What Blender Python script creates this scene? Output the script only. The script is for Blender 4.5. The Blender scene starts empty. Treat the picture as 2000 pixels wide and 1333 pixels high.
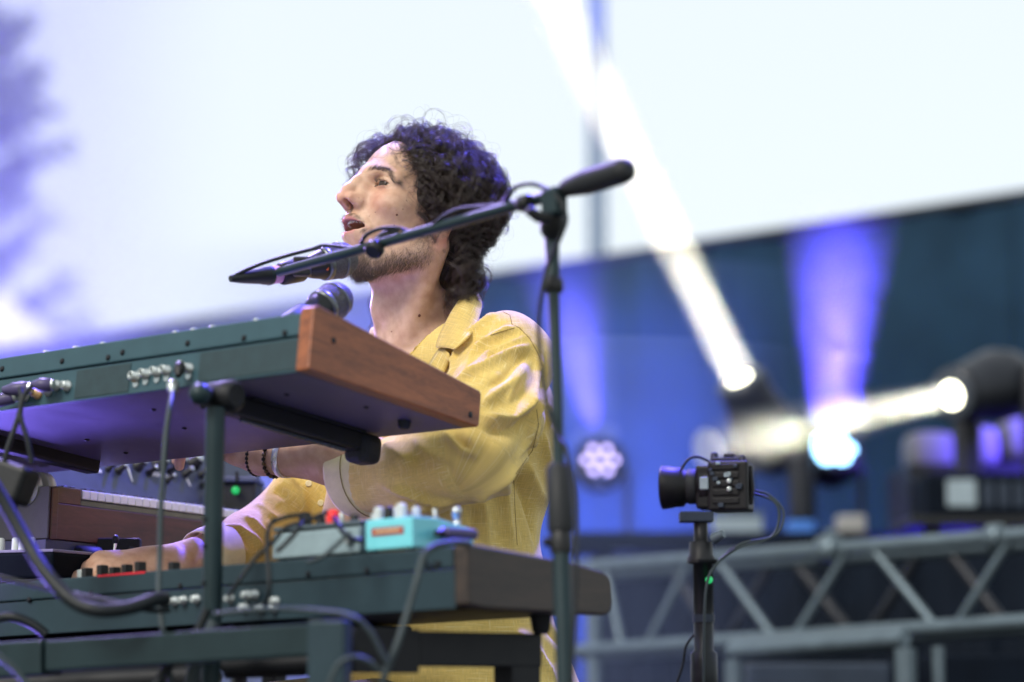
import bpy, bmesh, math, random
import numpy as np
from mathutils import Vector, Matrix

SC = bpy.context.scene
COL = SC.collection
rad = math.radians

# ------------------------------------------------------------------ camera
F_PX, CX, CY = 4722.0, 1000.0, 666.5       # 85 mm lens expressed in photo pixels
PITCH = rad(8.0)
CAM_Z = 0.60                               # height above the stage floor
cam_d = bpy.data.cameras.new('camera')
cam = bpy.data.objects.new('camera', cam_d)
COL.objects.link(cam)
cam.location = (0, 0, CAM_Z)
cam.rotation_euler = (rad(90) + PITCH, 0, 0)
cam_d.lens = 85.0
cam_d.sensor_width = 36.0
cam_d.clip_start = 0.05
cam_d.clip_end = 2000
cam_d.dof.use_dof = True
cam_d.dof.focus_distance = 3.41
cam_d.dof.aperture_fstop = 2.2
SC.camera = cam

# ------------------------------------------------------------------ world, sun, exposure
world = bpy.data.worlds.new('World')
SC.world = world
world.use_nodes = True
wn = world.node_tree.nodes
wl = world.node_tree.links
wn.clear()
w_out = wn.new('ShaderNodeOutputWorld')
w_bg = wn.new('ShaderNodeBackground')
w_sky = wn.new('ShaderNodeTexSky')
w_sky.sky_type = 'NISHITA'
w_sky.sun_disc = False
w_sky.sun_elevation = rad(40)
w_sky.sun_rotation = rad(220)
w_sky.dust_density = 3.0
w_mix = wn.new('ShaderNodeMix')
w_mix.data_type = 'RGBA'
w_mix.inputs[0].default_value = 0.80        # thin bright overcast over the clear sky
w_mix.inputs[7].default_value = (4.7, 5.0, 5.15, 1)
wl.new(w_sky.outputs[0], w_mix.inputs[6])
wl.new(w_mix.outputs[2], w_bg.inputs[0])
w_bg.inputs[1].default_value = 0.15
wl.new(w_bg.outputs[0], w_out.inputs[0])

sun_d = bpy.data.lights.new('sun', 'SUN')
sun_d.energy = 2.1
sun_d.angle = rad(20)
sun_d.color = (1.0, 0.95, 0.88)
sun = bpy.data.objects.new('sun', sun_d)
COL.objects.link(sun)
# light comes from behind the photographer, high and a little to the left
sun.rotation_euler = Vector((0.62, 0.74, -0.80)).to_track_quat('-Z', 'Y').to_euler()

SC.view_settings.view_transform = 'Standard'
SC.view_settings.look = 'None'
SC.view_settings.gamma = 1.0
SC.view_settings.exposure = 0.5
SC.cycles.use_denoising = True
SC.cycles.volume_bounces = 0
SC.cycles.volume_step_rate = 3.0
SC.cycles.volume_max_steps = 256
SC.cycles.max_bounces = 7
SC.cycles.transparent_max_bounces = 12
SC.cycles.sample_clamp_indirect = 6.0

# ------------------------------------------------------------------ pixel -> world helpers (placement at real depth)
_cp, _sp = math.cos(PITCH), math.sin(PITCH)

def ray(px, py):
    u, v = (px - CX) / F_PX, -(py - CY) / F_PX
    return Vector((u, _cp - v * _sp, _sp + v * _cp))

def P(px, py, Y):
    d = ray(px, py)
    return Vector((0, 0, CAM_Z)) + d * (Y / d.y)

def proj(p):
    x, y, z = p[0], p[1], p[2] - CAM_Z
    d = y * _cp + z * _sp
    v = (-y * _sp + z * _cp) / d
    return (CX + F_PX * x / d, CY - F_PX * v)

def on_line(px, A, D):
    """point of the line A + s D seen in photo column px"""
    k = (px - CX) / F_PX
    a = A.x - k * (A.y * _cp + (A.z - CAM_Z) * _sp)
    b = D.x - k * (D.y * _cp + D.z * _sp)
    return -a / b

def hit_plane(px, py, O, N):
    d = ray(px, py)
    c = Vector((0, 0, CAM_Z))
    t = (O - c).dot(N) / d.dot(N)
    return c + d * t

# ------------------------------------------------------------------ materials
def principled(name):
    m = bpy.data.materials.new(name)
    m.use_nodes = True
    nt = m.node_tree
    return m, nt, nt.nodes['Principled BSDF']

def mat(name, col, rough=0.5, metal=0.0, var=0.18, scale=40.0, bump=0.0, bscale=None, spec=0.28, rvar=0.12, coat=0.0, stretch=None):
    """plain painted / moulded surface: colour and gloss vary a little, optional fine relief"""
    m, nt, b = principled(name)
    N, L = nt.nodes, nt.links
    tc = N.new('ShaderNodeTexCoord')
    src = tc.outputs['Object']
    if stretch:
        mp = N.new('ShaderNodeMapping')
        mp.inputs['Scale'].default_value = stretch
        L.new(src, mp.inputs[0])
        src = mp.outputs[0]
    nz = N.new('ShaderNodeTexNoise')
    nz.inputs['Scale'].default_value = scale
    nz.inputs['Detail'].default_value = 6
    nz.inputs['Roughness'].default_value = 0.65
    L.new(src, nz.inputs['Vector'])
    rp = N.new('ShaderNodeMapRange')
    rp.inputs[1].default_value = 0.25
    rp.inputs[2].default_value = 0.75
    rp.inputs[3].default_value = 1 - var
    rp.inputs[4].default_value = 1 + var
    L.new(nz.outputs[0], rp.inputs[0])
    mx = N.new('ShaderNodeMix')
    mx.data_type = 'RGBA'
    mx.blend_type = 'MULTIPLY'
    mx.inputs[0].default_value = 1
    mx.inputs[6].default_value = (*col, 1)
    L.new(rp.outputs[0], mx.inputs[7])
    L.new(mx.outputs[2], b.inputs['Base Color'])
    rr = N.new('ShaderNodeMapRange')
    rr.inputs[3].default_value = max(0.03, rough - rvar)
    rr.inputs[4].default_value = min(1.0, rough + rvar)
    L.new(nz.outputs[0], rr.inputs[0])
    L.new(rr.outputs[0], b.inputs['Roughness'])
    b.inputs['Metallic'].default_value = metal
    b.inputs['Specular IOR Level'].default_value = spec
    b.inputs['Coat Weight'].default_value = coat
    if bump:
        n2 = N.new('ShaderNodeTexNoise')
        n2.inputs['Scale'].default_value = bscale or scale * 6
        n2.inputs['Detail'].default_value = 4
        L.new(src, n2.inputs['Vector'])
        bp = N.new('ShaderNodeBump')
        bp.inputs['Strength'].default_value = bump
        bp.inputs['Distance'].default_value = 0.002
        L.new(n2.outputs[0], bp.inputs['Height'])
        L.new(bp.outputs[0], b.inputs['Normal'])
    return m

def wood(name, dark, light, axis=(3, 22, 22), rough=0.42, scale=3.0):
    m, nt, b = principled(name)
    N, L = nt.nodes, nt.links
    tc = N.new('ShaderNodeTexCoord')
    mp = N.new('ShaderNodeMapping')
    mp.inputs['Scale'].default_value = axis
    L.new(tc.outputs['Object'], mp.inputs[0])
    n1 = N.new('ShaderNodeTexNoise')
    n1.inputs['Scale'].default_value = scale
    n1.inputs['Detail'].default_value = 8
    n1.inputs['Roughness'].default_value = 0.7
    n1.inputs['Distortion'].default_value = 0.6
    L.new(mp.outputs[0], n1.inputs['Vector'])
    n2 = N.new('ShaderNodeTexNoise')
    n2.inputs['Scale'].default_value = scale * 9
    n2.inputs['Detail'].default_value = 5
    L.new(mp.outputs[0], n2.inputs['Vector'])
    ad = N.new('ShaderNodeMath')
    ad.operation = 'MULTIPLY_ADD'
    ad.inputs[1].default_value = 0.35
    L.new(n2.outputs[0], ad.inputs[0])
    L.new(n1.outputs[0], ad.inputs[2])
    cr = N.new('ShaderNodeValToRGB')
    cr.color_ramp.elements[0].position = 0.42
    cr.color_ramp.elements[0].color = (*dark, 1)
    cr.color_ramp.elements[1].position = 0.88
    cr.color_ramp.elements[1].color = (*light, 1)
    L.new(ad.outputs[0], cr.inputs[0])
    L.new(cr.outputs[0], b.inputs['Base Color'])
    b.inputs['Roughness'].default_value = rough
    bp = N.new('ShaderNodeBump')
    bp.inputs['Strength'].default_value = 0.25
    bp.inputs['Distance'].default_value = 0.001
    L.new(ad.outputs[0], bp.inputs['Height'])
    L.new(bp.outputs[0], b.inputs['Normal'])
    return m

def emit(name, col, strength):
    m, nt, b = principled(name)
    b.inputs['Base Color'].default_value = (col[0] * 0.15, col[1] * 0.15, col[2] * 0.15, 1)
    b.inputs['Emission Color'].default_value = (*col, 1)
    b.inputs['Emission Strength'].default_value = strength
    return m

# ------------------------------------------------------------------ mesh helpers
class MB:
    def __init__(s):
        s.v, s.f, s.sm = [], [], []

    def add(s, vs, fs, smooth=False):
        o = len(s.v)
        s.v += [tuple(v) for v in vs]
        s.f += [tuple(i + o for i in f) for f in fs]
        s.sm += [smooth] * len(fs)
        return s

    def bm(s, bm, smooth=False):
        bm.verts.index_update()
        s.add([v.co[:] for v in bm.verts], [[v.index for v in f.verts] for f in bm.faces], smooth)
        bm.free()
        return s

    def box(s, x0, x1, y0, y1, z0, z1, bevel=0.0, M=None, seg=2):
        bm = bmesh.new()
        bmesh.ops.create_cube(bm, size=1)
        for v in bm.verts:
            v.co = Vector(((x0 + x1) / 2 + v.co.x * (x1 - x0), (y0 + y1) / 2 + v.co.y * (y1 - y0), (z0 + z1) / 2 + v.co.z * (z1 - z0)))
        if bevel:
            bmesh.ops.bevel(bm, geom=bm.edges[:] + bm.verts[:], offset=bevel, segments=seg, affect='EDGES', profile=0.5)
        if M is not None:
            bmesh.ops.transform(bm, matrix=M, verts=bm.verts)
        return s.bm(bm)

    def tube(s, pts, r, n=10, caps=True, flat=1.0):
        pts = [Vector(p) for p in pts]
        rs = r if isinstance(r, (list, tuple)) else [r] * len(pts)
        t0 = (pts[1] - pts[0]).normalized()
        up = Vector((0, 0, 1)) if abs(t0.z) < 0.9 else Vector((0, 1, 0))
        nx = t0.cross(up).normalized()
        rings = []
        for i, p in enumerate(pts):
            a = pts[max(i - 1, 0)]
            b = pts[min(i + 1, len(pts) - 1)]
            t = (b - a)
            t = t.normalized() if t.length > 1e-9 else t0
            nx = (nx - t * nx.dot(t)).normalized()
            ny = t.cross(nx)
            rings.append([p + (nx * math.cos(2 * math.pi * k / n) + ny * flat * math.sin(2 * math.pi * k / n)) * rs[i] for k in range(n)])
        vs = [q for rg in rings for q in rg]
        fs = []
        for i in range(len(pts) - 1):
            for k in range(n):
                fs.append((i * n + k, i * n + (k + 1) % n, (i + 1) * n + (k + 1) % n, (i + 1) * n + k))
        s.add(vs, fs, True)
        if caps:
            s.add(rings[0], [tuple(range(n))[::-1]])
            s.add(rings[-1], [tuple(range(n))])
        return s

    def lathe(s, A, B, prof, n=24):
        """prof: list of (t along A->B in metres, radius)"""
        A, B = Vector(A), Vector(B)
        ax = (B - A).normalized()
        up = Vector((0, 0, 1)) if abs(ax.z) < 0.9 else Vector((0, 1, 0))
        nx = ax.cross(up).normalized()
        ny = ax.cross(nx)
        vs, fs = [], []
        for t, r in prof:
            for k in range(n):
                a = 2 * math.pi * k / n
                vs.append(A + ax * t + (nx * math.cos(a) + ny * math.sin(a)) * r)
        for i in range(len(prof) - 1):
            for k in range(n):
                fs.append((i * n + k, i * n + (k + 1) % n, (i + 1) * n + (k + 1) % n, (i + 1) * n + k))
        s.add(vs, fs, True)
        m = len(prof)
        s.add(vs[:n], [tuple(range(n))[::-1]])
        s.add(vs[(m - 1) * n:], [tuple(range(n))])
        return s

    def ball(s, c, r, sub=2, sc=(1, 1, 1)):
        bm = bmesh.new()
        bmesh.ops.create_icosphere(bm, subdivisions=sub, radius=1)
        for v in bm.verts:
            v.co = Vector((c[0] + v.co.x * r * sc[0], c[1] + v.co.y * r * sc[1], c[2] + v.co.z * r * sc[2]))
        return s.bm(bm, True)

    def prism(s, poly, x0, x1, bevel=0.0):
        """polygon in (y, z), extruded along x"""
        bm = bmesh.new()
        a = [bm.verts.new((x0, y, z)) for y, z in poly]
        b = [bm.verts.new((x1, y, z)) for y, z in poly]
        n = len(poly)
        bm.faces.new(a)
        bm.faces.new(b[::-1])
        for i in range(n):
            bm.faces.new((a[i], b[i], b[(i + 1) % n], a[(i + 1) % n]))
        bmesh.ops.recalc_face_normals(bm, faces=bm.faces)
        if bevel:
            bmesh.ops.bevel(bm, geom=bm.edges[:], offset=bevel, segments=2, affect='EDGES', profile=0.5)
        return s.bm(bm)

def mesh_obj(name, vs, fs, m, sm=None):
    me = bpy.data.meshes.new(name)
    me.from_pydata([tuple(v) for v in vs], [], fs)
    if sm is not None:
        me.polygons.foreach_set('use_smooth', sm)
    me.materials.append(m)
    me.update()
    o = bpy.data.objects.new(name, me)
    COL.objects.link(o)
    return o

def part(name, mb, m, root=None, world=True, label=None):
    """one mesh object; vertices given in world space (or in the root's own frame with world=False)"""
    vs = mb.v
    if root is not None and world:
        inv = ROOTM[root.name].inverted()
        vs = [inv @ Vector(v) for v in vs]
    o = mesh_obj(name, vs, mb.f, m, mb.sm)
    if root is not None:
        o.parent = root
        if root.name in ROOTM:
            ROOTM[o.name] = ROOTM[root.name]
    if label:
        o['label'] = label
    return o

ROOTM = {}

def thing(name, label, cat, M=None, loc=None, group=None):
    o = bpy.data.objects.new(name, None)
    o.empty_display_size = 0.05
    COL.objects.link(o)
    if M is None:
        M = Matrix.Translation(loc if loc is not None else (0, 0, 0))
    o.matrix_world = M
    ROOTM[o.name] = M.copy()
    o['label'] = label
    o['category'] = cat
    if group:
        o['group'] = group
    return o

def tag(o, label, cat=None, group=None, kind=None):
    o['label'] = label
    if cat:
        o['category'] = cat
    if group:
        o['group'] = group
    if kind:
        o['kind'] = kind
    return o

def solo(name, mb, m, label, cat, group=None):
    """a thing that is a single mesh, origin at its base"""
    zs = min(v[2] for v in mb.v)
    c = Vector((sum(v[0] for v in mb.v) / len(mb.v), sum(v[1] for v in mb.v) / len(mb.v), zs))
    o = mesh_obj(name, [Vector(v) - c for v in mb.v], mb.f, m, mb.sm)
    o.location = c
    return tag(o, label, cat, group)

def spline(pts, n=8):
    """Catmull-Rom through the points"""
    pts = [Vector(p) for p in pts]
    out = []
    for i in range(len(pts) - 1):
        p0 = pts[max(i - 1, 0)]
        p1, p2 = pts[i], pts[i + 1]
        p3 = pts[min(i + 2, len(pts) - 1)]
        for k in range(n):
            t = k / n
            out.append(0.5 * ((2 * p1) + (p2 - p0) * t + (2 * p0 - 5 * p1 + 4 * p2 - p3) * t * t + (3 * p1 - p0 - 3 * p2 + p3) * t ** 3))
    out.append(pts[-1])
    return out

def cable(label, pts, r, m, n=10, group=None, name='cable'):
    mb = MB().tube(spline([P(*p) for p in pts], 8), r, 8)
    return solo(name, mb, m, label, 'cable', group)

def look(o, target):
    o.rotation_euler = (Vector(target) - Vector(o.location)).to_track_quat('-Z', 'Y').to_euler()

def spot(name, loc, target, energy, color, size, blend=0.3, radius=0.05):
    d = bpy.data.lights.new(name, 'SPOT')
    d.energy, d.color, d.spot_size, d.spot_blend, d.shadow_soft_size = energy, color, rad(size), blend, radius
    o = bpy.data.objects.new(name, d)
    COL.objects.link(o)
    o.location = loc
    look(o, target)
    return o

def beam_lamp(name, loc, target, energy, color, size, spread):
    d = bpy.data.lights.new(name, 'AREA')
    d.shape = 'DISK'
    d.energy, d.color, d.size, d.spread = energy, color, size, rad(spread)
    o = bpy.data.objects.new(name, d)
    COL.objects.link(o)
    o.location = loc
    look(o, target)
    return o

# shared materials
M_BLACK = mat('black_plastic', (0.012, 0.013, 0.014), 0.45)
M_BLACKM = mat('black_metal', (0.014, 0.017, 0.019), 0.38, 0.3)
M_RUBBER = mat('black_rubber', (0.014, 0.016, 0.018), 0.6)
M_CABLE = mat('cable_jacket', (0.006, 0.009, 0.011), 0.5)
M_CABLEG = mat('grey_cable_jacket', (0.032, 0.046, 0.05), 0.5)
M_CHROME = mat('chrome', (0.75, 0.76, 0.74), 0.22, 1.0)
M_NUT = mat('nickel_nut', (0.42, 0.46, 0.45), 0.32, 0.8)
M_ALU = mat('aluminium', (0.11, 0.145, 0.165), 0.42, 0.55, scale=18)
M_SCREW = mat('dark_screw', (0.008, 0.009, 0.012), 0.5)

# ================================================================== setting
def structure(name, mb, m, label):
    o = mesh_obj(name, mb.v, mb.f, m, mb.sm)
    o['kind'] = 'structure'
    o['label'] = label
    return o

M_GROUND = mat('trampled_ground', (0.16, 0.15, 0.12), 0.9, scale=0.6, var=0.35, bump=0.5, bscale=8)
g = MB()
g.add([(-400, -60, -1.2), (400, -60, -1.2), (400, 700, -1.2), (-400, 700, -1.2)], [(0, 1, 2, 3)])
structure('ground', g, M_GROUND, 'trampled festival ground around the stage')
M_DECK = mat('stage_deck', (0.03, 0.031, 0.034), 0.55, scale=3, var=0.3, bump=0.3, bscale=60)
d = MB()
d.box(-6, 9, 1.7, 16.5, -0.18, 0.0, 0.01)
structure('stage_floor', d, M_DECK, 'black stage deck that everything stands on')

# dark cloth wall behind the stage: pleated sheet with real thickness, hung on a top rail
M_CLOTH = mat('dark_stage_cloth', (0.010, 0.027, 0.048), 0.9, scale=2.2, var=0.3, bump=0.3, bscale=300, spec=0.08)
wa, wb = P(2000, 390, 11.5), P(560, 607, 14.9)
wz = (wa.z + wb.z) / 2
wdir = Vector((wb.x - wa.x, wb.y - wa.y, 0))
wlen = wdir.length
wdir.normalize()
wnor = Vector((wdir.y, -wdir.x, 0))
if wnor.y > 0:
    wnor = -wnor
zslope = (wb.z - wa.z) / wlen
wall_root = thing('backdrop', 'long dark blue cloth wall across the back of the stage', 'backdrop', loc=(wa.x, wa.y, 0))
random.seed(4)
seg = 5.0 / 3
s0, s1 = -1.6, wlen + 3.4
k = 0
s = s0
while s < s1:
    e = min(s + seg, s1)
    mb = MB()
    n = 28
    vs, fs = [], []
    ph = 1.3
    for i in range(n + 1):
        t = s + (e - s) * i / n
        for j, hz in enumerate((0.02, 0.35, 0.7, 1.0)):
            zt = (wa.z + zslope * t) * hz
            w = (0.035 * math.sin(t * 11 + ph) + 0.02 * math.sin(t * 23.7 + ph * 2)) * (1.15 - 0.8 * hz)
            vs.append(Vector((wa.x, wa.y, 0)) + wdir * t + wnor * w + Vector((0, 0, zt)))
    for i in range(n):
        for j in range(3):
            fs.append((i * 4 + j, i * 4 + 4 + j, i * 4 + 5 + j, i * 4 + 1 + j))
    mb.add(vs, fs, True)
    o = part('cloth_panel', mb, M_CLOTH, wall_root)
    md = o.modifiers.new('thick', 'SOLIDIFY')
    md.thickness = 0.006
    s = e
    k += 1
mb = MB().tube([Vector((wa.x, wa.y, wa.z)) + wdir * s0 + Vector((0, 0, zslope * s0 + 0.02)), Vector((wa.x, wa.y, wa.z)) + wdir * s1 + Vector((0, 0, zslope * s1 + 0.02))], 0.03, 10)
part('top_rail', mb, M_BLACKM, wall_root)

# pale mast behind the wall
M_MAST = mat('galvanised_mast', (0.17, 0.24, 0.36), 0.5, 0.2)
mr = thing('mast', 'pale blue-grey upright mast rising above the dark cloth wall', 'mast', loc=P(1171, 1330, 15.5))
mbx, mby = mr.location.x, mr.location.y
for dx, dy in ((-0.035, -0.035), (0.035, -0.035), (0.035, 0.035), (-0.035, 0.035)):
    part('mast_tube', MB().tube([(mbx + dx, mby + dy, -1.2), (mbx + dx, mby + dy, 7.5)], 0.026, 10), M_MAST, mr)
mb = MB()
for i in range(30):
    z = -1.0 + i * 0.28
    mb.tube([(mbx - 0.035, mby - 0.035, z), (mbx + 0.035, mby - 0.035, z + 0.14)], 0.008, 6)
    mb.tube([(mbx + 0.035, mby - 0.035, z + 0.14), (mbx - 0.035, mby - 0.035, z + 0.28)], 0.008, 6)
part('lattice', mb, M_MAST, mr)

# ------------------------------------------------------------------ tree at the far left
M_BARK = mat('bark', (0.07, 0.055, 0.045), 0.9, scale=9, bump=0.8, bscale=30)
def leaf_mat(name, col):
    m, nt, b = principled(name)
    oi = nt.nodes.new('ShaderNodeNewGeometry')
    hs = nt.nodes.new('ShaderNodeHueSaturation')
    hs.inputs['Color'].default_value = (*col, 1)
    mr_ = nt.nodes.new('ShaderNodeMapRange')
    mr_.inputs[3].default_value = 0.55
    mr_.inputs[4].default_value = 1.5
    nt.links.new(oi.outputs['Random Per Island'], mr_.inputs[0])
    nt.links.new(mr_.outputs[0], hs.inputs['Value'])
    nt.links.new(hs.outputs[0], b.inputs['Base Color'])
    b.inputs['Roughness'].default_value = 0.55
    b.inputs['Transmission Weight'].default_value = 0.0
    tr = nt.nodes.new('ShaderNodeBsdfTranslucent')
    nt.links.new(hs.outputs[0], tr.inputs[0])
    ms = nt.nodes.new('ShaderNodeMixShader')
    ms.inputs[0].default_value = 0.35
    nt.links.new(b.outputs[0], ms.inputs[1])
    nt.links.new(tr.outputs[0], ms.inputs[2])
    nt.links.new(ms.outputs[0], nt.nodes['Material Output'].inputs[0])
    return m
M_LEAF = leaf_mat('leaves', (0.075, 0.11, 0.06))
TY = 52.0
tb = P(-70, 1330, TY)
tree = thing('tree', 'tall leafy tree at the far left edge against the white sky', 'tree', loc=(tb.x, tb.y, -1.2))
random.seed(11)
H = P(-40, 25, TY).z
mb = MB()
trunk_pts = [Vector((tb.x + 0.12 * math.sin(i * 1.3), tb.y, -1.2 + (H + 1.2) * i / 10)) for i in range(11)]
mb.tube(trunk_pts, [0.28 - 0.024 * i for i in range(11)], 10)
clumps = []
prof = [(30, 60, 90), (120, 85, 100), (220, 110, 110), (300, 140, 110), (400, 110, 105), (480, 70, 100), (560, 155, 110), (620, 180, 100), (700, 170, 130), (800, 160, 130)]
for py, pxr, hh in prof:
    nb = 5
    for q in range(nb):
        a = random.random() * 6.283
        ext = (pxr + 34) * TY / F_PX
        z = P(0, py + random.uniform(-40, 40), TY).z
        rr = ext * (0.95 if q == 0 else random.uniform(0.35, 0.9))
        if q == 0:
            a = random.uniform(-0.4, 0.4)
        base = Vector((tb.x, tb.y, z - 0.9))
        tip = Vector((tb.x + math.cos(a) * rr, tb.y + math.sin(a) * rr, z))
        mb.tube([base, base.lerp(tip, 0.5) + Vector((0, 0, -0.1)), tip], [0.07, 0.05, 0.02], 6)
        for t in (0.45, 0.75, 1.0):
            clumps.append((base.lerp(tip, t), random.uniform(0.28, 0.5)))
part('trunk', mb, M_BARK, tree)
mb = MB()
for c, r in clumps:
    for q in range(40):
        v = Vector((random.gauss(0, 1), random.gauss(0, 1), random.gauss(0, 0.85)))
        p = c + v * r * 0.5
        a, b_ = Vector((random.gauss(0, 1), random.gauss(0, 1), random.gauss(0, 1))).normalized(), Vector((random.gauss(0, 1), random.gauss(0, 1), random.gauss(0, 1)))
        b_ = (b_ - a * a.dot(b_)).normalized()
        L_ = random.uniform(0.07, 0.13)
        mb.add([p - a * L_, p + b_ * L_ * 0.5, p + a * L_, p - b_ * L_ * 0.5], [(0, 1, 2, 3)])
part('crown', mb, M_LEAF, tree)

# white marquee roof below the tree
M_CANVAS = mat('white_canvas', (0.8, 0.79, 0.74), 0.7, var=0.06)
cY = 34.0
apex = P(8, 572, cY)
tent = thing('marquee', 'white canvas marquee roof under the tree at the left edge', 'tent', loc=(apex.x, apex.y, -1.2))
mb = MB()
vs = [apex]
nn = 24
rows = 7
for j in range(1, rows + 1):
    t = j / rows
    for q in range(nn):
        a = 2 * math.pi * q / nn
        rr = 1.6 * t
        zz = apex.z - 1.0 * (1 - (1 - t) ** 1.35) - 0.03 * math.cos(q * math.pi) * t
        vs.append(Vector((apex.x + math.cos(a) * rr, apex.y + math.sin(a) * rr, zz)))
fs = [(0, 1 + q, 1 + (q + 1) % nn) for q in range(nn)]
for j in range(rows - 1):
    for q in range(nn):
        fs.append((1 + j * nn + q, 1 + (j + 1) * nn + q, 1 + (j + 1) * nn + (q + 1) % nn, 1 + j * nn + (q + 1) % nn))
mb.add(vs, fs, True)
part('roof', mb, M_CANVAS, tent)
for q in range(4):
    a = math.pi / 4 + q * math.pi / 2
    x, y = apex.x + math.cos(a) * 1.25, apex.y + math.sin(a) * 1.25
    part('pole', MB().tube([(x, y, -1.2), (x, y, apex.z - 0.9)], 0.03, 8), M_ALU, tent)

# ------------------------------------------------------------------ stage lamps
def smoke_mat(name, density, wisp=0.0, scale=4.0, color=(0.92, 0.94, 1.0), fade=(0.5, 1.5)):
    m = bpy.data.materials.new(name)
    m.use_nodes = True
    nt = m.node_tree
    nt.nodes.clear()
    out = nt.nodes.new('ShaderNodeOutputMaterial')
    pv = nt.nodes.new('ShaderNodeVolumePrincipled')
    pv.inputs['Color'].default_value = (*color, 1)
    pv.inputs['Density'].default_value = density
    pv.inputs['Anisotropy'].default_value = 0.0
    tc = nt.nodes.new('ShaderNodeTexCoord')
    ln = nt.nodes.new('ShaderNodeVectorMath')
    ln.operation = 'LENGTH'
    nt.links.new(tc.outputs['Object'], ln.inputs[0])
    fo = nt.nodes.new('ShaderNodeMapRange')
    fo.interpolation_type = 'SMOOTHSTEP'
    fo.inputs[1].default_value = fade[0]
    fo.inputs[2].default_value = fade[1]
    fo.inputs[3].default_value = 1.0
    fo.inputs[4].default_value = 0.0
    nt.links.new(ln.outputs['Value'], fo.inputs[0])
    mu = nt.nodes.new('ShaderNodeMath')
    mu.operation = 'MULTIPLY'
    mu.inputs[1].default_value = density
    nt.links.new(fo.outputs[0], mu.inputs[0])
    nt.links.new(mu.outputs[0], pv.inputs['Density'])
    if wisp:
        nz = nt.nodes.new('ShaderNodeTexNoise')
        nz.inputs['Scale'].default_value = scale
        nz.inputs['Detail'].default_value = 3
        nz.inputs['Distortion'].default_value = 0.8
        nt.links.new(tc.outputs['Object'], nz.inputs['Vector'])
        mr_ = nt.nodes.new('ShaderNodeMapRange')
        mr_.inputs[1].default_value = 0.5 - wisp
        mr_.inputs[2].default_value = 0.75
        mr_.inputs[3].default_value = 0.0
        mr_.inputs[4].default_value = density * 2
        nt.links.new(nz.outputs[0], mr_.inputs[0])
        nt.links.new(mr_.outputs[0], mu.inputs[1])
    nt.links.new(pv.outputs[0], out.inputs['Volume'])
    return m

def smoke_cone(A, B, ra, rb, m, label):
    A, B = Vector(A), Vector(B)
    L_ = (B - A).length
    mb = MB().lathe(A, B, [(0, ra), (L_ * 0.5, (ra + rb) / 2), (L_ * 0.92, rb), (L_, rb * 0.6)], 24)
    c = A
    o = mesh_obj('smoke', [Vector(v) - c for v in mb.v], mb.f, m, mb.sm)
    o.location = c
    o['kind'] = 'stuff'
    o['label'] = label
    return o

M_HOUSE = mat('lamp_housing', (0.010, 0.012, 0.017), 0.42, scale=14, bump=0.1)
M_GLOSS = mat('lamp_shell', (0.05, 0.06, 0.075), 0.25)

def moving_head(label, lens, axis, r, length, m_lens, floor_z, yoke_side):
    """lens centre, axis = beam direction; head drum behind the lens, yoke arms and base below"""
    axis = Vector(axis).normalized()
    root = thing('stage_light', label, 'stage light', loc=(lens.x - axis.x * length * 0.6, lens.y - axis.y * length * 0.6, floor_z))
    A = lens + axis * 0.02
    B = lens - axis * length
    pr = [(0.0, r * 1.06), (0.0, r * 1.28), (0.03, r * 1.34), (0.06, r * 1.3), (length * 0.35, r * 1.5), (length * 0.62, r * 1.75), (length * 0.85, r * 1.5), (length * 0.97, r * 0.9), (length, r * 0.3)]
    part('head', MB().lathe(A, B, pr, 28), M_HOUSE, root)
    hs = part('bezel', MB().lathe(A + axis * 0.004, B, [(0, r * 1.0), (0.0, r * 1.2), (0.012, r * 1.24), (0.02, r * 1.0)], 28), M_GLOSS, root)
    mb = MB().lathe(lens + axis * 0.026, B, [(0, r * 0.05), (0.002, r * 0.6), (0.008, r * 0.98), (0.02, r * 0.99)], 28)
    part('lens', mb, m_lens, root)
    mid = lens - axis * length * 0.62
    side = axis.cross(Vector((0, 0, 1))).normalized()
    zb = floor_z + 0.2
    for s in (-1, 1):
        a = mid + side * s * r * 2.0
        b = Vector((mid.x, mid.y, zb)) + side * s * r * 1.9
        mb = MB().tube([a + Vector((0, 0, 0.05)), a, a.lerp(b, 0.5) + side * s * 0.01, b], [0.03, 0.045, 0.045, 0.04], 10, flat=0.6)
        part('yoke_arm', mb, M_HOUSE, root)
    Mt = Matrix.Translation((mid.x, mid.y, 0)) @ Matrix.Rotation(math.atan2(side.y, side.x), 4, 'Z')
    part('base', MB().box(-r * 2.3, r * 2.3, -r * 1.9, r * 1.9, floor_z + 0.0, zb, 0.02, Mt), M_HOUSE, root)
    return root

M_LENSW = emit('lit_white_lens', (1.0, 0.97, 0.72), 7.0)
WHITE = (1.0, 0.93, 0.72)
BLUE = (0.10, 0.08, 1.0)
VIOLET = (0.30, 0.14, 1.0)

# black riser under the lamps
M_RISER = mat('black_riser', (0.008, 0.01, 0.016), 0.7, scale=6, var=0.3)
riser = MB().box(0.55, 3.6, 7.4, 9.4, 0.0, 0.72, 0.015)
solo('riser', riser, M_RISER, 'black riser platform under the stage lights', 'platform')

l1 = P(1450, 752, 8.0)
ax1 = (P(1085, 0, 7.4) - l1).normalized()
moving_head('moving head lamp throwing a white beam steeply up and left', l1, ax1, 0.066, 0.36, M_LENSW, 0.72, 1)
smoke_cone(l1 + ax1 * 0.03, l1 + ax1 * 2.7, 0.07, 0.15, smoke_mat('beam_smoke', 0.26, fade=(0.5, 2.7)), 'thin smoke lit white by the steep beam')
beam_lamp('beam_lamp', l1 + ax1 * 0.032, l1 + ax1 * 5, 5.2, WHITE, 0.12, 4)

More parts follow.
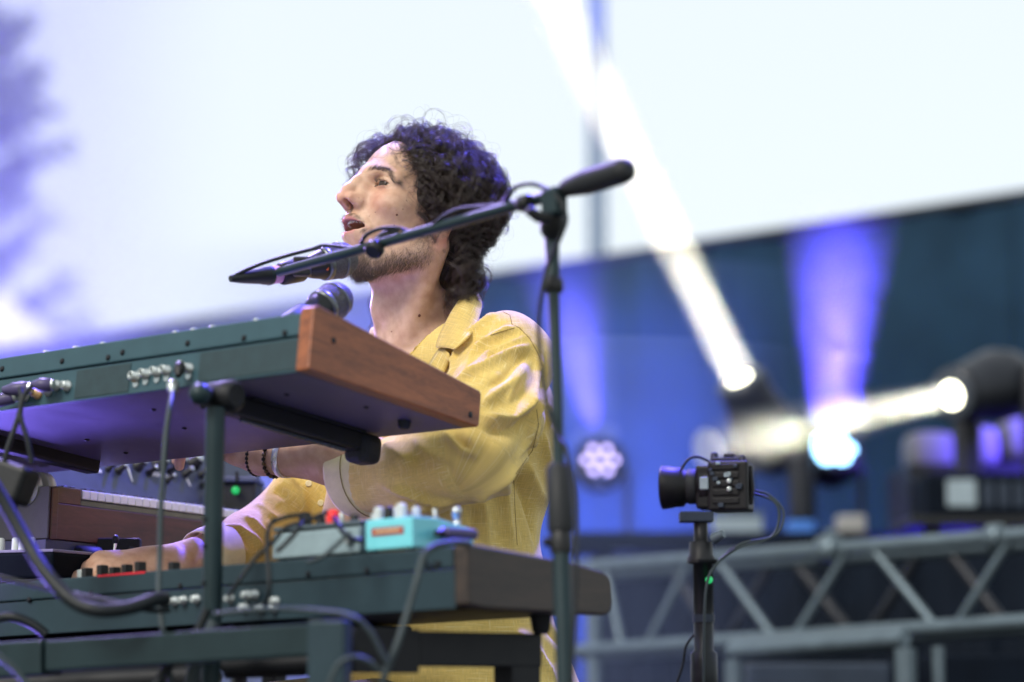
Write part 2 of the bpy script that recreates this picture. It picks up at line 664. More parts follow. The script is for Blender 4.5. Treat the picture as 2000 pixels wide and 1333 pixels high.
l2 = P(1868, 770, 7.4)
ax2 = (P(1320, 893, 6.6) - l2).normalized()
moving_head('moving head lamp with a round lit lens throwing a beam sideways', l2, ax2, 0.066, 0.36, M_LENSW, 0.6, 1)
smoke_cone(l2 + ax2 * 0.03, l2 + ax2 * 1.12, 0.05, 0.10, smoke_mat('beam_smoke_thin', 0.4, 0.3, 7.0, fade=(0.85, 1.12)), 'smoke lit white along the sideways beam')
beam_lamp('beam_lamp', l2 + ax2 * 0.032, l2 + ax2 * 5, 1.9, WHITE, 0.075, 7)

def led_par(label, c, axis, r, m_lens, ring, rl, floor_z):
    axis = Vector(axis).normalized()
    root = thing('led_lamp', label, 'stage light', loc=(c.x, c.y, floor_z))
    B = c - axis * r * 1.6
    part('can', MB().lathe(c + axis * 0.012, B, [(0, r * 0.97), (0, r * 1.12), (0.02, r * 1.15), (r * 0.9, r * 1.1), (r * 1.5, r * 0.7), (r * 1.6, r * 0.3)], 24), M_HOUSE, root)
    side = axis.cross(Vector((0, 0, 1)))
    side = side.normalized() if side.length > 0.1 else Vector((1, 0, 0))
    up = side.cross(axis)
    pts = [Vector((0, 0, 0))] + [side * math.cos(k * math.pi / 3) * ring + up * math.sin(k * math.pi / 3) * ring for k in range(6)]
    for q in pts:
        p = c + axis * 0.012 + q
        part('lens', MB().lathe(p + axis * 0.006, p - axis * 0.01, [(0, rl * 0.1), (0.002, rl * 0.7), (0.005, rl), (0.016, rl)], 14), m_lens, root)
    part('face_plate', MB().lathe(c + axis * 0.012, B, [(0.0, r * 0.2), (0.0, r * 0.98), (0.006, r * 0.98)], 24), M_HOUSE, root)
    for s in (-1, 1):
        a = c - axis * r * 0.7 + side * s * r * 1.2
        b = Vector((c.x, c.y, floor_z)) + side * s * r * 0.9 - axis * r * 0.7
        b.z = floor_z + 0.01
        part('bracket', MB().tube([a, a.lerp(b, 0.5) + side * s * 0.01, b], 0.012, 8), M_HOUSE, root)
    return root

M_LEDB = emit('lit_blue_led', (0.28, 0.62, 1.0), 6.0)
M_LEDV = emit('lit_violet_led', (0.58, 0.48, 1.0), 3.6)
l3 = P(1625, 882, 8.2)
led_par('blue flower-shaped LED lamp shining straight up from the riser', l3, (0.02, -0.75, 0.66), 0.088, M_LEDB, 0.05, 0.03, 0.72)
b3 = P(1642, 430, 8.35)
ax3 = (b3 - l3).normalized()
smoke_cone(l3 + ax3 * 0.12, l3 + ax3 * 0.95, 0.09, 0.235, smoke_mat('blue_beam_smoke', 0.3, 0.3, 6.0, fade=(0.35, 0.85)), 'wisps of smoke lit blue above the flower-shaped lamp')
beam_lamp('blue_lamp', l3 + ax3 * 0.1, l3 + ax3 * 3, 26, (0.09, 0.06, 1.0), 0.15, 34)

l4 = P(1172, 902, 8.6)
led_par('small violet LED cluster lamp beside the microphone stand', l4, (0.05, -0.9, 0.45), 0.085, M_LEDV, 0.05, 0.013, 0.0)
b4 = P(1092, 520, 8.9)
ax4 = (b4 - l4).normalized()
smoke_cone(l4 + ax4 * 0.1, l4 + ax4 * 0.9, 0.09, 0.2, smoke_mat('violet_beam_smoke', 0.2, 0.3, 3.0, fade=(0.3, 0.85)), 'smoke lit blue above the LED cluster')
spot('blue_lamp', l4 + ax4 * 0.1, l4 + ax4 * 3, 1000, (0.14, 0.10, 1.0), 30, 0.8, 0.05)

# blue wash of the rig: lamps hanging above and behind the player (out of the picture)
spot('wash_lamp', (-1.8, 6.3, 5.0), (-0.1, 3.4, 1.0), 1500, (0.46, 0.36, 1.0), 30, 0.6, 0.3)
spot('wash_lamp', (-2.3, 7.6, 2.3), (-0.15, 3.35, 1.2), 800, (0.42, 0.26, 1.0), 16, 0.6, 0.10)
spot('wash_lamp', (-2.7, 3.62, 1.0), (-0.55, 3.36, 0.77), 150, (0.40, 0.28, 1.0), 9, 0.6, 0.08)
spot('wash_lamp', (0.9, 5.4, 4.3), (-0.05, 3.4, 1.2), 2200, BLUE, 26, 0.6, 0.10)
# uplighter on the deck under the keyboards
spot('wash_lamp', (-1.6, 4.5, 0.1), (-0.74, 2.95, 0.95), 620, (0.24, 0.17, 1.0), 30, 0.5, 0.35)
# blue flood on the cloth wall behind the singer, and on the equipment
spot('wash_lamp', (-0.2, 10.6, 0.4), P(820, 640, 13.9), 3600, (0.17, 0.16, 1.0), 80, 0.9, 0.1)
spot('wash_lamp', (3.4, 6.6, 2.6), (1.9, 8.4, 0.9), 5200, (0.14, 0.08, 1.0), 40, 0.8, 0.1)
spot('wash_lamp', (0.35, 7.25, 0.25), (0.55, 9.6, 1.0), 850, (0.22, 0.27, 1.0), 100, 0.9, 0.1)
spot('wash_lamp', (1.15, 7.3, 0.85), (1.6, 9.8, 1.15), 900, (0.08, 0.05, 1.0), 90, 0.9, 0.1)

# smoke column at the left, before the tree; violet light partly tinted in
def smoke_column(label, c0, c1, r, m, name='smoke'):
    mb = MB().lathe(c0, c1, [(0, r), ((c1 - c0).length, r)], 28)
    o = mesh_obj(name, [Vector(v) - c0 for v in mb.v], mb.f, m, mb.sm)
    o.location = c0
    o['kind'] = 'stuff'
    o['label'] = label
    return o
def column_mat(name, density, r, color, wisp=0.25, scale=1.5):
    m = bpy.data.materials.new(name)
    m.use_nodes = True
    nt = m.node_tree
    nt.nodes.clear()
    out = nt.nodes.new('ShaderNodeOutputMaterial')
    pv = nt.nodes.new('ShaderNodeVolumePrincipled')
    pv.inputs['Color'].default_value = (*color, 1)
    tc = nt.nodes.new('ShaderNodeTexCoord')
    mp = nt.nodes.new('ShaderNodeMapping')
    mp.inputs['Scale'].default_value = (1, 1, 0)
    nt.links.new(tc.outputs['Object'], mp.inputs[0])
    ln = nt.nodes.new('ShaderNodeVectorMath')
    ln.operation = 'LENGTH'
    nt.links.new(mp.outputs[0], ln.inputs[0])
    fo = nt.nodes.new('ShaderNodeMapRange')
    fo.interpolation_type = 'SMOOTHSTEP'
    fo.inputs[1].default_value, fo.inputs[2].default_value = r * 0.05, r * 0.97
    fo.inputs[3].default_value, fo.inputs[4].default_value = 1.0, 0.0
    nt.links.new(ln.outputs['Value'], fo.inputs[0])
    nz = nt.nodes.new('ShaderNodeTexNoise')
    nz.inputs['Scale'].default_value = scale
    nt.links.new(tc.outputs['Object'], nz.inputs['Vector'])
    mr_ = nt.nodes.new('ShaderNodeMapRange')
    mr_.inputs[1].default_value, mr_.inputs[2].default_value = 0.3, 0.7
    mr_.inputs[3].default_value, mr_.inputs[4].default_value = density * (1 - wisp), density * (1 + wisp)
    nt.links.new(nz.outputs[0], mr_.inputs[0])
    mu = nt.nodes.new('ShaderNodeMath')
    mu.operation = 'MULTIPLY'
    nt.links.new(fo.outputs[0], mu.inputs[0])
    nt.links.new(mr_.outputs[0], mu.inputs[1])
    nt.links.new(mu.outputs[0], pv.inputs['Density'])
    nt.links.new(pv.outputs[0], out.inputs['Volume'])
    return m
sm0 = P(30, 1330, 9.5)
sm0.z = 0.05
smoke_column('pale smoke lit and tinted violet in front of the tree', sm0, sm0 + Vector((0, 0, 4.2)), 0.95, column_mat('violet_tinted_smoke', 0.5, 0.95, (0.60, 0.62, 1.0)))  # volume colour carries part of the violet light
spot('wash_lamp', (sm0.x - 0.5, 8.2, 0.15), (sm0.x, 9.5, 2.6), 1500, (0.25, 0.2, 1.0), 60, 0.8, 0.1)
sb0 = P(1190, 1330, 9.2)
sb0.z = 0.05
smoke_column('thin smoke, tinted as if lit blue, hanging in front of the cloth wall', sb0, sb0 + Vector((0, 0, 2.0)), 1.0, column_mat('blue_tinted_smoke', 0.09, 1.0, (0.4, 0.55, 1.0)))  # blue of the stage lamps put into the scatter colour

sd0 = P(590, 1330, 11.5)
sd0.z = 0.05
smoke_column('pale haze tinted as if lit lavender in front of the cloth wall left of the singer', sd0, sd0 + Vector((0, 0, 2.6)), 1.0, column_mat('lavender_tinted_smoke', 0.5, 1.0, (0.7, 0.76, 1.0)))  # lavender light tinted into the haze colour
sc0 = P(1165, 1330, 5.3)
sc0.z = 0.03
smoke_column('low haze, tinted as if lit blue, drifting in front of the left end of the truss', sc0, sc0 + Vector((0, 0, 1.25)), 0.55, column_mat('low_blue_tinted_smoke', 0.22, 0.55, (0.42, 0.52, 1.0)))  # tint stands in for blue light on this haze
spot('wash_lamp', (0.9, 7.0, 0.1), (sc0.x, 5.3, 0.8), 260, (0.12, 0.12, 1.0), 60, 0.8, 0.1)

# ------------------------------------------------------------------ aluminium truss
def rod(a, b, r=0.008, n=8):
    return MB().tube([a, b], r, n)
tr_a0, tr_a1 = P(1120, 1110, 6.7), P(2120, 1036, 5.5)
tr_b0, tr_b1 = P(1060, 1276, 6.75), P(2120, 1206, 5.5)
back = Vector((0.12, 0.26, 0))
truss = thing('truss', 'aluminium lattice truss with zigzag braces behind the video camera', 'truss', loc=(tr_b0.x, tr_b0.y, tr_b0.z))
for a, b in ((tr_a0, tr_a1), (tr_b0, tr_b1)):
    part('chord', rod(a, b, 0.018, 14), M_ALU, truss)
    part('chord', rod(a + back, b + back, 0.024, 14), M_ALU, truss)
def on_chord(px, a, b):
    return a + (b - a) * on_line(px, a, b - a)
for p0, p1 in ((1180, 1215), (1350, 1262), (1398, 1512), (1660, 1552), (1700, 1828), (1978, 1868), (2010, 2100)):
    a, b = on_chord(p0, tr_a0, tr_a1), on_chord(p1, tr_b0, tr_b1)
    part('brace', rod(a, b, 0.0105, 10), M_ALU, truss)
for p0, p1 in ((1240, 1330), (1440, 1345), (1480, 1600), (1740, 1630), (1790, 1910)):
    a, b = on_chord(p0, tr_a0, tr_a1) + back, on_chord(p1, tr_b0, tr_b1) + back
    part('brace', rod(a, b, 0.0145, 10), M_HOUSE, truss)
a = on_chord(1620, tr_a0, tr_a1)
ad = (tr_a1 - tr_a0).normalized()
part('coupler', MB().lathe(a - ad * 0.03, a + ad * 0.03, [(0, 0.027), (0.004, 0.034), (0.056, 0.034), (0.06, 0.027)], 14), M_ALU, truss)
part('coupler_bolt', MB().lathe(a + Vector((0, -0.01, 0.03)), a + Vector((0, -0.01, 0.06)), [(0, 0.012), (0.02, 0.012)], 8), M_ALU, truss)
a = on_chord(1945, tr_a0, tr_a1)
part('coupler', MB().lathe(a - ad * 0.02, a + ad * 0.02, [(0, 0.027), (0.004, 0.031), (0.036, 0.031), (0.04, 0.027)], 14), M_ALU, truss)
for p in (1160, 2090):
    a, b = on_chord(p, tr_a0, tr_a1), on_chord(p, tr_b0, tr_b1)
    part('leg', rod(Vector((b.x, b.y, 0)), a, 0.022, 10), M_ALU, truss)

# aluminium frame standing below the truss, dark cases in it
fr_l, fr_r = P(1428, 1272, 5.6), P(1768, 1247, 5.25)
fr = thing('case_frame', 'pale aluminium frame of a case rack below the truss', 'frame', loc=(fr_l.x, fr_l.y, 0))
part('top_bar', MB().tube([fr_l, fr_r], 0.026, 4), M_ALU, fr)
for q, pt in ((0, fr_l + (fr_r - fr_l) * 0.02), (1, fr_r)):
    part('leg', MB().tube([(pt.x, pt.y, 0), (pt.x, pt.y, pt.z - 0.02)], 0.024, 4), M_ALU, fr)
pt = P(1832, 1262, 5.3)
part('leg', MB().tube([(pt.x, pt.y, 0), pt], 0.014, 4), M_ALU, fr)
M_CASE = mat('black_case', (0.0035, 0.006, 0.011), 0.75, scale=10, var=0.3, spec=0.06)
M_CASEB = mat('blue_grey_case', (0.022, 0.032, 0.05), 0.5, scale=10, var=0.3)
c = P(1600, 1333, 5.75)
solo('flight_case', MB().box(c.x - 0.17, c.x + 0.17, c.y, c.y + 0.4, 0.0, c.z + 0.045, 0.008), M_CASEB, 'blue-grey flight case inside the aluminium frame', 'case')
c = P(1930, 1333, 5.5)
solo('flight_case', MB().box(c.x - 0.1, c.x + 0.3, c.y, c.y + 0.4, 0.0, c.z + 0.062, 0.008), M_CASE, 'black flight case at the bottom right corner', 'case')
# black masking cloth behind the truss
mk = MB()
a, b = P(1150, 1090, 7.25), P(2200, 1030, 6.6)
vs, fs = [], []
for i in range(81):
    t = i / 80
    p = a.lerp(b, t)
    w = 0.02 * math.sin(t * 90) + 0.012 * math.sin(t * 41)
    vs += [(p.x, p.y + w, 0.0), (p.x, p.y + w * 0.4, p.z)]
for i in range(80):
    fs.append((2 * i, 2 * i + 2, 2 * i + 3, 2 * i + 1))
mk.add(vs, fs, True)
o = solo('masking_cloth', mk, M_CASE, 'black pleated masking cloth hanging behind the truss', 'cloth')
md = o.modifiers.new('thick', 'SOLIDIFY')
md.thickness = 0.006

# equipment along the top of the truss / behind it
def face_box(label, px0, px1, py0, py1, Y, depth, m, cat, name, bev=0.008):
    a, b = P(px0, py1, Y), P(px1, py0, Y)
    root = thing(name, label, cat, loc=((a.x + b.x) / 2, Y, a.z))
    part('body', MB().box(a.x, b.x, Y, Y + depth, a.z, b.z, bev), m, root)
    return root, a, b
M_PALE = mat('pale_label', (0.24, 0.3, 0.33), 0.5)
M_CREAM = mat('cream_plastic', (0.26, 0.26, 0.25), 0.5)
M_BLUEP = mat('blue_plastic', (0.05, 0.16, 0.5), 0.4)
rt, a, b = face_box('dark amplifier rack with a pale display at the right edge', 1810, 2010, 925, 1008, 7.0, 0.3, M_CASE, 'amplifier', 'amplifier')
wdt = b.x - a.x
hgt = b.z - a.z
part('display', MB().box(a.x + wdt * 0.2, a.x + wdt * 0.48, 6.994, 7.004, a.z + hgt * 0.22, a.z + hgt * 0.85, 0.003), M_PALE, rt)
for i in range(3):
    part('panel', MB().box(a.x + wdt * (0.55 + i * 0.15), a.x + wdt * (0.65 + i * 0.15), 6.994, 7.004, a.z + hgt * 0.2, a.z + hgt * 0.8, 0.003), M_CASEB, rt)
part('shelf', MB().box(a.x - 0.05, b.x + 0.1, 6.97, 7.35, a.z - 0.03, a.z - 0.002, 0.004), M_BLACK, rt)
part('foot_post', MB().box(a.x + 0.02, a.x + 0.06, 7.1, 7.2, 0.0, a.z - 0.03, 0.004), M_BLACK, rt)
part('foot_post', MB().box(b.x + 0.02, b.x + 0.06, 7.1, 7.2, 0.0, a.z - 0.03, 0.004), M_BLACK, rt)
# table carrying the small things
ta, tb2 = P(1120, 1060, 7.6), P(2150, 1046, 7.6)
tbl = thing('equipment_table', 'long dark table behind the truss with small boxes on it', 'table', loc=(ta.x, 7.6, 0))
part('table_top', MB().box(ta.x, tb2.x, 7.4, 8.0, tb2.z - 0.05, tb2.z, 0.005), M_CASE, tbl)
for x in (ta.x + 0.1, (ta.x + tb2.x) / 2, tb2.x - 0.1):
    part('leg', MB().box(x - 0.02, x + 0.02, 7.55, 7.6, 0, tb2.z - 0.05), M_CASE, tbl)
rt, a, b = face_box('small cream box with a dark base on the table', 1638, 1692, 1006, 1047, 7.5, 0.1, M_CREAM, 'box', 'small_box')
part('base', MB().box(a.x + 0.01, b.x - 0.01, 7.496, 7.58, a.z - 0.002, a.z + 0.014, 0.003), M_BLACK, rt)
rt, a, b = face_box('small blue box on the table beside the cream box', 1540, 1592, 1016, 1050, 7.5, 0.08, M_BLUEP, 'box', 'small_box')
part('lid', MB().box(a.x + 0.008, b.x - 0.008, 7.505, 7.57, b.z - 0.004, b.z + 0.01, 0.003), M_CASE, rt)
rt, a, b = face_box('pale flat box on the table behind the video camera', 1395, 1490, 1003, 1050, 7.6, 0.12, M_PALE, 'box', 'flat_box')
part('lid', MB().box(a.x - 0.004, b.x + 0.004, 7.596, 7.724, b.z - 0.012, b.z + 0.004, 0.003), M_ALU, rt)
rt, a, b = face_box('small pale box at the left end of the table', 1190, 1240, 1042, 1076, 7.5, 0.1, M_PALE, 'box', 'small_box')
part('lid', MB().box(a.x - 0.003, b.x + 0.003, 7.496, 7.604, b.z - 0.008, b.z + 0.003, 0.002), M_CASEB, rt)
# cloth-covered cases washed by the blue flood on the right
M_GREYC = mat('grey_dust_cover', (0.11, 0.11, 0.13), 0.7, scale=8, bump=0.3, bscale=30)
for i, (p0, p1, q0, q1, lab) in enumerate(((1775, 1868, 838, 925, 'grey covered drum case under the round lit lamp'), (1872, 1955, 828, 915, 'grey covered case right of the drum case'), (1960, 2060, 812, 905, 'grey covered case at the right edge of the picture'))):
    a, b = P(p0, q1, 7.9), P(p1, q0, 7.9)
    bm = bmesh.new()
    bmesh.ops.create_uvsphere(bm, u_segments=24, v_segments=14, radius=1)
    for v in bm.verts:
        f = 1 / max(abs(v.co.x), abs(v.co.y), abs(v.co.z)) ** 0.6
        v.co = Vector(((a.x + b.x) / 2 + v.co.x * f * (b.x - a.x) / 2, 8.0 + v.co.y * f * 0.12, (a.z + b.z) / 2 + v.co.z * f * (b.z - a.z) / 2))
    solo('covered_case', MB().bm(bm, True), M_GREYC, lab, 'case')
sb = MB().box(P(1760, 900, 7.9).x, P(2100, 900, 7.9).x, 7.75, 8.2, 0.72, P(1800, 905, 7.9).z - 0.012, 0.01)
solo('riser', sb, M_RISER, 'black platform block carrying the covered cases', 'platform')

# ------------------------------------------------------------------ video camera on its pole
vy = 3.78
vb = P(1372, 1400, vy)
vc = thing('video_camera', 'small black box video camera on a pole, lens pointing left', 'camera', loc=(vb.x, vy, 0))
M_CAM = mat('camera_body', (0.006, 0.006, 0.007), 0.42, scale=120, bump=0.15)
M_GLASS = mat('lens_glass', (0.004, 0.006, 0.008), 0.06, 0.0, coat=0.6)
a, b = P(1388, 1000, vy), P(1466, 903, vy)
cx = (a.x + b.x) / 2
Mv = Matrix.Translation((cx, vy, 0)) @ Matrix.Rotation(rad(-14), 4, 'Z')
hw = (b.x - a.x) / 2
body = part('body', MB().box(-hw, hw, -0.03, 0.035, a.z, b.z, 0.004, Mv), M_CAM, vc)
for i in range(5):
    zz = a.z + (b.z - a.z) * (0.14 + 0.17 * i)
    part('side_panel', MB().box(-hw * 0.75, hw * 0.55, -0.0335, -0.029, zz, zz + 0.0085, 0.001, Mv), M_CAM, body)
for i in range(2):
    zz = a.z + (b.z - a.z) * (0.42 + 0.16 * i)
    part('connector', MB().lathe(Mv @ Vector((hw * 0.1, -0.033, zz)), Mv @ Vector((hw * 0.1, -0.04, zz)), [(0, 0.004), (0.005, 0.004), (0.005, 0.002)], 10), M_NUT, body)
tp = part('top_plate', MB().box(-hw * 0.85, hw * 0.5, -0.02, 0.02, b.z, b.z + 0.006, 0.002, Mv), M_BLACK, vc)
part('knob', MB().lathe(Mv @ Vector((-hw * 0.8, 0, b.z)), Mv @ Vector((-hw * 0.8, 0, b.z + 0.02)), [(0, 0.007), (0.014, 0.006), (0.016, 0.003)], 10), M_BLACK, vc)
part('knob', MB().lathe(Mv @ Vector((hw * 0.6, 0, b.z - 0.002)), Mv @ Vector((hw * 0.6, 0, b.z + 0.02)), [(0, 0.005), (0.01, 0.005), (0.012, 0.003)], 10), M_BLACK, vc)
lc = (a.z + b.z) / 2 + 0.002
l_in, l_out = Mv @ Vector((-hw, 0, lc)), Mv @ Vector((-hw - 0.083, 0, lc - 0.001))
ln = part('lens', MB().lathe(l_in, l_out, [(0, 0.03), (0.014, 0.031), (0.016, 0.026), (0.04, 0.026), (0.044, 0.0315), (0.058, 0.032), (0.06, 0.033), (0.074, 0.0345), (0.077, 0.0345), (0.077, 0.03), (0.07, 0.025)], 30), M_CAM, vc)
part('front_glass', MB().lathe(l_in + (l_out - l_in) * 0.86, l_out, [(0, 0.028), (0.001, 0.026), (0.005, 0.012), (0.006, 0.002)], 26), M_GLASS, ln)
part('focus_ring', MB().lathe(l_in + (l_out - l_in) * 0.25, l_out, [(0, 0.027), (0.001, 0.0278), (0.014, 0.0278), (0.015, 0.027)], 30), M_RUBBER, ln)
part('badge', MB().box(-hw - 0.012, -hw + 0.002, -0.034, -0.028, lc - 0.008, lc + 0.012, 0.002, Mv), M_PALE, ln)
rc_ = random.Random(3)
for i in range(12):
    u_, v_ = rc_.uniform(-0.85, 0.9), rc_.uniform(0.08, 0.95)
    s_ = rc_.uniform(0.0018, 0.0045)
    zz = a.z + (b.z - a.z) * v_
    part('button', MB().box(hw * u_ - s_, hw * u_ + s_, -0.0365, -0.03, zz - s_ * 0.8, zz + s_ * 0.8, 0.0006, Mv), M_CASEB if i % 3 else M_PALE, body)
part('side_handle', MB().tube([Mv @ Vector((hw * 1.02, -0.01, a.z + 0.01)), Mv @ Vector((hw * 1.12, -0.012, a.z + 0.035)), Mv @ Vector((hw * 1.02, -0.01, b.z - 0.008))], 0.004, 8), M_CAM, body)
part('lens_adapter', MB().box(-hw - 0.02, -hw * 0.9, -0.024, 0.024, a.z + 0.004, b.z - 0.006, 0.004, Mv), M_CAM, vc)
part('monitor_mount', MB().box(-hw * 0.3, hw * 0.25, -0.012, 0.012, b.z + 0.006, b.z + 0.013, 0.002, Mv), M_CAM, vc)
pm = P(1372, 1012, vy)
part('mount_plate', MB().box(pm.x - 0.036, pm.x + 0.016, vy - 0.02, vy + 0.02, pm.z - 0.007, pm.z + 0.009, 0.002), M_CASEB, vc)
part('neck', MB().lathe((pm.x - 0.003, vy, pm.z - 0.008), (pm.x - 0.003, vy, pm.z - 0.07), [(0, 0.011), (0.028, 0.011), (0.03, 0.018), (0.05, 0.019), (0.055, 0.022), (0.062, 0.022)], 16), M_BLACK, vc)
part('clamp_lever', MB().tube([(pm.x + 0.015, vy - 0.015, pm.z - 0.034), (pm.x + 0.03, vy - 0.025, pm.z - 0.026)], [0.009, 0.007], 8), M_ALU, vc)
pz = pm.z - 0.065
part('pole', MB().lathe((pm.x, vy, pz), (pm.x, vy, 0), [(0, 0.023), (0.006, 0.023), (0.007, 0.0155), (0.14, 0.0155), (0.145, 0.021), (0.19, 0.0215), (0.2, 0.02), (pz - 0.02, 0.02)], 18), M_BLACKM, vc)
part('pole_ring', MB().lathe((pm.x, vy, pz - 0.085), (pm.x, vy, pz - 0.1), [(0, 0.0175), (0.012, 0.0175)], 18), M_CASEB, vc)
part('foot', MB().lathe((pm.x, vy, 0.02), (pm.x, vy, 0.0), [(0, 0.03), (0.004, 0.16), (0.02, 0.17)], 24), M_BLACKM, vc)
M_GREENL = emit('green_led', (0.05, 1.0, 0.3), 0.35)
part('status_lamp', MB().ball(P(1385, 1133, vy - 0.02), 0.006), M_GREENL, vc)
cable('thin grey cable looping from the back of the video camera', [(1466, 958, vy), (1500, 966, vy), (1530, 1000, vy), (1515, 1045, vy), (1450, 1062, vy), (1410, 1090, vy), (1385, 1120, vy - 0.02)], 0.002, M_CABLEG)
cable('second thin cable beside the loop behind the video camera', [(1466, 963, vy + 0.01), (1510, 978, vy), (1522, 1010, vy), (1505, 1050, vy), (1440, 1072, vy), (1398, 1105, vy - 0.02), (1378, 1160, vy - 0.03), (1374, 1340, vy - 0.03)], 0.0022, M_CABLEG)
cable('thin dark cable hanging left of the camera pole', [(1356, 1240, vy), (1340, 1262, vy), (1333, 1300, vy), (1318, 1345, vy)], 0.002, M_CABLE)
cable('short black wire arched over the lens of the video camera', [(1330, 918, vy), (1345, 897, vy), (1365, 893, vy), (1390, 905, vy)], 0.0022, M_CABLE)

# ================================================================== instruments and stands
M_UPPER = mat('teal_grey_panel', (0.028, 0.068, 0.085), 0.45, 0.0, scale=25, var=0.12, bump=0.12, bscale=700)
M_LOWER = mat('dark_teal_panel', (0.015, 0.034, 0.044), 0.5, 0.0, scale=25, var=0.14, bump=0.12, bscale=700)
M_STANDB = mat('stand_black', (0.006, 0.007, 0.009), 0.55)
M_UNDER = mat('steel_underside', (0.09, 0.075, 0.13), 0.45, 0.2, scale=14, var=0.12)
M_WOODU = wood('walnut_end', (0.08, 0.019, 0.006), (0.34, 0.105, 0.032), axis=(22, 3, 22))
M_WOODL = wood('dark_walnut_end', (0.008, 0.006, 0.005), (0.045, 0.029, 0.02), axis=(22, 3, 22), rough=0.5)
M_WOODB = wood('mahogany_front', (0.03, 0.008, 0.006), (0.095, 0.026, 0.018), axis=(3, 22, 22), rough=0.35)
M_IVORY = mat('ivory_key', (0.7, 0.72, 0.66), 0.3, var=0.05)
M_EBONY = mat('black_key', (0.01, 0.01, 0.012), 0.25)
M_ORANGEJ = mat('brass_jack', (0.65, 0.42, 0.2), 0.3, 0.8)
M_VIOLETB = mat('violet_plug', (0.06, 0.05, 0.12), 0.4)

TH = rad(38.0)
E1 = Vector((math.cos(TH), -math.sin(TH), 0))          # along the keyboards, towards their right end

def frame(origin, tilt, roll=0.0):
    e2 = Vector((math.sin(TH) * math.cos(tilt), math.cos(TH) * math.cos(tilt), -math.sin(tilt)))
    e1 = (E1 * math.cos(roll) + Vector((0, 0, math.sin(roll)))).normalized()
    e3 = e1.cross(e2).normalized()
    e2 = e3.cross(e1)
    return Matrix(((e1.x, e2.x, e3.x, origin.x), (e1.y, e2.y, e3.y, origin.y), (e1.z, e2.z, e3.z, origin.z), (0, 0, 0, 1)))

# ------------------------------------------------------------------ upper synthesizer
UO = P(607, 723, 2.85)
UM = frame(UO, rad(7.5), rad(1.1))
us = thing('synthesizer', 'upper teal-grey synthesizer with a reddish walnut end panel, seen from below', 'synthesizer', M=UM)
UL, UD, UH = 0.98, 0.322, 0.073
def upart(name, mb, m, root=us, label=None):
    return part(name, mb, m, root, world=False, label=label)
cheek = [(-0.004, 0.0), (-0.004, 0.0775), (0.004, 0.0815), (UD - 0.004, 0.0475), (UD, 0.044), (UD, 0.002), (UD - 0.004, -0.001)]
o = upart('end_panel', MB().prism(cheek, -0.022, 0.0, 0.0022), M_WOODU, label='reddish walnut right end panel')
for y, z in ((0.035, 0.045), (UD - 0.02, 0.012)):
    upart('screw', MB().lathe((-0.002, y, z), (0.001, y, z), [(0, 0.0042), (0.0025, 0.0042), (0.0028, 0.002)], 12), M_SCREW, o)
upart('end_panel', MB().prism(cheek, -UL, -UL + 0.022, 0.0022), M_WOODU)
upart('rear_panel', MB().box(-UL + 0.0225, -0.0225, 0.0, 0.006, 0.0, 0.043, 0.0008), M_UPPER)
upart('rear_ledge', MB().box(-UL + 0.0225, -0.0225, -0.003, 0.006, 0.0445, UH, 0.002), M_UPPER)
upart('bottom_plate', MB().box(-UL + 0.0225, -0.0225, 0.0065, UD - 0.002, 0.0, 0.004, 0.0006), M_UNDER)
upart('top_panel', MB().prism([(0.0065, 0.068), (0.0065, UH), (0.2, 0.054), (0.2, 0.049)], -UL + 0.0225, -0.0225), M_UPPER)
upart('key_slip', MB().box(-UL + 0.0225, -0.0225, UD - 0.014, UD - 0.0025, 0.0045, 0.03, 0.001), M_UPPER)
nk = 37
kw = (UL - 0.05) / nk
for i in range(nk):
    x = -UL + 0.025 + i * kw
    upart('key', MB().box(x, x + kw - 0.001, 0.203, UD - 0.016, 0.022, 0.037, 0.001), M_IVORY)
UMi = UM.inverted()
def u_rear(px, py, yl=-0.003):
    """local point on the rear face for a photo pixel"""
    N = -(UM.to_3x3() @ Vector((0, 1, 0)))
    h = hit_plane(px, py, UM @ Vector((0, yl, 0)), N)
    return UMi @ h
def u_under(px, py):
    N = -(UM.to_3x3() @ Vector((0, 0, 1)))
    return UMi @ hit_plane(px, py, UM @ Vector((0, 0, 0)), N)
# screws on the rear seam and on the underside
for px, py in ((8, 722), (125, 707), (243, 690), (370, 672), (215, 700), (560, 652), (480, 662)):
    q = u_rear(px, py, 0)
    upart('screw', MB().lathe((q.x, -0.0005, q.z), (q.x, -0.006, q.z), [(0, 0.004), (0.0035, 0.004), (0.005, 0.002)], 10), M_SCREW)
for px, py in ((170, 859), (246, 884), (360, 836), (470, 812), (715, 795), (560, 770), (300, 800), (640, 850)):
    q = u_under(px, py)
    upart('screw', MB().lathe((q.x, q.y, 0.0005), (q.x, q.y, -0.004), [(0, 0.0035), (0.002, 0.0035), (0.003, 0.0015)], 10), M_SCREW)
q = u_under(790, 822)
upart('foot', MB().lathe((q.x, q.y, 0.0), (q.x, q.y, -0.012), [(0, 0.009), (0.008, 0.008), (0.011, 0.006)], 14), M_RUBBER)
# knob tops showing over the rear edge
for px in (60, 118, 170, 312, 347, 384, 470):
    q = u_rear(px, 690 - 0.15 * px)
    upart('knob', MB().lathe((q.x, 0.026, 0.066), (q.x, 0.026, 0.09), [(0, 0.0068), (0.015, 0.006), (0.0175, 0.0045)], 14), M_NUT)
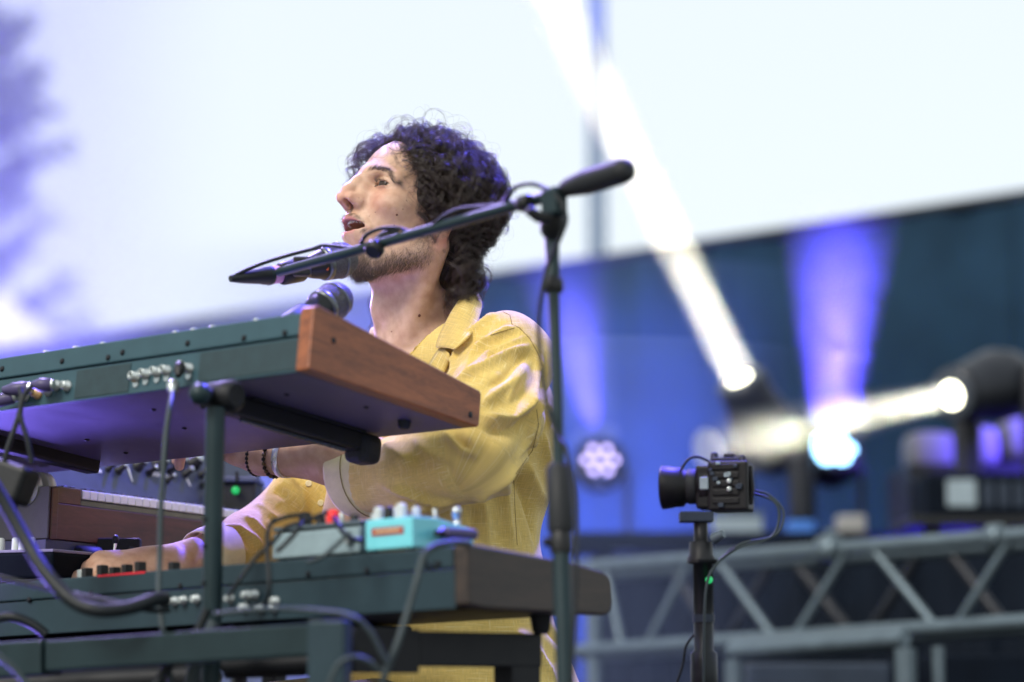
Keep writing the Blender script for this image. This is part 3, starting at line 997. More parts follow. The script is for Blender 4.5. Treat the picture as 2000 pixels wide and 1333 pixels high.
# matt plates let into the rear panel between the socket groups
M_PLATE = mat('matt_rear_plate', (0.022, 0.043, 0.05), 0.65, scale=60, var=0.2, bump=0.2, bscale=500)
for p0, p1 in ((150, 258), (388, 588)):
    xa_, xb__ = u_rear(p0, 740, 0).x, u_rear(p1, 700, 0).x
    upart('rear_plate', MB().box(xa_, xb__, -0.0012, 0.001, 0.003, 0.0405, 0.0005), M_PLATE)
# sockets
jk = [(268, 737), (287, 732), (309, 728), (328, 725), (371, 721)]
for px, py in jk:
    q = u_rear(px, py, 0)
    j = upart('socket', MB().lathe((q.x, 0, q.z), (q.x, -0.013, q.z), [(0, 0.0072), (0.003, 0.0072), (0.0032, 0.0058), (0.012, 0.0055), (0.012, 0.0032), (0.004, 0.003)], 16), M_NUT)
    upart('socket_ring', MB().lathe((q.x, 0, q.z - 0.009), (q.x, -0.003, q.z - 0.009), [(0, 0.005), (0.002, 0.0048)], 12), M_NUT)
q = u_rear(266, 741, 0)
upart('socket', MB().lathe((q.x, 0, q.z), (q.x, -0.008, q.z), [(0, 0.005), (0.006, 0.0045), (0.007, 0.002)], 12), M_ORANGEJ)
for px, py in ((112, 754), (133, 755), (96, 764), (76, 770), (50, 776)):
    q = u_rear(px, py, 0)
    upart('socket', MB().lathe((q.x, 0, q.z), (q.x, -0.011, q.z), [(0, 0.0075), (0.003, 0.0075), (0.0032, 0.006), (0.011, 0.0055), (0.011, 0.003)], 16), M_ORANGEJ if px == 76 else M_NUT)
# plugs pushed in from the left, with leads (things of their own)
def plug(label, a, b, r, m, mt=M_BLACK, name='jack_plug'):
    rt = thing(name, label, 'plug', loc=b)
    a, b = Vector(a), Vector(b)
    L_ = (b - a).length
    part('shell', MB().lathe(a, b, [(0, r * 0.7), (L_ * 0.1, r), (L_ * 0.6, r), (L_ * 0.8, r * 0.7), (L_, r * 0.5)], 14), mt, rt)
    part('collar', MB().lathe(a - (b - a) * 0.08, b, [(0, r * 0.8), (L_ * 0.1, r * 0.82)], 14), M_NUT, rt)
    return rt
for i, (p0, p1, lab) in enumerate((((102, 752), (62, 752), 'black jack plug in the rear of the upper synthesizer, nearest its silver sockets'), ((58, 758), (6, 762), 'long black jack plug at the left edge of the upper synthesizer'), ((30, 775), (-30, 790), 'lowest black plug at the left edge under the upper synthesizer'))):
    a = UM @ u_rear(p0[0], p0[1], -0.016)
    b = UM @ u_rear(p1[0], p1[1], -0.03)
    plug(lab, a, b, 0.009, M_BLACK, M_VIOLETB)
a, b = UM @ u_rear(338, 748, -0.014), UM @ u_rear(337, 768, -0.02)
plug('pale jack plug hanging from the sockets of the upper synthesizer', a, b, 0.008, M_NUT, M_NUT)
plug('black jack plug beside the round silver socket of the upper synthesizer', UM @ u_rear(352, 712, -0.016), UM @ u_rear(348, 735, -0.024), 0.007, M_BLACK)

# ------------------------------------------------------------------ lower synthesizer
LO = P(917, 1187, 2.72)
LM = frame(LO, 0.0, rad(1.7))
LMi = LM.inverted()
ls = thing('synthesizer', 'lower dark teal synthesizer with a blackened wood end, pedals standing on it', 'synthesizer', M=LM)
LL, LD, LH = 1.05, 0.275, 0.0695
def lpart(name, mb, m, root=ls, label=None):
    return part(name, mb, m, root, world=False, label=label)
ck = [(-0.002, 0.003), (-0.002, LH + 0.001), (0.004, LH + 0.0025), (0.12, LH - 0.006), (0.2, LH - 0.012), (0.255, 0.05), (0.268, 0.046), (0.275, 0.038), (0.276, 0.012), (0.272, 0.002), (0.262, -0.003), (0.03, -0.001)]
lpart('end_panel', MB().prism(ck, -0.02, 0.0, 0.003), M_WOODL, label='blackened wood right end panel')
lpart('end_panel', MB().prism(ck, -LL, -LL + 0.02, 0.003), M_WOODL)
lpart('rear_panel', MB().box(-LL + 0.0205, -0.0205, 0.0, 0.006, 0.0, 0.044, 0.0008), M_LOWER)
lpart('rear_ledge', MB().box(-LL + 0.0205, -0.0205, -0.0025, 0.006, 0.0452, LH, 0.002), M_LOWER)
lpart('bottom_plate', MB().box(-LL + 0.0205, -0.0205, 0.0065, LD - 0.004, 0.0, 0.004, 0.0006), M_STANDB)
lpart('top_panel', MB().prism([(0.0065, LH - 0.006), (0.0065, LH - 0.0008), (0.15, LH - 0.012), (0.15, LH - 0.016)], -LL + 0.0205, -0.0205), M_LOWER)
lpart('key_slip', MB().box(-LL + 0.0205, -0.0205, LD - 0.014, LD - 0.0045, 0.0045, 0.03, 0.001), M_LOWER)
nk = 44
kw = (LL - 0.045) / nk
for i in range(nk):
    x = -LL + 0.023 + i * kw
    lpart('key', MB().box(x, x + kw - 0.001, 0.153, LD - 0.016, 0.024, 0.04, 0.001), M_IVORY)
def l_rear(px, py, yl=-0.003):
    N = -(LM.to_3x3() @ Vector((0, 1, 0)))
    return LMi @ hit_plane(px, py, LM @ Vector((0, yl, 0)), N)
for px, py in ((860, 1102), (605, 1122), (720, 1115), (355, 1145), (180, 1160), (60, 1172)):
    q = l_rear(px, py, 0)
    lpart('screw', MB().lathe((q.x, 0, q.z), (q.x, -0.006, q.z), [(0, 0.0038), (0.0035, 0.0038), (0.005, 0.002)], 10), M_SCREW)
for px, py in ((324, 1176), (343, 1175), (361, 1173), (386, 1171), (452, 1170), (485, 1163), (500, 1162), (480, 1187), (540, 1175), (538, 1189), (512, 1190)):
    q = l_rear(px, py, 0)
    lpart('socket', MB().lathe((q.x, 0, q.z), (q.x, -0.01, q.z), [(0, 0.0062), (0.003, 0.0062), (0.0032, 0.005), (0.01, 0.0046), (0.01, 0.0028)], 14), M_NUT)
# rubber foot and the underside bolts near the right end
lpart('support_tray', MB().box(-LL + 0.02, -0.30, 0.02, LD - 0.02, -0.040, -0.003, 0.003), M_STANDB)
for y in (0.21,):
    lpart('foot', MB().lathe((-0.06, y, 0.0), (-0.06, y, -0.026), [(0, 0.014), (0.02, 0.011), (0.024, 0.008)], 14), M_RUBBER)
M_RED = mat('red_tape', (0.55, 0.015, 0.03), 0.45)
M_REDK = mat('red_knob', (0.75, 0.03, 0.03), 0.35)
x0, x1 = l_rear(190, 1135).x, l_rear(283, 1128).x
lpart('red_strip', MB().box(x0, x1, -0.0032, 0.016, LH - 0.0022, LH + 0.0006, 0.0006), M_RED)
for i, px in enumerate((128, 136, 166, 190, 214, 240, 306)):
    q = l_rear(px, 1130)
    lpart('slider_cap', MB().box(q.x - 0.0045, q.x + 0.0045, 0.02, 0.034, LH - 0.004, LH + 0.012 + 0.002 * (i % 3), 0.0015), M_NUT if i == 0 else M_BLACK)

# ------------------------------------------------------------------ pedals on the lower synthesizer
M_AQUA = mat('aqua_enamel', (0.16, 0.56, 0.62), 0.32, var=0.05, coat=0.3)
M_LABELR = mat('red_label', (0.33, 0.03, 0.03), 0.5)
M_LABELC = mat('cream_print', (0.5, 0.42, 0.24), 0.5)
M_GREYP = mat('grey_enamel', (0.2, 0.27, 0.29), 0.4, scale=20)
M_WHITEK = mat('white_knob', (0.48, 0.52, 0.5), 0.35, var=0.15)
TOPZ = LH + 0.003
def pedal_frame(px_left, px_right, yl):
    xa, xb = l_rear(px_left, 1080, yl).x, l_rear(px_right, 1080, yl).x
    return xa, xb
xa, xb = pedal_frame(714, 806, -0.002)
PM = LM @ Matrix.Translation((xa, -0.002, TOPZ))
aq = thing('effects_pedal', 'light aqua effects pedal with a small red label and white knobs', 'pedal', M=PM)
pw, pd, ph = xb - xa, 0.112, 0.036
def qpart(name, mb, m, root, label=None):
    return part(name, mb, m, root, world=False, label=label)
bd = qpart('body', MB().prism([(0, 0), (0, ph - 0.002), (0.002, ph), (0.045, ph), (pd, ph - 0.01), (pd, 0)], 0, pw, 0.0018), M_AQUA, aq)
for (x, y) in ((0.006, 0.006), (pw - 0.006, 0.006), (0.006, pd - 0.006), (pw - 0.006, pd - 0.006)):
    qpart('rubber_foot', MB().lathe((x, y, 0.0), (x, y, -0.0032), [(0, 0.005), (0.003, 0.0045)], 10), M_RUBBER, aq)
lb = qpart('label_plate', MB().box(pw * 0.15, pw * 0.82, -0.0012, 0.0006, ph * 0.46, ph * 0.7), M_LABELR, aq)
qpart('label_print', MB().box(pw * 0.21, pw * 0.76, -0.0016, -0.0002, ph * 0.545, ph * 0.625), M_LABELC, lb)
for i, (x, y, r, h, m) in enumerate(((0.009, 0.014, 0.0065, 0.016, M_WHITEK), (0.026, 0.012, 0.0062, 0.015, M_BLACK), (0.042, 0.016, 0.0068, 0.018, M_WHITEK), (0.02, 0.036, 0.0062, 0.017, M_WHITEK), (0.044, 0.04, 0.0055, 0.0155, M_WHITEK))):
    qpart('knob', MB().lathe((x, y, ph - 0.0015), (x, y, ph + h), [(0, r), (h * 0.75, r * 0.92), (h, r * 0.8), (h + 0.001, r * 0.3)], 16), m, aq)
qpart('toggle', MB().lathe((pw - 0.006, 0.048, ph - 0.002), (pw - 0.006, 0.048, ph + 0.012), [(0, 0.004), (0.004, 0.004), (0.0045, 0.0018), (0.011, 0.003), (0.013, 0.002)], 12), M_NUT, aq)
qpart('lamp', MB().ball((pw - 0.008, 0.072, ph - 0.005), 0.003, 2), M_WHITEK, aq)
qpart('footswitch', MB().lathe((pw - 0.014, 0.098, ph - 0.012), (pw - 0.014, 0.098, ph + 0.02), [(0, 0.007), (0.004, 0.007), (0.0045, 0.0045), (0.018, 0.0045), (0.019, 0.006), (0.026, 0.006), (0.029, 0.003)], 14), M_NUT, aq)
qpart('socket', MB().lathe((pw - 0.001, 0.052, 0.02), (pw + 0.006, 0.052, 0.02), [(0, 0.0062), (0.004, 0.0062), (0.0042, 0.005), (0.007, 0.0046)], 14), M_NUT, aq)
# its angled patch plug and lead
a = PM @ Vector((pw + 0.006, 0.05, 0.019))
rt = thing('patch_plug', 'flat dark patch plug in the side of the aqua pedal', 'plug', loc=a)
part('shell', MB().box(pw + 0.004, pw + 0.02, 0.04, 0.098, 0.012, 0.024, 0.004, PM), M_VIOLETB, rt)
part('strain_relief', MB().tube([PM @ Vector((pw + 0.012, 0.042, 0.018)), PM @ Vector((pw + 0.014, 0.026, 0.016))], [0.005, 0.0035], 10), M_BLACK, rt)

xa, xb = pedal_frame(524, 694, -0.002)
PG = LM @ Matrix.Translation((xa, 0.004, TOPZ))
gp = thing('effects_pedal', 'grey effects pedal tangled in black leads, red knob on top', 'pedal', M=PG)
pw2, pd2, ph2 = xb - xa, 0.07, 0.034
bd = qpart('body', MB().prism([(0, 0), (0.002, ph2 - 0.005), (0.005, ph2 - 0.003), (pd2, ph2), (pd2, 0)], 0, pw2, 0.002), M_GREYP, gp)
qpart('lid', MB().box(-0.001, pw2 + 0.001, 0.003, pd2 + 0.001, ph2 - 0.001, ph2 + 0.004, 0.0015), M_ALU, gp)
for (x, y, r, h, m) in ((0.028, 0.03, 0.008, 0.018, M_BLACK), (0.058, 0.024, 0.006, 0.012, M_BLACK), (0.078, 0.024, 0.0085, 0.017, M_REDK), (0.095, 0.02, 0.003, 0.012, M_NUT), (0.107, 0.03, 0.0055, 0.01, M_BLACK)):
    qpart('knob', MB().lathe((x, y, ph2 + 0.0035), (x, y, ph2 + 0.004 + h), [(0, r), (h * 0.7, r * 0.95), (h, r * 0.8), (h + 0.001, r * 0.3)], 16), m, gp)
for x in (0.01, pw2 - 0.01):
    qpart('rubber_foot', MB().lathe((x, 0.01, 0.0), (x, 0.01, -0.0032), [(0, 0.006), (0.003, 0.005)], 10), M_RUBBER, gp)
qpart('socket', MB().lathe((pw2 - 0.012, -0.001, 0.015), (pw2 - 0.012, -0.009, 0.015), [(0, 0.006), (0.004, 0.006), (0.0042, 0.0048), (0.008, 0.0046)], 14), M_NUT, gp)
xa2, xb2 = l_rear(690, 1080).x, l_rear(716, 1080).x
PB = LM @ Matrix.Translation((xa2 + 0.004, 0.02, TOPZ))
pb = thing('power_box', 'small black box squeezed between the grey and the aqua pedal', 'box', M=PB)
qpart('body', MB().box(-0.006, 0.026, 0, 0.06, 0, 0.03, 0.004), M_BLACK, pb)
qpart('knob', MB().lathe((0.004, 0.012, 0.029), (0.004, 0.012, 0.045), [(0, 0.007), (0.008, 0.0075), (0.016, 0.0085), (0.017, 0.004)], 14), M_WHITEK, pb)

# ------------------------------------------------------------------ keyboard stand
st_top = P(421, 790, 2.86)
st = thing('keyboard_stand', 'black column stand carrying both synthesizers on horizontal arms', 'stand', loc=(st_top.x, st_top.y, 0))
M_STAND = mat('stand_paint', (0.011, 0.025, 0.029), 0.4, 0.15, scale=20)
sx, sy = st_top.x, st_top.y
col = part('column', MB().tube([(sx, sy, 0.03), (sx, sy, st_top.z - 0.004)], 0.0118, 20), M_STAND, st)
for py in (1015, 1068, 1140, 1210):
    z = P(421, py, 2.86).z
    part('hole_plug', MB().lathe((sx - 0.009, sy - 0.0085, z), (sx - 0.0105, sy - 0.0105, z), [(0, 0.003), (0.002, 0.0028)], 10), M_SCREW, col)
kb = P(391, 770, 2.84)
e2u = (UM.to_3x3() @ Vector((0, 1, 0)))
bc = P(428, 776, 2.88)
part('clamp', MB().lathe(bc - E1 * 0.018, bc + E1 * 0.03, [(0, 0.012), (0.004, 0.018), (0.042, 0.02), (0.048, 0.014)], 20), M_STANDB, st)
part('knob', MB().ball(kb, 0.0135, 3), M_STAND, st)
part('knob_stem', MB().tube([kb, bc], 0.009, 12), M_STANDB, st)
def under_pt(px, py, off):
    q = u_under(px, py)
    return UM @ Vector((q.x, q.y, off))
a0, a1 = under_pt(452, 768, -0.016), under_pt(712, 846, -0.016)
L_ = (a1 - a0).length
aM = Matrix.Translation(a0) @ (a1 - a0).to_track_quat('Y', 'Z').to_matrix().to_4x4()
part('arm', MB().box(-0.014, 0.014, -0.04, L_, -0.012, 0.014, 0.004, aM), M_STANDB, st)
part('arm_rib', MB().box(-0.004, 0.004, 0.02, L_ * 0.86, -0.0165, -0.012, 0.002, aM), M_GLOSS, st)
part('arm_pad', MB().box(-0.0155, 0.0155, L_ * 0.1, L_ * 0.95, 0.0125, 0.0158, 0.001, aM), M_RUBBER, st)
part('end_stop', MB().box(-0.021, 0.021, L_ - 0.02, L_ + 0.02, -0.026, 0.014, 0.012, aM, seg=3), M_RUBBER, st)
# second arm of the upper tier, out at the left
off = E1 * -0.52
part('arm', MB().box(-0.014, 0.014, -0.04, L_, -0.012, 0.014, 0.004, Matrix.Translation(off) @ aM), M_STANDB, st)
part('column', MB().tube([(sx + off.x, sy + off.y, 0.03), Vector((sx, sy, st_top.z - 0.01)) + off], 0.0118, 20), M_STAND, st)
# lower tier: cross bar, square post, bracket arms
cb0, cb1 = P(-60, 1292, 2.93), P(650, 1247, 2.66)
d_ = (cb1 - cb0)
cM = Matrix.Translation(cb0) @ d_.to_track_quat('X', 'Z').to_matrix().to_4x4()
part('cross_bar', MB().box(0, d_.length * 0.245, -0.02, 0.02, -0.022, 0.019, 0.003, cM), M_STAND, st)
part('cross_bar', MB().box(d_.length * 0.252, d_.length, -0.018, 0.018, -0.0185, 0.0175, 0.003, cM), M_STAND, st)
sp = P(645, 1212, 2.64)
part('square_post', MB().box(-0.0205, 0.0205, -0.02, 0.02, 0.03, sp.z, 0.003, Matrix.Translation((sp.x, sp.y, 0)) @ Matrix.Rotation(rad(-8), 4, 'Z')), M_LOWER, st)
b0, b1 = P(672, 1225, 2.70), P(1040, 1240, 2.94)
d_ = b1 - b0
bM = Matrix.Translation(b0) @ Vector((d_.x, d_.y, 0)).to_track_quat('X', 'Z').to_matrix().to_4x4()
bl = Vector((d_.x, d_.y, 0)).length
zdrop = lambda t, py: P(672 + 368 * t, py, 2.70 + 0.24 * t).z - b0.z
part('bracket_arm', MB().box(0, bl * 0.33, -0.016, 0.016, zdrop(0.1, 1315), zdrop(0.1, 1228), 0.002, bM), M_STANDB, st)
part('bracket_arm', MB().box(bl * 0.33, bl, -0.0155, 0.0155, zdrop(0.7, 1303), zdrop(0.7, 1236), 0.002, bM), M_STANDB, st)
part('bracket_leg', MB().box(bl * 0.83, bl * 0.995, -0.015, 0.015, 0.02 - b0.z, zdrop(0.9, 1300), 0.002, bM), M_STANDB, st)
# far black bracket on the left of the square post and the dark lower rail
c0, c1 = P(440, 1300, 2.95), P(640, 1292, 2.9)
part('rear_rail', MB().tube([c0, c1], 0.016, 4), M_STANDB, st)
c0, c1 = P(-60, 1345, 3.1), P(420, 1322, 3.0)
part('rear_rail', MB().tube([c0, c1], 0.024, 4), M_STANDB, st)
for px in (100, 620, 960):
    q = P(px, 1500, 2.8)
    part('floor_bar', MB().box(q.x - 0.02, q.x + 0.02, 2.45, 3.35, 0.0, 0.03, 0.004), M_STANDB, st)
# pale underside strip of the keys seen below the cross bar
# ------------------------------------------------------------------ wooden keyboard behind (keys facing right)
mo_l = P(96, 1052, 3.52)          # bottom left front corner
mo_r = P(470, 1092, 3.86)
md_ = Vector((mo_r.x - mo_l.x, mo_r.y - mo_l.y, 0)).normalized()
mnb = Vector((-md_.y, md_.x, 0))
if mnb.y < 0:
    mnb = -mnb
tilt = math.atan2(mo_r.z - mo_l.z, math.hypot(mo_r.x - mo_l.x, mo_r.y - mo_l.y))
m1_ = Vector((md_.x * math.cos(tilt), md_.y * math.cos(tilt), math.sin(tilt)))
m3_ = m1_.cross(mnb)
MM = Matrix(((m1_.x, mnb.x, m3_.x, mo_l.x), (m1_.y, mnb.y, m3_.y, mo_l.y), (m1_.z, mnb.z, m3_.z, mo_l.z), (0, 0, 0, 1)))
mk = thing('wooden_synthesizer', 'mahogany keyboard with white keys and two white wheels under the upper synthesizer', 'synthesizer', M=MM)
MMi = MM.inverted()
def m_front(px, py, yl=0.0):
    N = -(MM.to_3x3() @ Vector((0, 1, 0)))
    return MMi @ hit_plane(px, py, MM @ Vector((0, yl, 0)), N)
def mpart(name, mb, m, root=mk, label=None):
    return part(name, mb, m, root, world=False, label=label)
hF = m_front(120, 984).z            # top of the front board
ML = 0.70
mpart('front_board', MB().box(0.0135, ML - 0.015, 0.0, 0.014, 0.0, hF, 0.001), M_WOODB)
mpart('corner_post', MB().box(0.0, 0.0125, -0.003, 0.012, -0.001, m_front(96, 951).z, 0.001), M_WOODB)
M_SIDE = mat('pale_side_board', (0.12, 0.115, 0.11), 0.6, scale=30)
mpart('side_board', MB().box(-0.004, -0.0005, 0.0, 0.3, 0.0, m_front(96, 949).z, 0.001), M_SIDE)
kx = m_front(165, 960).x
hK = m_front(165, 975).z
mpart('key_block', MB().box(0.0135, kx - 0.001, 0.005, 0.15, hF + 0.001, m_front(120, 951, 0.005).z, 0.001), M_WOODB)
M_FELT = mat('key_bed', (0.16, 0.17, 0.13), 0.8)
mpart('key_bed', MB().box(kx, ML - 0.015, 0.006, 0.15, hF + 0.001, hK - 0.002, 0.001), M_FELT)
kwm = 0.0222 * 0.72
i = 0
x = kx + 0.001
pat = [1, 1, 0, 1, 1, 1, 0]
while x + kwm < ML - 0.016:
    k_ = mpart('key', MB().box(x, x + kwm - 0.0009, 0.0045, 0.14, hK, hK + 0.0135, 0.0012), M_IVORY)
    if pat[i % 7]:
        mpart('black_key', MB().prism([(0.052, hK + 0.0137), (0.058, hK + 0.024), (0.14, hK + 0.024), (0.14, hK + 0.0137)], x + kwm * 0.72, x + kwm * 1.28, 0.001), M_EBONY)
    x += kwm
    i += 1
M_RAILY = mat('ochre_rail', (0.3, 0.27, 0.15), 0.7)
mpart('rear_rail', MB().box(0.0135, ML - 0.015, 0.1405, 0.15, hK, hK + 0.03, 0.001), M_RAILY)
M_PANELB = mat('blue_grey_control_panel', (0.05, 0.06, 0.1), 0.4)
pt = rad(62)
PMm = Matrix.Translation((0.0, 0.152, hK + 0.012)) @ Matrix.Rotation(pt, 4, 'X')
mpart('control_panel', MB().box(0.0135, ML - 0.015, 0.0, 0.24, -0.006, 0.0, 0.001, PMm), M_PANELB)
M_LINE = mat('white_print', (0.6, 0.62, 0.66), 0.5)
cp = MM @ PMm
cpi = cp.inverted()
def m_panel(px, py):
    N = cp.to_3x3() @ Vector((0, 0, 1))
    return cpi @ hit_plane(px, py, cp @ Vector((0, 0, 0)), N)
for px0, py0, px1, py1 in ((249, 914, 258, 942), (358, 921, 371, 951)):
    a_, b_ = m_panel(px0, py0), m_panel(px1, py1)
    mpart('panel_line', MB().tube([PMm @ Vector((a_.x, a_.y, 0.0012)), PMm @ Vector((b_.x, b_.y, 0.0012))], 0.0012, 6), M_LINE)
mpart('panel_strip', MB().box(0.02, ML - 0.02, 0.004, 0.012, 0.0002, 0.0025, 0.0006, PMm), M_RAILY)
for px, py, r in ((308, 908, 0.013), (345, 906, 0.013), (377, 906, 0.014), (268, 912, 0.010), (290, 925, 0.006), (330, 922, 0.006), (360, 928, 0.007), (392, 930, 0.007), (230, 921, 0.007), (210, 918, 0.005), (325, 941, 0.005), (395, 950, 0.006)):
    q = m_panel(px, py)
    mpart('knob', MB().lathe(PMm @ Vector((q.x, q.y, 0.0)), PMm @ Vector((q.x, q.y, 0.03)), [(0, r), (0.004, r), (0.006, r * 0.75), (0.02, r * 0.7), (0.0205, r * 0.62), (0.021, 0.001)], 18), M_BLACK)
    mpart('knob_cap', MB().lathe(PMm @ Vector((q.x, q.y, 0.0205)), PMm @ Vector((q.x, q.y, 0.03)), [(0, r * 0.6), (0.0015, r * 0.58), (0.002, 0.001)], 16), M_NUT)
q = m_panel(310, 932)
fc = bpy.data.curves.new('panel_lettering', 'FONT')
fc.body = 'MODIFIERS'
fc.size = 0.0105
fc.extrude = 0.0003
fc.align_x = 'CENTER'
ft_ = bpy.data.objects.new('lettering_source', fc)
COL.objects.link(ft_)
bpy.context.view_layer.update()
fm_ = bpy.data.meshes.new_from_object(ft_.evaluated_get(bpy.context.evaluated_depsgraph_get()))
bpy.data.objects.remove(ft_)
fm_.materials.clear()
fm_.materials.append(M_LINE)
fo_ = bpy.data.objects.new('panel_lettering', fm_)
COL.objects.link(fo_)
fo_.parent = mk
fo_.matrix_local = PMm @ Matrix.Translation((q.x, q.y, 0.0008))
q = m_panel(187, 920)
mpart('label_strip', MB().box(q.x - 0.012, q.x + 0.012, q.y - 0.003, q.y + 0.003, 0.0002, 0.0012, 0, PMm), M_LINE)
mpart('cabinet_back', MB().box(0.0, ML, 0.26, 0.3, 0.0, hK + 0.02, 0.002), M_WOODB)
for px in (86, 121):
    q = m_front(px, 945, 0.09)
    xx = 0.026 if px == 121 else -0.002
    wh = mpart('wheel', MB().lathe((xx - 0.006, 0.05, hK + 0.012), (xx + 0.008, 0.05, hK + 0.012), [(0, 0.024), (0.001, 0.026), (0.013, 0.026), (0.014, 0.024)], 32), M_IVORY)
mpart('wheel_panel', MB().box(-0.004, kx - 0.002, 0.02, 0.14, m_front(96, 951).z - 0.004, m_front(96, 951).z + 0.003, 0.001), M_WHITEK)
mpart('base_board', MB().box(-0.004, ML, 0.002, 0.3, -0.03, -0.001, 0.001), M_PANELB)
for x_ in (0.06, ML - 0.06):
    mpart('stand_leg', MB().box(x_ - 0.015, x_ + 0.015, 0.1, 0.13, -mo_l.z + 0.002, -0.031, 0.002), M_STANDB)

# things under and beside the wooden keyboard
dc = P(185, 1088, 3.56)
rt = thing('clamp_roller', 'black roller clamp with a chrome lever under the mahogany keyboard', 'clamp', loc=(dc.x, dc.y, dc.z - 0.035))
part('roller', MB().lathe(P(148, 1088, 3.56), P(212, 1092, 3.6), [(0, 0.012), (0.003, 0.017), (0.038, 0.017), (0.042, 0.014)], 20), M_RUBBER, rt)
part('end_cap', MB().lathe(P(224, 1094, 3.56), P(236, 1094, 3.56), [(0, 0.012), (0.002, 0.015), (0.008, 0.015)], 20), M_BLACK, rt)
part('lever', MB().tube([P(222, 1090, 3.53), P(224, 1072, 3.53), P(226, 1058, 3.53)], [0.003, 0.0024, 0.003], 8), M_CHROME, rt)
part('lever_ball', MB().ball(P(226, 1054, 3.53), 0.0052, 2, (1, 1, 1.4)), M_BLACK, rt)
part('bracket', MB().box(dc.x - 0.05, dc.x + 0.06, 3.6, 3.62, dc.z - 0.06, dc.z + 0.03, 0.003), M_STANDB, rt)
part('support', MB().tube([(dc.x, 3.61, 0), (dc.x, 3.61, dc.z - 0.05)], 0.012, 10), M_STANDB, rt)
rc = P(290, 1092, 3.62)
rt2 = thing('drum_roller', 'second black roller to the right of the chrome lever', 'clamp', loc=(rc.x, rc.y, rc.z - 0.03))
part('roller', MB().lathe(P(245, 1092, 3.6), P(335, 1100, 3.64), [(0, 0.012), (0.004, 0.02), (0.06, 0.02), (0.066, 0.014)], 20), M_RUBBER, rt2)
part('support', MB().tube([(rc.x, 3.65, 0), (rc.x, 3.65, rc.z)], 0.012, 10), M_STANDB, rt2)

# dark pedal with cream knobs at the left edge
pa, pb_ = P(-60, 1122, 3.18), P(104, 1078, 3.3)
bx = thing('effects_pedal', 'dark effects pedal with cream knobs at the left edge', 'pedal', loc=(pa.x, pa.y, pa.z))
Mx = Matrix.Translation((pb_.x, pb_.y, pa.z)) @ Matrix.Rotation(-TH * 0.6, 4, 'Z')
hh = pb_.z - pa.z
part('body', MB().box(-0.14, 0.0, 0.0, 0.1, 0.0, hh, 0.004, Mx), M_CASE, bx)
part('top_plate', MB().box(-0.139, -0.001, 0.001, 0.1, hh, hh + 0.004, 0.001, Mx), mat('top_plate_light_tint', (0.22, 0.2, 0.34), 0.35), bx)  # violet light on the pedal top painted as the plate colour
for x_, r in ((-0.075, 0.0055), (-0.062, 0.007), (-0.048, 0.005), (-0.1, 0.007)):
    part('knob', MB().lathe(Mx @ Vector((x_, 0.02, hh + 0.004)), Mx @ Vector((x_, 0.02, hh + 0.024)), [(0, r), (0.016, r * 0.9), (0.018, r * 0.5)], 14), M_WHITEK, bx)
part('stand_plate', MB().box(-0.16, 0.03, -0.02, 0.14, -0.02, -0.001, 0.003, Mx), M_STANDB, bx)
part('stand_post', MB().box(-0.09, -0.06, 0.05, 0.08, -pa.z + 0.002, -0.021, 0.003, Mx), M_STANDB, bx)

# power supply hanging in its lead at the left edge
ps = P(25, 940, 2.96)
pw_ = thing('power_supply', 'black power supply hanging in its leads at the left edge', 'power supply', loc=(ps.x, ps.y, ps.z - 0.03))
Mp = Matrix.Translation(ps) @ Matrix.Rotation(rad(20), 4, 'Y') @ Matrix.Rotation(rad(-25), 4, 'Z')
part('body', MB().box(-0.038, 0.026, -0.02, 0.02, -0.026, 0.022, 0.008, Mp, 3), M_BLACK, pw_)
part('strain_relief', MB().tube([Mp @ Vector((0.012, 0, -0.02)), Mp @ Vector((0.022, 0, -0.04))], [0.006, 0.003], 8), M_BLACK, pw_)
cable('black lead crossing from the upper plugs down to the power supply', [(40, 758, 2.97), (42, 785, 2.96), (36, 815, 2.955), (14, 880, 2.95), (8, 915, 2.95)], 0.0033, M_CABLE)
cable('second black lead of the crossing pair at the left edge', [(62, 755, 2.97), (46, 775, 2.96), (40, 812, 2.955), (54, 860, 2.95), (62, 905, 2.95)], 0.0033, M_CABLE)
cable('thick dark multicore cable sweeping from the left edge to the lower sockets', [(-30, 920, 2.8), (10, 985, 2.8), (50, 1055, 2.79), (90, 1120, 2.77), (140, 1172, 2.75), (190, 1192, 2.74), (250, 1188, 2.75), (300, 1172, 2.77), (322, 1172, 2.8)], 0.0085, M_CABLE)
cable('thin dark lead along the lower synthesizer into its sockets', [(-20, 1122, 2.85), (60, 1142, 2.83), (130, 1158, 2.8), (200, 1172, 2.78), (290, 1192, 2.77), (330, 1192, 2.8)], 0.0032, M_CABLE)
cable('grey lead hanging from the pale jack plug', [(337, 768, 2.9), (331, 800, 2.87), (324, 850, 2.86), (318, 930, 2.85), (314, 1000, 2.845), (312, 1090, 2.84), (310, 1160, 2.82), (318, 1230, 2.8), (328, 1290, 2.8), (336, 1345, 2.8)], 0.0034, M_CABLEG)
cable('grey lead falling from the aqua pedal across the lower synthesizer', [(916, 1062, 2.72), (886, 1060, 2.69), (848, 1068, 2.67), (828, 1085, 2.655), (815, 1130, 2.645), (798, 1190, 2.64), (775, 1260, 2.63), (755, 1310, 2.63), (742, 1350, 2.63)], 0.0040, M_CABLEG)
cable('thin dark lead curling under the aqua pedal', [(826, 1078, 2.66), (832, 1098, 2.66), (842, 1112, 2.665), (850, 1100, 2.67)], 0.0022, M_CABLE)
cable('black lead from the grey pedal down behind the column', [(640, 1000, 2.8), (600, 1018, 2.79), (560, 1030, 2.79), (532, 1060, 2.78), (500, 1090, 2.77), (470, 1130, 2.765), (445, 1168, 2.77)], 0.0027, M_CABLE)
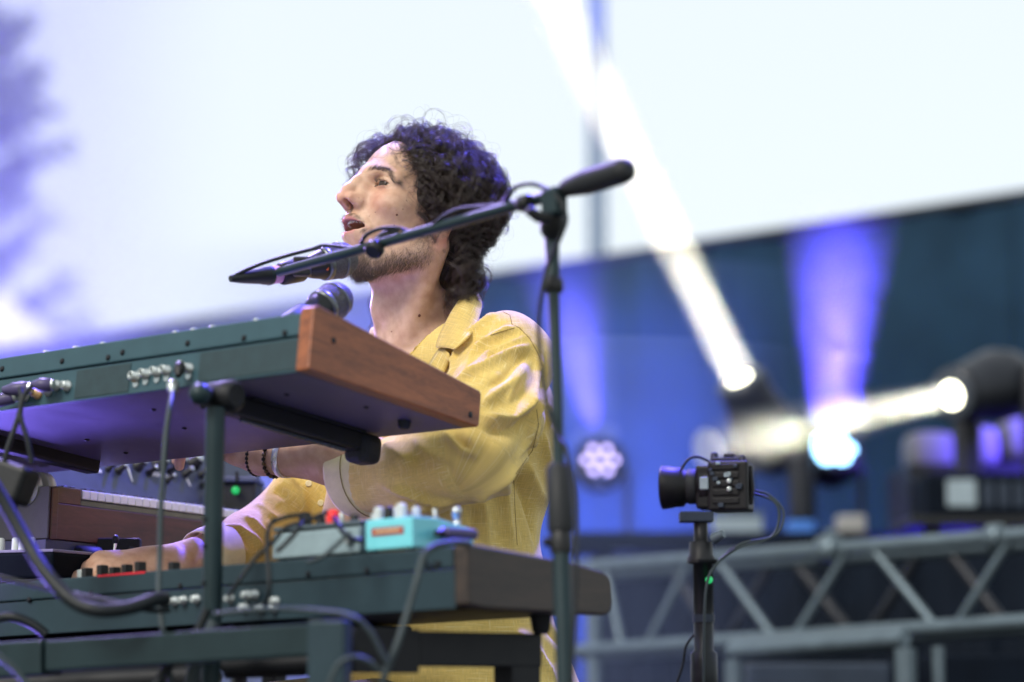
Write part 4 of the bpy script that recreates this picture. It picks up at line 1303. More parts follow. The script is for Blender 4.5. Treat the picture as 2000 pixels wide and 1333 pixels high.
cable('black lead hanging from the grey pedal to the lower sockets', [(536, 1015, 2.82), (524, 1035, 2.79), (522, 1075, 2.77), (526, 1130, 2.755), (524, 1165, 2.755), (516, 1182, 2.77)], 0.0028, M_CABLE)
cable('black lead looping over the top of the grey pedal', [(532, 1020, 2.8), (560, 1010, 2.8), (590, 1008, 2.8), (585, 1030, 2.77), (560, 1060, 2.765), (540, 1078, 2.765)], 0.0028, M_CABLE)
cable('black lead running from the red knob down to the small black box', [(652, 1012, 2.78), (660, 1026, 2.76), (674, 1044, 2.755), (690, 1054, 2.76), (706, 1056, 2.77)], 0.003, M_CABLE)
cable('grey lead lying diagonally over the front of the grey pedal', [(684, 1040, 2.755), (660, 1062, 2.75), (630, 1088, 2.745), (600, 1098, 2.75)], 0.0026, M_CABLEG)
cable('grey lead arching over the square post of the stand', [(420, 1200, 2.72), (520, 1190, 2.68), (600, 1192, 2.64), (680, 1202, 2.61), (720, 1230, 2.61), (745, 1275, 2.615), (760, 1300, 2.62)], 0.003, M_CABLEG)
cable('dark lead curving low in front of the square post', [(640, 1345, 2.6), (660, 1300, 2.6), (690, 1284, 2.6), (720, 1292, 2.605), (742, 1312, 2.61)], 0.003, M_CABLEG)
cable('dark cable hanging in a bow behind the column at the bottom', [(405, 1190, 2.79), (385, 1235, 2.79), (350, 1275, 2.79), (322, 1312, 2.79), (300, 1345, 2.79)], 0.0052, M_CABLE)
cable('dark cable beside the column, bulging to its left', [(420, 1215, 2.83), (400, 1260, 2.83), (385, 1285, 2.83), (372, 1345, 2.83)], 0.008, M_CABLEG)
cable('dark cable crossing the bottom left corner', [(-20, 1270, 2.75), (20, 1300, 2.75), (60, 1345, 2.75)], 0.004, M_CABLEG)
cable('black lead with a plug at the left end of the lower synthesizer', [(-20, 1212, 2.98), (20, 1205, 2.97), (60, 1218, 2.97), (90, 1240, 2.97)], 0.006, M_CABLE)

# ------------------------------------------------------------------ microphones and boom stand
M_GRILLE, _nt, _b = principled('grille_mesh')
_tc = _nt.nodes.new('ShaderNodeTexCoord')
_vo = _nt.nodes.new('ShaderNodeTexVoronoi')
_vo.inputs['Scale'].default_value = 620
_nt.links.new(_tc.outputs['Object'], _vo.inputs['Vector'])
_mr = _nt.nodes.new('ShaderNodeMapRange')
_mr.inputs[1].default_value, _mr.inputs[2].default_value = 0.15, 0.55
_nt.links.new(_vo.outputs['Distance'], _mr.inputs[0])
_cr = _nt.nodes.new('ShaderNodeValToRGB')
_cr.color_ramp.elements[0].color = (0.005, 0.005, 0.006, 1)
_cr.color_ramp.elements[1].color = (0.075, 0.075, 0.085, 1)
_nt.links.new(_mr.outputs[0], _cr.inputs[0])
_nt.links.new(_cr.outputs[0], _b.inputs['Base Color'])
_b.inputs['Metallic'].default_value = 0.2
_b.inputs['Roughness'].default_value = 0.65
_bp = _nt.nodes.new('ShaderNodeBump')
_bp.inputs['Strength'].default_value = 0.9
_bp.inputs['Distance'].default_value = 0.001
_nt.links.new(_mr.outputs[0], _bp.inputs['Height'])
_nt.links.new(_bp.outputs[0], _b.inputs['Normal'])
M_BAND = mat('grille_band', (0.12, 0.13, 0.135), 0.35, 0.8)
M_MICB = mat('microphone_body', (0.016, 0.018, 0.019), 0.4, 0.2)
M_PINK = mat('pink_tape', (0.55, 0.28, 0.5), 0.6)
M_ORP = mat('orange_print', (0.35, 0.06, 0.015), 0.5)

ms = thing('microphone_stand', 'tall black boom microphone stand in front of the singer', 'microphone stand', loc=P(1108, 1500, 2.66))
foot = P(1106, 1400, 2.64)
top = P(1078, 470, 2.72)
dirp = (top - foot).normalized()
def pole_at(py):
    t = 0.0
    lo, hi = -1.0, 2.5
    for _ in range(40):
        m_ = (lo + hi) / 2
        if proj(foot + dirp * m_)[1] > py:
            lo = m_
        else:
            hi = m_
    return foot + dirp * lo
gnd = foot - dirp * (foot.z / dirp.z)
part('outer_tube', MB().tube([gnd + dirp * 0.03, pole_at(1065)], 0.0102, 16), M_STAND, ms)
part('inner_tube', MB().tube([pole_at(1080), pole_at(905)], 0.0105, 16), M_STAND, ms)
part('upper_tube', MB().tube([pole_at(920), pole_at(430)], 0.0066, 16), M_STAND, ms)
g0, g1 = pole_at(1040), pole_at(908)
L_ = (g1 - g0).length
part('grip', MB().lathe(g0, g1, [(0, 0.013), (0.004, 0.0145), (L_ - 0.004, 0.0142), (L_, 0.011)], 18), M_RUBBER, ms)
g0, g1 = pole_at(1082), pole_at(1040)
part('collar', MB().lathe(g0, g1, [(0, 0.0115), (0.004, 0.0128), (0.02, 0.0128), (0.024, 0.0115)], 16), M_BLACK, ms)
part('collar_screw', MB().tube([pole_at(1062) + Vector((-0.01, -0.004, 0)), pole_at(1062) + Vector((-0.019, -0.006, 0.002))], 0.005, 8), M_BLACK, ms)
g0, g1 = pole_at(572), pole_at(541)
part('ring', MB().lathe(g0, g1, [(0, 0.009), (0.003, 0.0115), (0.014, 0.0115), (0.018, 0.009)], 16), M_BLACK, ms)
part('sleeve', MB().lathe(pole_at(545), pole_at(458), [(0, 0.0085), (0.02, 0.0078), (0.05, 0.0088)], 16), M_STAND, ms)
tj = P(1080, 418, 2.705)
part('joint', MB().lathe(pole_at(468), P(1080, 400, 2.705), [(0, 0.008), (0.008, 0.0135), (0.02, 0.0145), (0.03, 0.012), (0.04, 0.011)], 18), M_BLACK, ms)
boomA, boomB = P(1110, 373, 2.70), P(545, 532, 3.13)
bd_ = (boomB - boomA).normalized()
part('joint_clamp', MB().box(-0.0135, 0.0135, -0.010, 0.010, -0.024, 0.0095, 0.004, Matrix.Translation(P(1082, 384, 2.703)) @ bd_.to_track_quat('-X', 'Z').to_matrix().to_4x4()), M_STAND, ms)
part('wing_knob', MB().tube([P(1075, 428, 2.69), P(1052, 424, 2.685), P(1030, 410, 2.68)], [0.006, 0.007, 0.0055], 10), M_BLACK, ms)
part('boom', MB().tube([boomA - bd_ * 0.05, boomA + (boomB - boomA) * 0.35, boomB], [0.0068, 0.0068, 0.0062], 16), M_STAND, ms)
part('boom_collar', MB().lathe(P(1035, 395, 2.735), P(1003, 403, 2.76), [(0, 0.008), (0.002, 0.0098), (0.016, 0.0098), (0.02, 0.0075)], 16), M_BLACK, ms)
gA, gB = P(1102, 369, 2.698), P(1229, 331, 2.60)
L_ = (gB - gA).length
part('counterweight_grip', MB().lathe(gA, gB, [(0, 0.0085), (0.01, 0.011), (L_ * 0.35, 0.0145), (L_ * 0.88, 0.0145), (L_ * 0.97, 0.0125), (L_, 0.006)], 20), M_RUBBER, ms)
c0 = P(737, 478, 2.985)
part('boom_clutch', MB().lathe(P(772, 458, 2.955), P(716, 484, 3.0), [(0, 0.008), (0.003, 0.0105), (0.02, 0.0105), (0.03, 0.0085), (0.036, 0.0072)], 16), M_BLACK, ms)
part('clutch_knob', MB().lathe(P(745, 470, 2.97), P(728, 492, 2.955), [(0, 0.006), (0.01, 0.008), (0.016, 0.0125), (0.024, 0.0125), (0.0265, 0.009)], 18), M_BLACK, ms)
for k in range(3):
    a = k * 2 * math.pi / 3 + 0.5
    part('leg', MB().tube([gnd + Vector((0, 0, 0.12)), gnd + Vector((math.cos(a) * 0.3, math.sin(a) * 0.3, 0.012))], 0.008, 10), M_STAND, ms)

def microphone(label, tail, head, r, body_len, with_tape):
    """tail -> head along the axis, grille at the head end"""
    tail, head = Vector(tail), Vector(head)
    ax = (head - tail).normalized()
    Lm = (head - tail).length
    rt = thing('microphone', label, 'microphone', loc=tail)
    gl = r * 1.9
    g0 = head - ax * gl
    part('body', MB().lathe(tail, head, [(0, r * 0.42), (0.004, r * 0.46), (Lm * 0.35, r * 0.52), (Lm - gl - 0.028, r * 0.62), (Lm - gl - 0.006, r * 0.86), (Lm - gl, r * 0.9)], 26), M_MICB, rt)
    gr = part('grille', MB().lathe(g0, head, [(0, r * 0.9), (gl * 0.1, r * 0.96), (gl * 0.38, r * 1.0), (gl * 0.46, r * 1.0), (gl * 0.7, r * 0.93), (gl * 0.86, r * 0.74), (gl * 0.96, r * 0.42), (gl, r * 0.05)], 30), M_GRILLE, rt)
    part('grille_band', MB().lathe(g0 + ax * gl * 0.4, head, [(0, r * 1.005), (0.0006, r * 1.045), (0.0036, r * 1.045), (0.0042, r * 1.005)], 30), M_BAND, gr)
    part('neck_ring', MB().lathe(g0 - ax * 0.008, head, [(0, r * 0.86), (0.001, r * 0.92), (0.0075, r * 0.95), (0.0085, r * 0.88)], 28), M_BAND, rt)
    return rt, ax, Lm
mt, mh = P(548, 536, 3.17), P(692, 502, 3.24)
mic, ax, Lm = microphone('black vocal microphone on the boom, mesh head at the chin of the singer', mt, mh, 0.0245, 0.1, True)
pn = P(634, 531, 3.19)
part('orange_print', MB().box(-0.0026, 0.0026, -0.0006, 0.0006, -0.0042, 0.0042, 0.0003, Matrix.Translation(mt + ax * Lm * 0.6 + Vector((0.004, -0.0182, -0.008))) @ Matrix.Rotation(rad(14), 4, 'Y')), M_ORP, mic)
cl = thing('microphone_clip', 'black clip holding the vocal microphone on the boom end', 'clip', loc=P(575, 525, 3.15))
part('cradle', MB().lathe(P(548, 536, 3.165), P(600, 524, 3.195), [(0, 0.0135), (0.003, 0.0155), (0.034, 0.0165), (0.038, 0.0145)], 20), M_BLACK, cl)
part('hinge', MB().box(-0.012, 0.012, -0.008, 0.008, -0.014, 0.012, 0.003, Matrix.Translation(P(590, 520, 3.15))), M_BLACK, cl)
xl = thing('cable_connector', 'black tapered cable connector on the tail of the vocal microphone, pink tape ring', 'connector', loc=P(500, 540, 3.15))
xa_, xb_ = P(530, 538, 3.16), P(450, 545, 3.12)
L_ = (xb_ - xa_).length
part('shell', MB().lathe(xa_, xb_, [(0, 0.0125), (0.012, 0.0122), (0.018, 0.0108), (L_ * 0.7, 0.0078), (L_, 0.0045)], 20), M_MICB, xl)
part('tape_ring', MB().lathe(P(546, 536, 3.168), P(526, 538.5, 3.158), [(0, 0.0118), (0.014, 0.0122)], 20), M_PINK, xl)
part('ring', MB().lathe(P(527, 538.5, 3.159), P(450, 545, 3.12), [(0, 0.0128), (0.003, 0.0132), (0.004, 0.0122)], 20), M_STAND, xl)
cable('microphone cable strung along the boom and wound round it', [(452, 544, 3.12), (470, 533, 3.125), (510, 516, 3.13), (560, 500, 3.13), (610, 487, 3.11), (632, 480, 3.09), (660, 482, 3.06), (690, 485, 3.03), (703, 486, 3.0), (706, 474, 2.99), (718, 458, 2.975), (745, 447, 2.955), (775, 446, 2.935), (800, 455, 2.93), (824, 462, 2.915), (840, 447, 2.885), (866, 424, 2.865), (900, 409, 2.845), (940, 404, 2.82), (980, 398, 2.79), (992, 380, 2.77), (1010, 365, 2.75), (1035, 360, 2.735), (1060, 366, 2.72), (1085, 380, 2.69), (1100, 405, 2.68), (1106, 430, 2.68), (1096, 460, 2.685), (1082, 490, 2.69), (1070, 520, 2.695), (1060, 560, 2.69), (1052, 620, 2.69), (1056, 700, 2.69), (1068, 790, 2.68), (1088, 850, 2.665), (1106, 880, 2.65), (1122, 960, 2.64), (1126, 1080, 2.63), (1122, 1200, 2.625), (1116, 1345, 2.62)], 0.0026, M_CABLE)

m2t, m2h = P(552, 642, 3.02), P(674, 577, 3.12)
mic2, ax2_, Lm2 = microphone('second microphone peeping over the upper synthesizer behind its wooden end', m2t, m2h, 0.0245, 0.1, False)
part('clip', MB().lathe(m2t - ax2_ * 0.004, m2h, [(0, 0.013), (0.003, 0.0155), (0.05, 0.0175), (0.054, 0.015)], 18), M_LOWER, mic2)
part('clip_lug', MB().ball(P(585, 607, 3.05), 0.0045, 2, (1.6, 1, 1)), M_BLACK, mic2)
part('gooseneck', MB().tube(spline([m2t, P(520, 668, 3.0), P(440, 720, 2.985), P(405, 770, 2.98)], 6), 0.005, 10), M_STANDB, mic2)

# dark device with a green lamp, and a glowing cream panel added for a bright patch behind the wrist
gd = P(465, 965, 3.98)
dv = thing('control_box', 'small dark device with a glowing green lamp behind the wooden keyboard', 'device', loc=(gd.x, gd.y, gd.z - 0.04))
a, b = P(425, 1000, 4.0), P(500, 942, 4.0)
part('body', MB().box(a.x, b.x, 4.0, 4.1, a.z, b.z, 0.005), M_BLACK, dv)
part('green_lamp', MB().ball(P(460, 958, 3.99), 0.0068, 3), emit('green_lamp_glow', (0.01, 0.7, 0.16), 0.45), dv)
part('lid', MB().box(a.x - 0.003, b.x + 0.003, 3.99, 4.11, b.z, b.z + 0.008, 0.002), M_PANELB, dv)
part('antenna', MB().tube([P(463, 940, 3.99), P(463, 922, 3.99)], 0.003, 8), M_BLACK, dv)
part('stand', MB().tube([(gd.x, 4.05, 0), (gd.x, 4.05, a.z)], 0.012, 10), M_STANDB, dv)
lp = thing('bright_panel', 'bright cream panel, added and set glowing, behind the wrist of the player', 'lamp', loc=P(465, 940, 4.4))
a, b = P(436, 942, 4.4), P(492, 885, 4.4)
part('glowing_face', MB().box(a.x, b.x, 4.4, 4.41, a.z, b.z, 0.003), emit('cream_panel_glow', (1.0, 0.9, 0.62), 1.3), lp)
part('frame', MB().box(a.x - 0.006, b.x + 0.006, 4.411, 4.44, a.z - 0.006, b.z + 0.006, 0.003), M_BLACK, lp)
part('stand', MB().tube([((a.x + b.x) / 2, 4.43, 0), ((a.x + b.x) / 2, 4.43, a.z)], 0.01, 8), M_STANDB, lp)

# ================================================================== the singer
# ---- small signed-distance toolkit (numpy), meshed with surface nets
def _np(v):
    return np.array(v, dtype=np.float32)

def smin(a, b, k):
    h = np.clip(0.5 + 0.5 * (b - a) / k, 0, 1)
    return b + (a - b) * h - k * h * (1 - h)

def smax(a, b, k):
    return -smin(-a, -b, k)

def ell(p, c, r):
    q = p - _np(c)
    r = _np(r)
    k0 = np.sqrt(((q / r) ** 2).sum(1)) + 1e-9
    k1 = np.sqrt(((q / (r * r)) ** 2).sum(1)) + 1e-9
    return k0 * (k0 - 1) / k1

def sph(p, c, r):
    return np.sqrt(((p - _np(c)) ** 2).sum(1)) - r

def cone(p, a, b, ra, rb):
    a, b = _np(a), _np(b)
    ba = b - a
    t = np.clip(((p - a) @ ba) / (ba @ ba), 0, 1)
    return np.sqrt(((p - a - t[:, None] * ba) ** 2).sum(1)) - (ra + (rb - ra) * t)

def chain(p, pts, rs, k):
    d = None
    for i in range(len(pts) - 1):
        c = cone(p, pts[i], pts[i + 1], rs[i], rs[i + 1])
        d = c if d is None else smin(d, c, k)
    return d

def surface_nets(f, lo, hi, h, coarse=4):
    lo = np.array(lo, dtype=np.float64)
    n = np.ceil((np.array(hi) - lo) / (h * coarse)).astype(int) + 1
    H = h * coarse
    ax = [lo[i] + np.arange(n[i] + 1) * H for i in range(3)]
    G = np.stack(np.meshgrid(*ax, indexing='ij'), -1).reshape(-1, 3).astype(np.float32)
    C = f(G).reshape([m + 1 for m in n])
    near = np.abs(C) < H * 1.9
    cell = np.zeros(n, bool)
    for dx in (0, 1):
        for dy in (0, 1):
            for dz in (0, 1):
                cell |= near[dx:n[0] + dx, dy:n[1] + dy, dz:n[2] + dz]
    N = n * coarse
    V = np.repeat(np.repeat(np.repeat(C[:-1, :-1, :-1], coarse, 0), coarse, 1), coarse, 2).astype(np.float32)
    mask = np.repeat(np.repeat(np.repeat(cell, coarse, 0), coarse, 1), coarse, 2)
    idx = np.argwhere(mask)
    pts = (lo + idx * h).astype(np.float32)
    out = np.empty(len(pts), np.float32)
    for s in range(0, len(pts), 400000):
        out[s:s + 400000] = f(pts[s:s + 400000])
    V[mask] = out
    S = V < 0
    # cells with a sign change
    a = S[:-1, :-1, :-1]
    cnt = np.zeros(a.shape, np.uint8)
    offs = [(i, j, k) for i in (0, 1) for j in (0, 1) for k in (0, 1)]
    for o in offs:
        cnt += S[o[0]:N[0] - 1 + o[0], o[1]:N[1] - 1 + o[1], o[2]:N[2] - 1 + o[2]]
    act = (cnt > 0) & (cnt < 8)
    ci = np.argwhere(act)
    vid = -np.ones(act.shape, np.int64)
    vid[act] = np.arange(len(ci))
    acc = np.zeros((len(ci), 3))
    num = np.zeros(len(ci))
    for o in offs:
        for d in range(3):
            if o[d]:
                continue
            o2 = list(o)
            o2[d] = 1
            va = V[ci[:, 0] + o[0], ci[:, 1] + o[1], ci[:, 2] + o[2]]
            vb = V[ci[:, 0] + o2[0], ci[:, 1] + o2[1], ci[:, 2] + o2[2]]
            cr = (va < 0) != (vb < 0)
            t = np.where(cr, va / np.where(cr, va - vb, 1), 0)
            pos = np.tile(np.array(o, float), (len(ci), 1))
            pos[:, d] += t
            acc += pos * cr[:, None]
            num += cr
    verts = lo + (ci + acc / num[:, None]) * h
    quads = []
    for d in range(3):
        u, v = (d + 1) % 3, (d + 2) % 3
        sl0 = [slice(None)] * 3
        sl1 = [slice(None)] * 3
        sl0[d] = slice(0, -1)
        sl1[d] = slice(1, None)
        A, B = S[tuple(sl0)], S[tuple(sl1)]
        e = np.argwhere(A != B)
        e = e[(e[:, u] > 0) & (e[:, v] > 0) & (e[:, u] < N[u] - 1) & (e[:, v] < N[v] - 1) & (e[:, d] < N[d] - 1)]
        fl = A[e[:, 0], e[:, 1], e[:, 2]]
        q = []
        for du, dv in ((1, 1), (0, 1), (0, 0), (1, 0)):
            c = e.copy()
            c[:, u] -= du
            c[:, v] -= dv
            q.append(vid[c[:, 0], c[:, 1], c[:, 2]])
        q = np.stack(q, 1)
        q[~fl] = q[~fl][:, ::-1]
        quads.append(q[(q >= 0).all(1)])
    return verts, np.concatenate(quads)

def np_mesh(name, verts, quads, m):
    me = bpy.data.meshes.new(name)
    me.vertices.add(len(verts))
    me.vertices.foreach_set('co', np.asarray(verts, np.float32).ravel())
    me.loops.add(len(quads) * 4)
    me.loops.foreach_set('vertex_index', np.asarray(quads, np.int32).ravel())
    me.polygons.add(len(quads))
    me.polygons.foreach_set('loop_start', np.arange(0, len(quads) * 4, 4, dtype=np.int32))
    me.update(calc_edges=True)
    me.polygons.foreach_set('use_smooth', np.ones(len(quads), bool))
    me.materials.append(m)
    o = bpy.data.objects.new(name, me)
    COL.objects.link(o)
    return o

def point_attr(o, name, vals):
    a = o.data.attributes.new(name, 'FLOAT', 'POINT')
    a.data.foreach_set('value', np.asarray(vals, np.float32))

# ---- frames
HC = P(807, 443, 3.42)
HY, HPt, HS = rad(33), rad(14.5), 1.04
hf = Vector((-math.cos(HY) * math.cos(HPt), -math.sin(HY) * math.cos(HPt), math.sin(HPt)))
hl = Vector((math.sin(HY), -math.cos(HY), 0))
hu = hf.cross(hl)
HR = np.array([hf, hl, hu], dtype=np.float32)         # rows: forward, left, up
HCn = _np(HC)
def to_head(p):
    return ((p - HCn) @ HR.T) * (100.0 / HS)
def hw(x, y, z):
    """head coordinates (cm: forward, left, up) -> world"""
    return HC + (hf * x + hl * y + hu * z) * (0.01 * HS)
BY = rad(30)
bf = Vector((-math.cos(BY), -math.sin(BY), 0))
bl_ = Vector((math.sin(BY), -math.cos(BY), 0))
TC = P(872, 800, 3.50)
def to_body(p):
    q = p - _np(TC)
    return np.stack([q @ _np(bf), q @ _np(bl_), q[:, 2]], 1)
def bw(x, y, z):
    return TC + bf * x + bl_ * y + Vector((0, 0, z))

NECK0 = P(806, 520, 3.45)
NECK1 = P(822, 730, 3.49)
SH_L = P(990, 708, 3.335)
SH_R = SH_L - bl_ * 0.36 - Vector((0, 0, 0.01))
EL_L = P(905, 898, 3.235)
WR_L = P(508, 886, 3.42)
EL_R = P(560, 1050, 3.62)
WR_R = P(318, 1108, 3.40)

def lips_cavity(p, ya):
    q = np.stack([p[:, 0], ya, p[:, 2]], 1)
    d = ell(q, (8.5, 0, -3.5), (2.7, 2.72, 0.74))
    d2 = ell(q, (7.9, 0, -3.65), (2.5, 2.2, 1.15))
    return smin(d, d2, 0.4)

def head_sdf(p):
    ya = np.abs(p[:, 1])
    q = np.stack([p[:, 0], ya, p[:, 2]], 1)
    d = ell(q, (-0.5, 0, 4.7), (9.5, 7.35, 8.0))
    d = smin(d, ell(q, (3.0, 0, -0.8), (6.2, 5.7, 7.2)), 2.5)
    d = smin(d, cone(q, (0.6, 5.0, -5.0), (5.3, 2.1, -8.0), 1.5, 1.35), 2.2)
    d = smin(d, ell(q, (6.1, 0, -7.7), (1.65, 1.9, 1.5)), 1.6)
    d = smin(d, ell(q, (6.9, 0, -3.4), (3.1, 3.2, 3.5)), 1.3)
    d = smin(d, ell(q, (6.1, 4.5, 0.1), (2.0, 1.6, 1.7)), 1.8)
    d = smin(d, cone(q, (8.6, 0.8, 4.7), (6.7, 5.0, 3.9), 0.75, 0.75), 1.6)
    # eye sockets
    d = smax(d, -ell(q, (9.3, 3.3, 2.8), (1.9, 1.8, 1.15)), 0.9)
    # nose
    n = chain(q, [(8.9, 0, 4.3), (9.95, 0, 2.9), (10.95, 0, 1.35), (11.6, 0, 0.05)], [0.72, 0.76, 0.79, 0.80], 0.6)
    n = smin(n, ell(q, (10.35, 1.2, 0.05), (1.15, 0.62, 0.80)), 0.7)
    n = smin(n, cone(q, (11.6, 0, -0.25), (10.5, 0, -0.95), 0.52, 0.48), 0.55)
    n = smin(n, cone(q, (9.2, 0.8, 1.9), (9.5, 1.4, -0.4), 0.75, 0.75), 0.8)
    d = smin(d, n, 0.75)
    d = smax(d, -ell(q, (10.85, 0.74, -0.62), (0.85, 0.30, 0.55)), 0.14)
    # nasolabial crease
    d = d + 0.15 * np.exp(-((cone(q, (9.3, 2.1, -0.6), (7.7, 3.7, -3.6), 0.0, 0.0) / 0.42) ** 2))
    # lips and open mouth
    up = chain(q, [(9.95, 0, -2.45), (9.65, 1.1, -2.5), (7.9, 3.0, -3.48)], [0.58, 0.52, 0.30], 0.3)
    lo = chain(q, [(9.35, 0, -4.55), (9.05, 1.2, -4.42), (7.9, 2.95, -3.62)], [0.62, 0.55, 0.28], 0.3)
    d = smin(d, up, 0.35)
    d = smin(d, lo, 0.4)
    d = smax(d, -lips_cavity(p, ya), 0.2)
    # philtrum
    d = d + 0.1 * np.exp(-((cone(q, (10.6, 0, -1.5), (10.7, 0, -2.3), 0, 0) / 0.28) ** 2))
    # eyelids
    lid = ell(q, (7.0, 3.3, 2.85), (1.42, 1.6, 1.34))
    op = np.maximum(((q[:, 1] - 3.25) / 1.5) ** 2 + ((q[:, 2] - 2.78 + 0.10 * (q[:, 1] - 3.3)) / 0.34) ** 2 - 1, 6.9 - q[:, 0]) * 0.4
    d = smin(d, lid, 0.35)
    d = smax(d, -op, 0.07)
    # lid crease
    d = d + 0.13 * np.exp(-((cone(q, (8.35, 2.2, 3.75), (7.7, 4.5, 3.55), 0, 0) / 0.16) ** 2))
    # ear
    e = ell(q, (-0.6, 7.35, 0.9), (1.65, 0.75, 2.9))
    e = smin(e, ell(q, (0.15, 7.2, -1.5), (0.85, 0.55, 0.95)), 0.5)
    e = smax(e, -ell(q, (0.1, 8.0, 0.5), (1.1, 0.75, 1.9)), 0.3)
    d = smin(d, e, 0.5)
    return d

def skin_sdf(pw):
    d = head_sdf(to_head(pw)) * (0.01 * HS)
    n = cone(pw, NECK0, NECK1, 0.060, 0.066)
    d = smin(d, n, 0.03)
    # larynx and neck cords
    d = smin(d, sph(pw, NECK0.lerp(NECK1, 0.42) + bf * 0.055, 0.010), 0.03)
    scm0, scm1 = hw(-1.5, 5.6, -3.5), bw(0.10, 0.025, 0.055)
    d = smin(d, cone(pw, scm0, scm1, 0.014, 0.010), 0.03)
    q = to_body(pw)
    d = smin(d, ell(q, (0.0, 0, -0.11), (0.112, 0.165, 0.20)), 0.05)
    tr0 = _np(NECK1)
    d = smin(d, cone(pw, NECK1, SH_L, 0.042, 0.045), 0.05)
    d = smin(d, cone(pw, NECK1, SH_R, 0.042, 0.045), 0.05)
    # clavicle
    d = smin(d, cone(pw, bw(0.100, 0.02, 0.040), bw(0.075, 0.09, 0.05), 0.010, 0.008), 0.03)
    return d

# ---- skin material
M_SKIN, nt, b = principled('skin')
N, L = nt.nodes, nt.links
tc = N.new('ShaderNodeTexCoord')
n1 = N.new('ShaderNodeTexNoise')
n1.inputs['Scale'].default_value = 55
n1.inputs['Detail'].default_value = 6
L.new(tc.outputs['Object'], n1.inputs['Vector'])
cr = N.new('ShaderNodeValToRGB')
cr.color_ramp.elements[0].position = 0.3
cr.color_ramp.elements[0].color = (0.42, 0.245, 0.16, 1)
cr.color_ramp.elements[1].position = 0.7
cr.color_ramp.elements[1].color = (0.59, 0.39, 0.27, 1)
L.new(n1.outputs[0], cr.inputs[0])
def layer(prev, color, fac):
    mx = N.new('ShaderNodeMix')
    mx.data_type = 'RGBA'
    L.new(prev, mx.inputs[6])
    mx.inputs[7].default_value = (*color, 1)
    L.new(fac, mx.inputs[0])
    return mx.outputs[2]
def attr(name, k=1.0):
    a = N.new('ShaderNodeAttribute')
    a.attribute_name = name
    m_ = N.new('ShaderNodeMath')
    m_.operation = 'MULTIPLY'
    m_.inputs[1].default_value = k
    L.new(a.outputs['Fac'], m_.inputs[0])
    return m_.outputs[0]
c_ = layer(cr.outputs[0], (0.56, 0.20, 0.15), attr('red', 0.55))
fk = N.new('ShaderNodeTexVoronoi')
fk.inputs['Scale'].default_value = 170
L.new(tc.outputs['Object'], fk.inputs['Vector'])
fr_ = N.new('ShaderNodeMapRange')
fr_.inputs[1].default_value, fr_.inputs[2].default_value = 0.06, 0.26
fr_.inputs[3].default_value, fr_.inputs[4].default_value = 1.0, 0.0
L.new(fk.outputs['Distance'], fr_.inputs[0])
n3 = N.new('ShaderNodeTexNoise')
n3.inputs['Scale'].default_value = 90
L.new(tc.outputs['Object'], n3.inputs['Vector'])
g3 = N.new('ShaderNodeMapRange')
g3.inputs[1].default_value, g3.inputs[2].default_value = 0.52, 0.66
L.new(n3.outputs[0], g3.inputs[0])
fm = N.new('ShaderNodeMath')
fm.operation = 'MULTIPLY'
L.new(fr_.outputs[0], fm.inputs[0])
L.new(g3.outputs[0], fm.inputs[1])
fm2 = N.new('ShaderNodeMath')
fm2.operation = 'MULTIPLY'
L.new(fm.outputs[0], fm2.inputs[0])
L.new(attr('freckle', 0.9), fm2.inputs[1])
c_ = layer(c_, (0.22, 0.085, 0.05), fm2.outputs[0])
c_ = layer(c_, (0.30, 0.21, 0.16), attr('beard', 0.62))
c_ = layer(c_, (0.48, 0.17, 0.17), attr('lip', 0.8))
c_ = layer(c_, (0.07, 0.015, 0.013), attr('mouth', 0.95))
L.new(c_, b.inputs['Base Color'])
b.inputs['Roughness'].default_value = 0.48
b.inputs['Subsurface Weight'].default_value = 0.12
b.inputs['Subsurface Radius'].default_value = (1.0, 0.4, 0.25)
b.inputs['Subsurface Scale'].default_value = 0.006
b.inputs['Specular IOR Level'].default_value = 0.4
n4 = N.new('ShaderNodeTexNoise')
n4.inputs['Scale'].default_value = 900
n4.inputs['Detail'].default_value = 3
L.new(tc.outputs['Object'], n4.inputs['Vector'])
bp = N.new('ShaderNodeBump')
bp.inputs['Strength'].default_value = 0.4
bp.inputs['Distance'].default_value = 0.001
L.new(n4.outputs[0], bp.inputs['Height'])
L.new(bp.outputs[0], b.inputs['Normal'])

# ---- skin mesh: head, neck, chest; then the two forearms with hands, all in one body mesh
def box_of(pts, pad):
    a = np.array([tuple(p) for p in pts])
    return a.min(0) - pad, a.max(0) + pad
hb = [hw(x, y, z) for x in (-11, 13.5) for y in (-9, 9) for z in (-12, 14.5)] + [bw(0.14, 0.12, -0.06), bw(-0.1, -0.12, -0.06)]
lo, hi = box_of(hb, 0.012)
HV, HQ = surface_nets(skin_sdf, lo, hi, 0.0019)

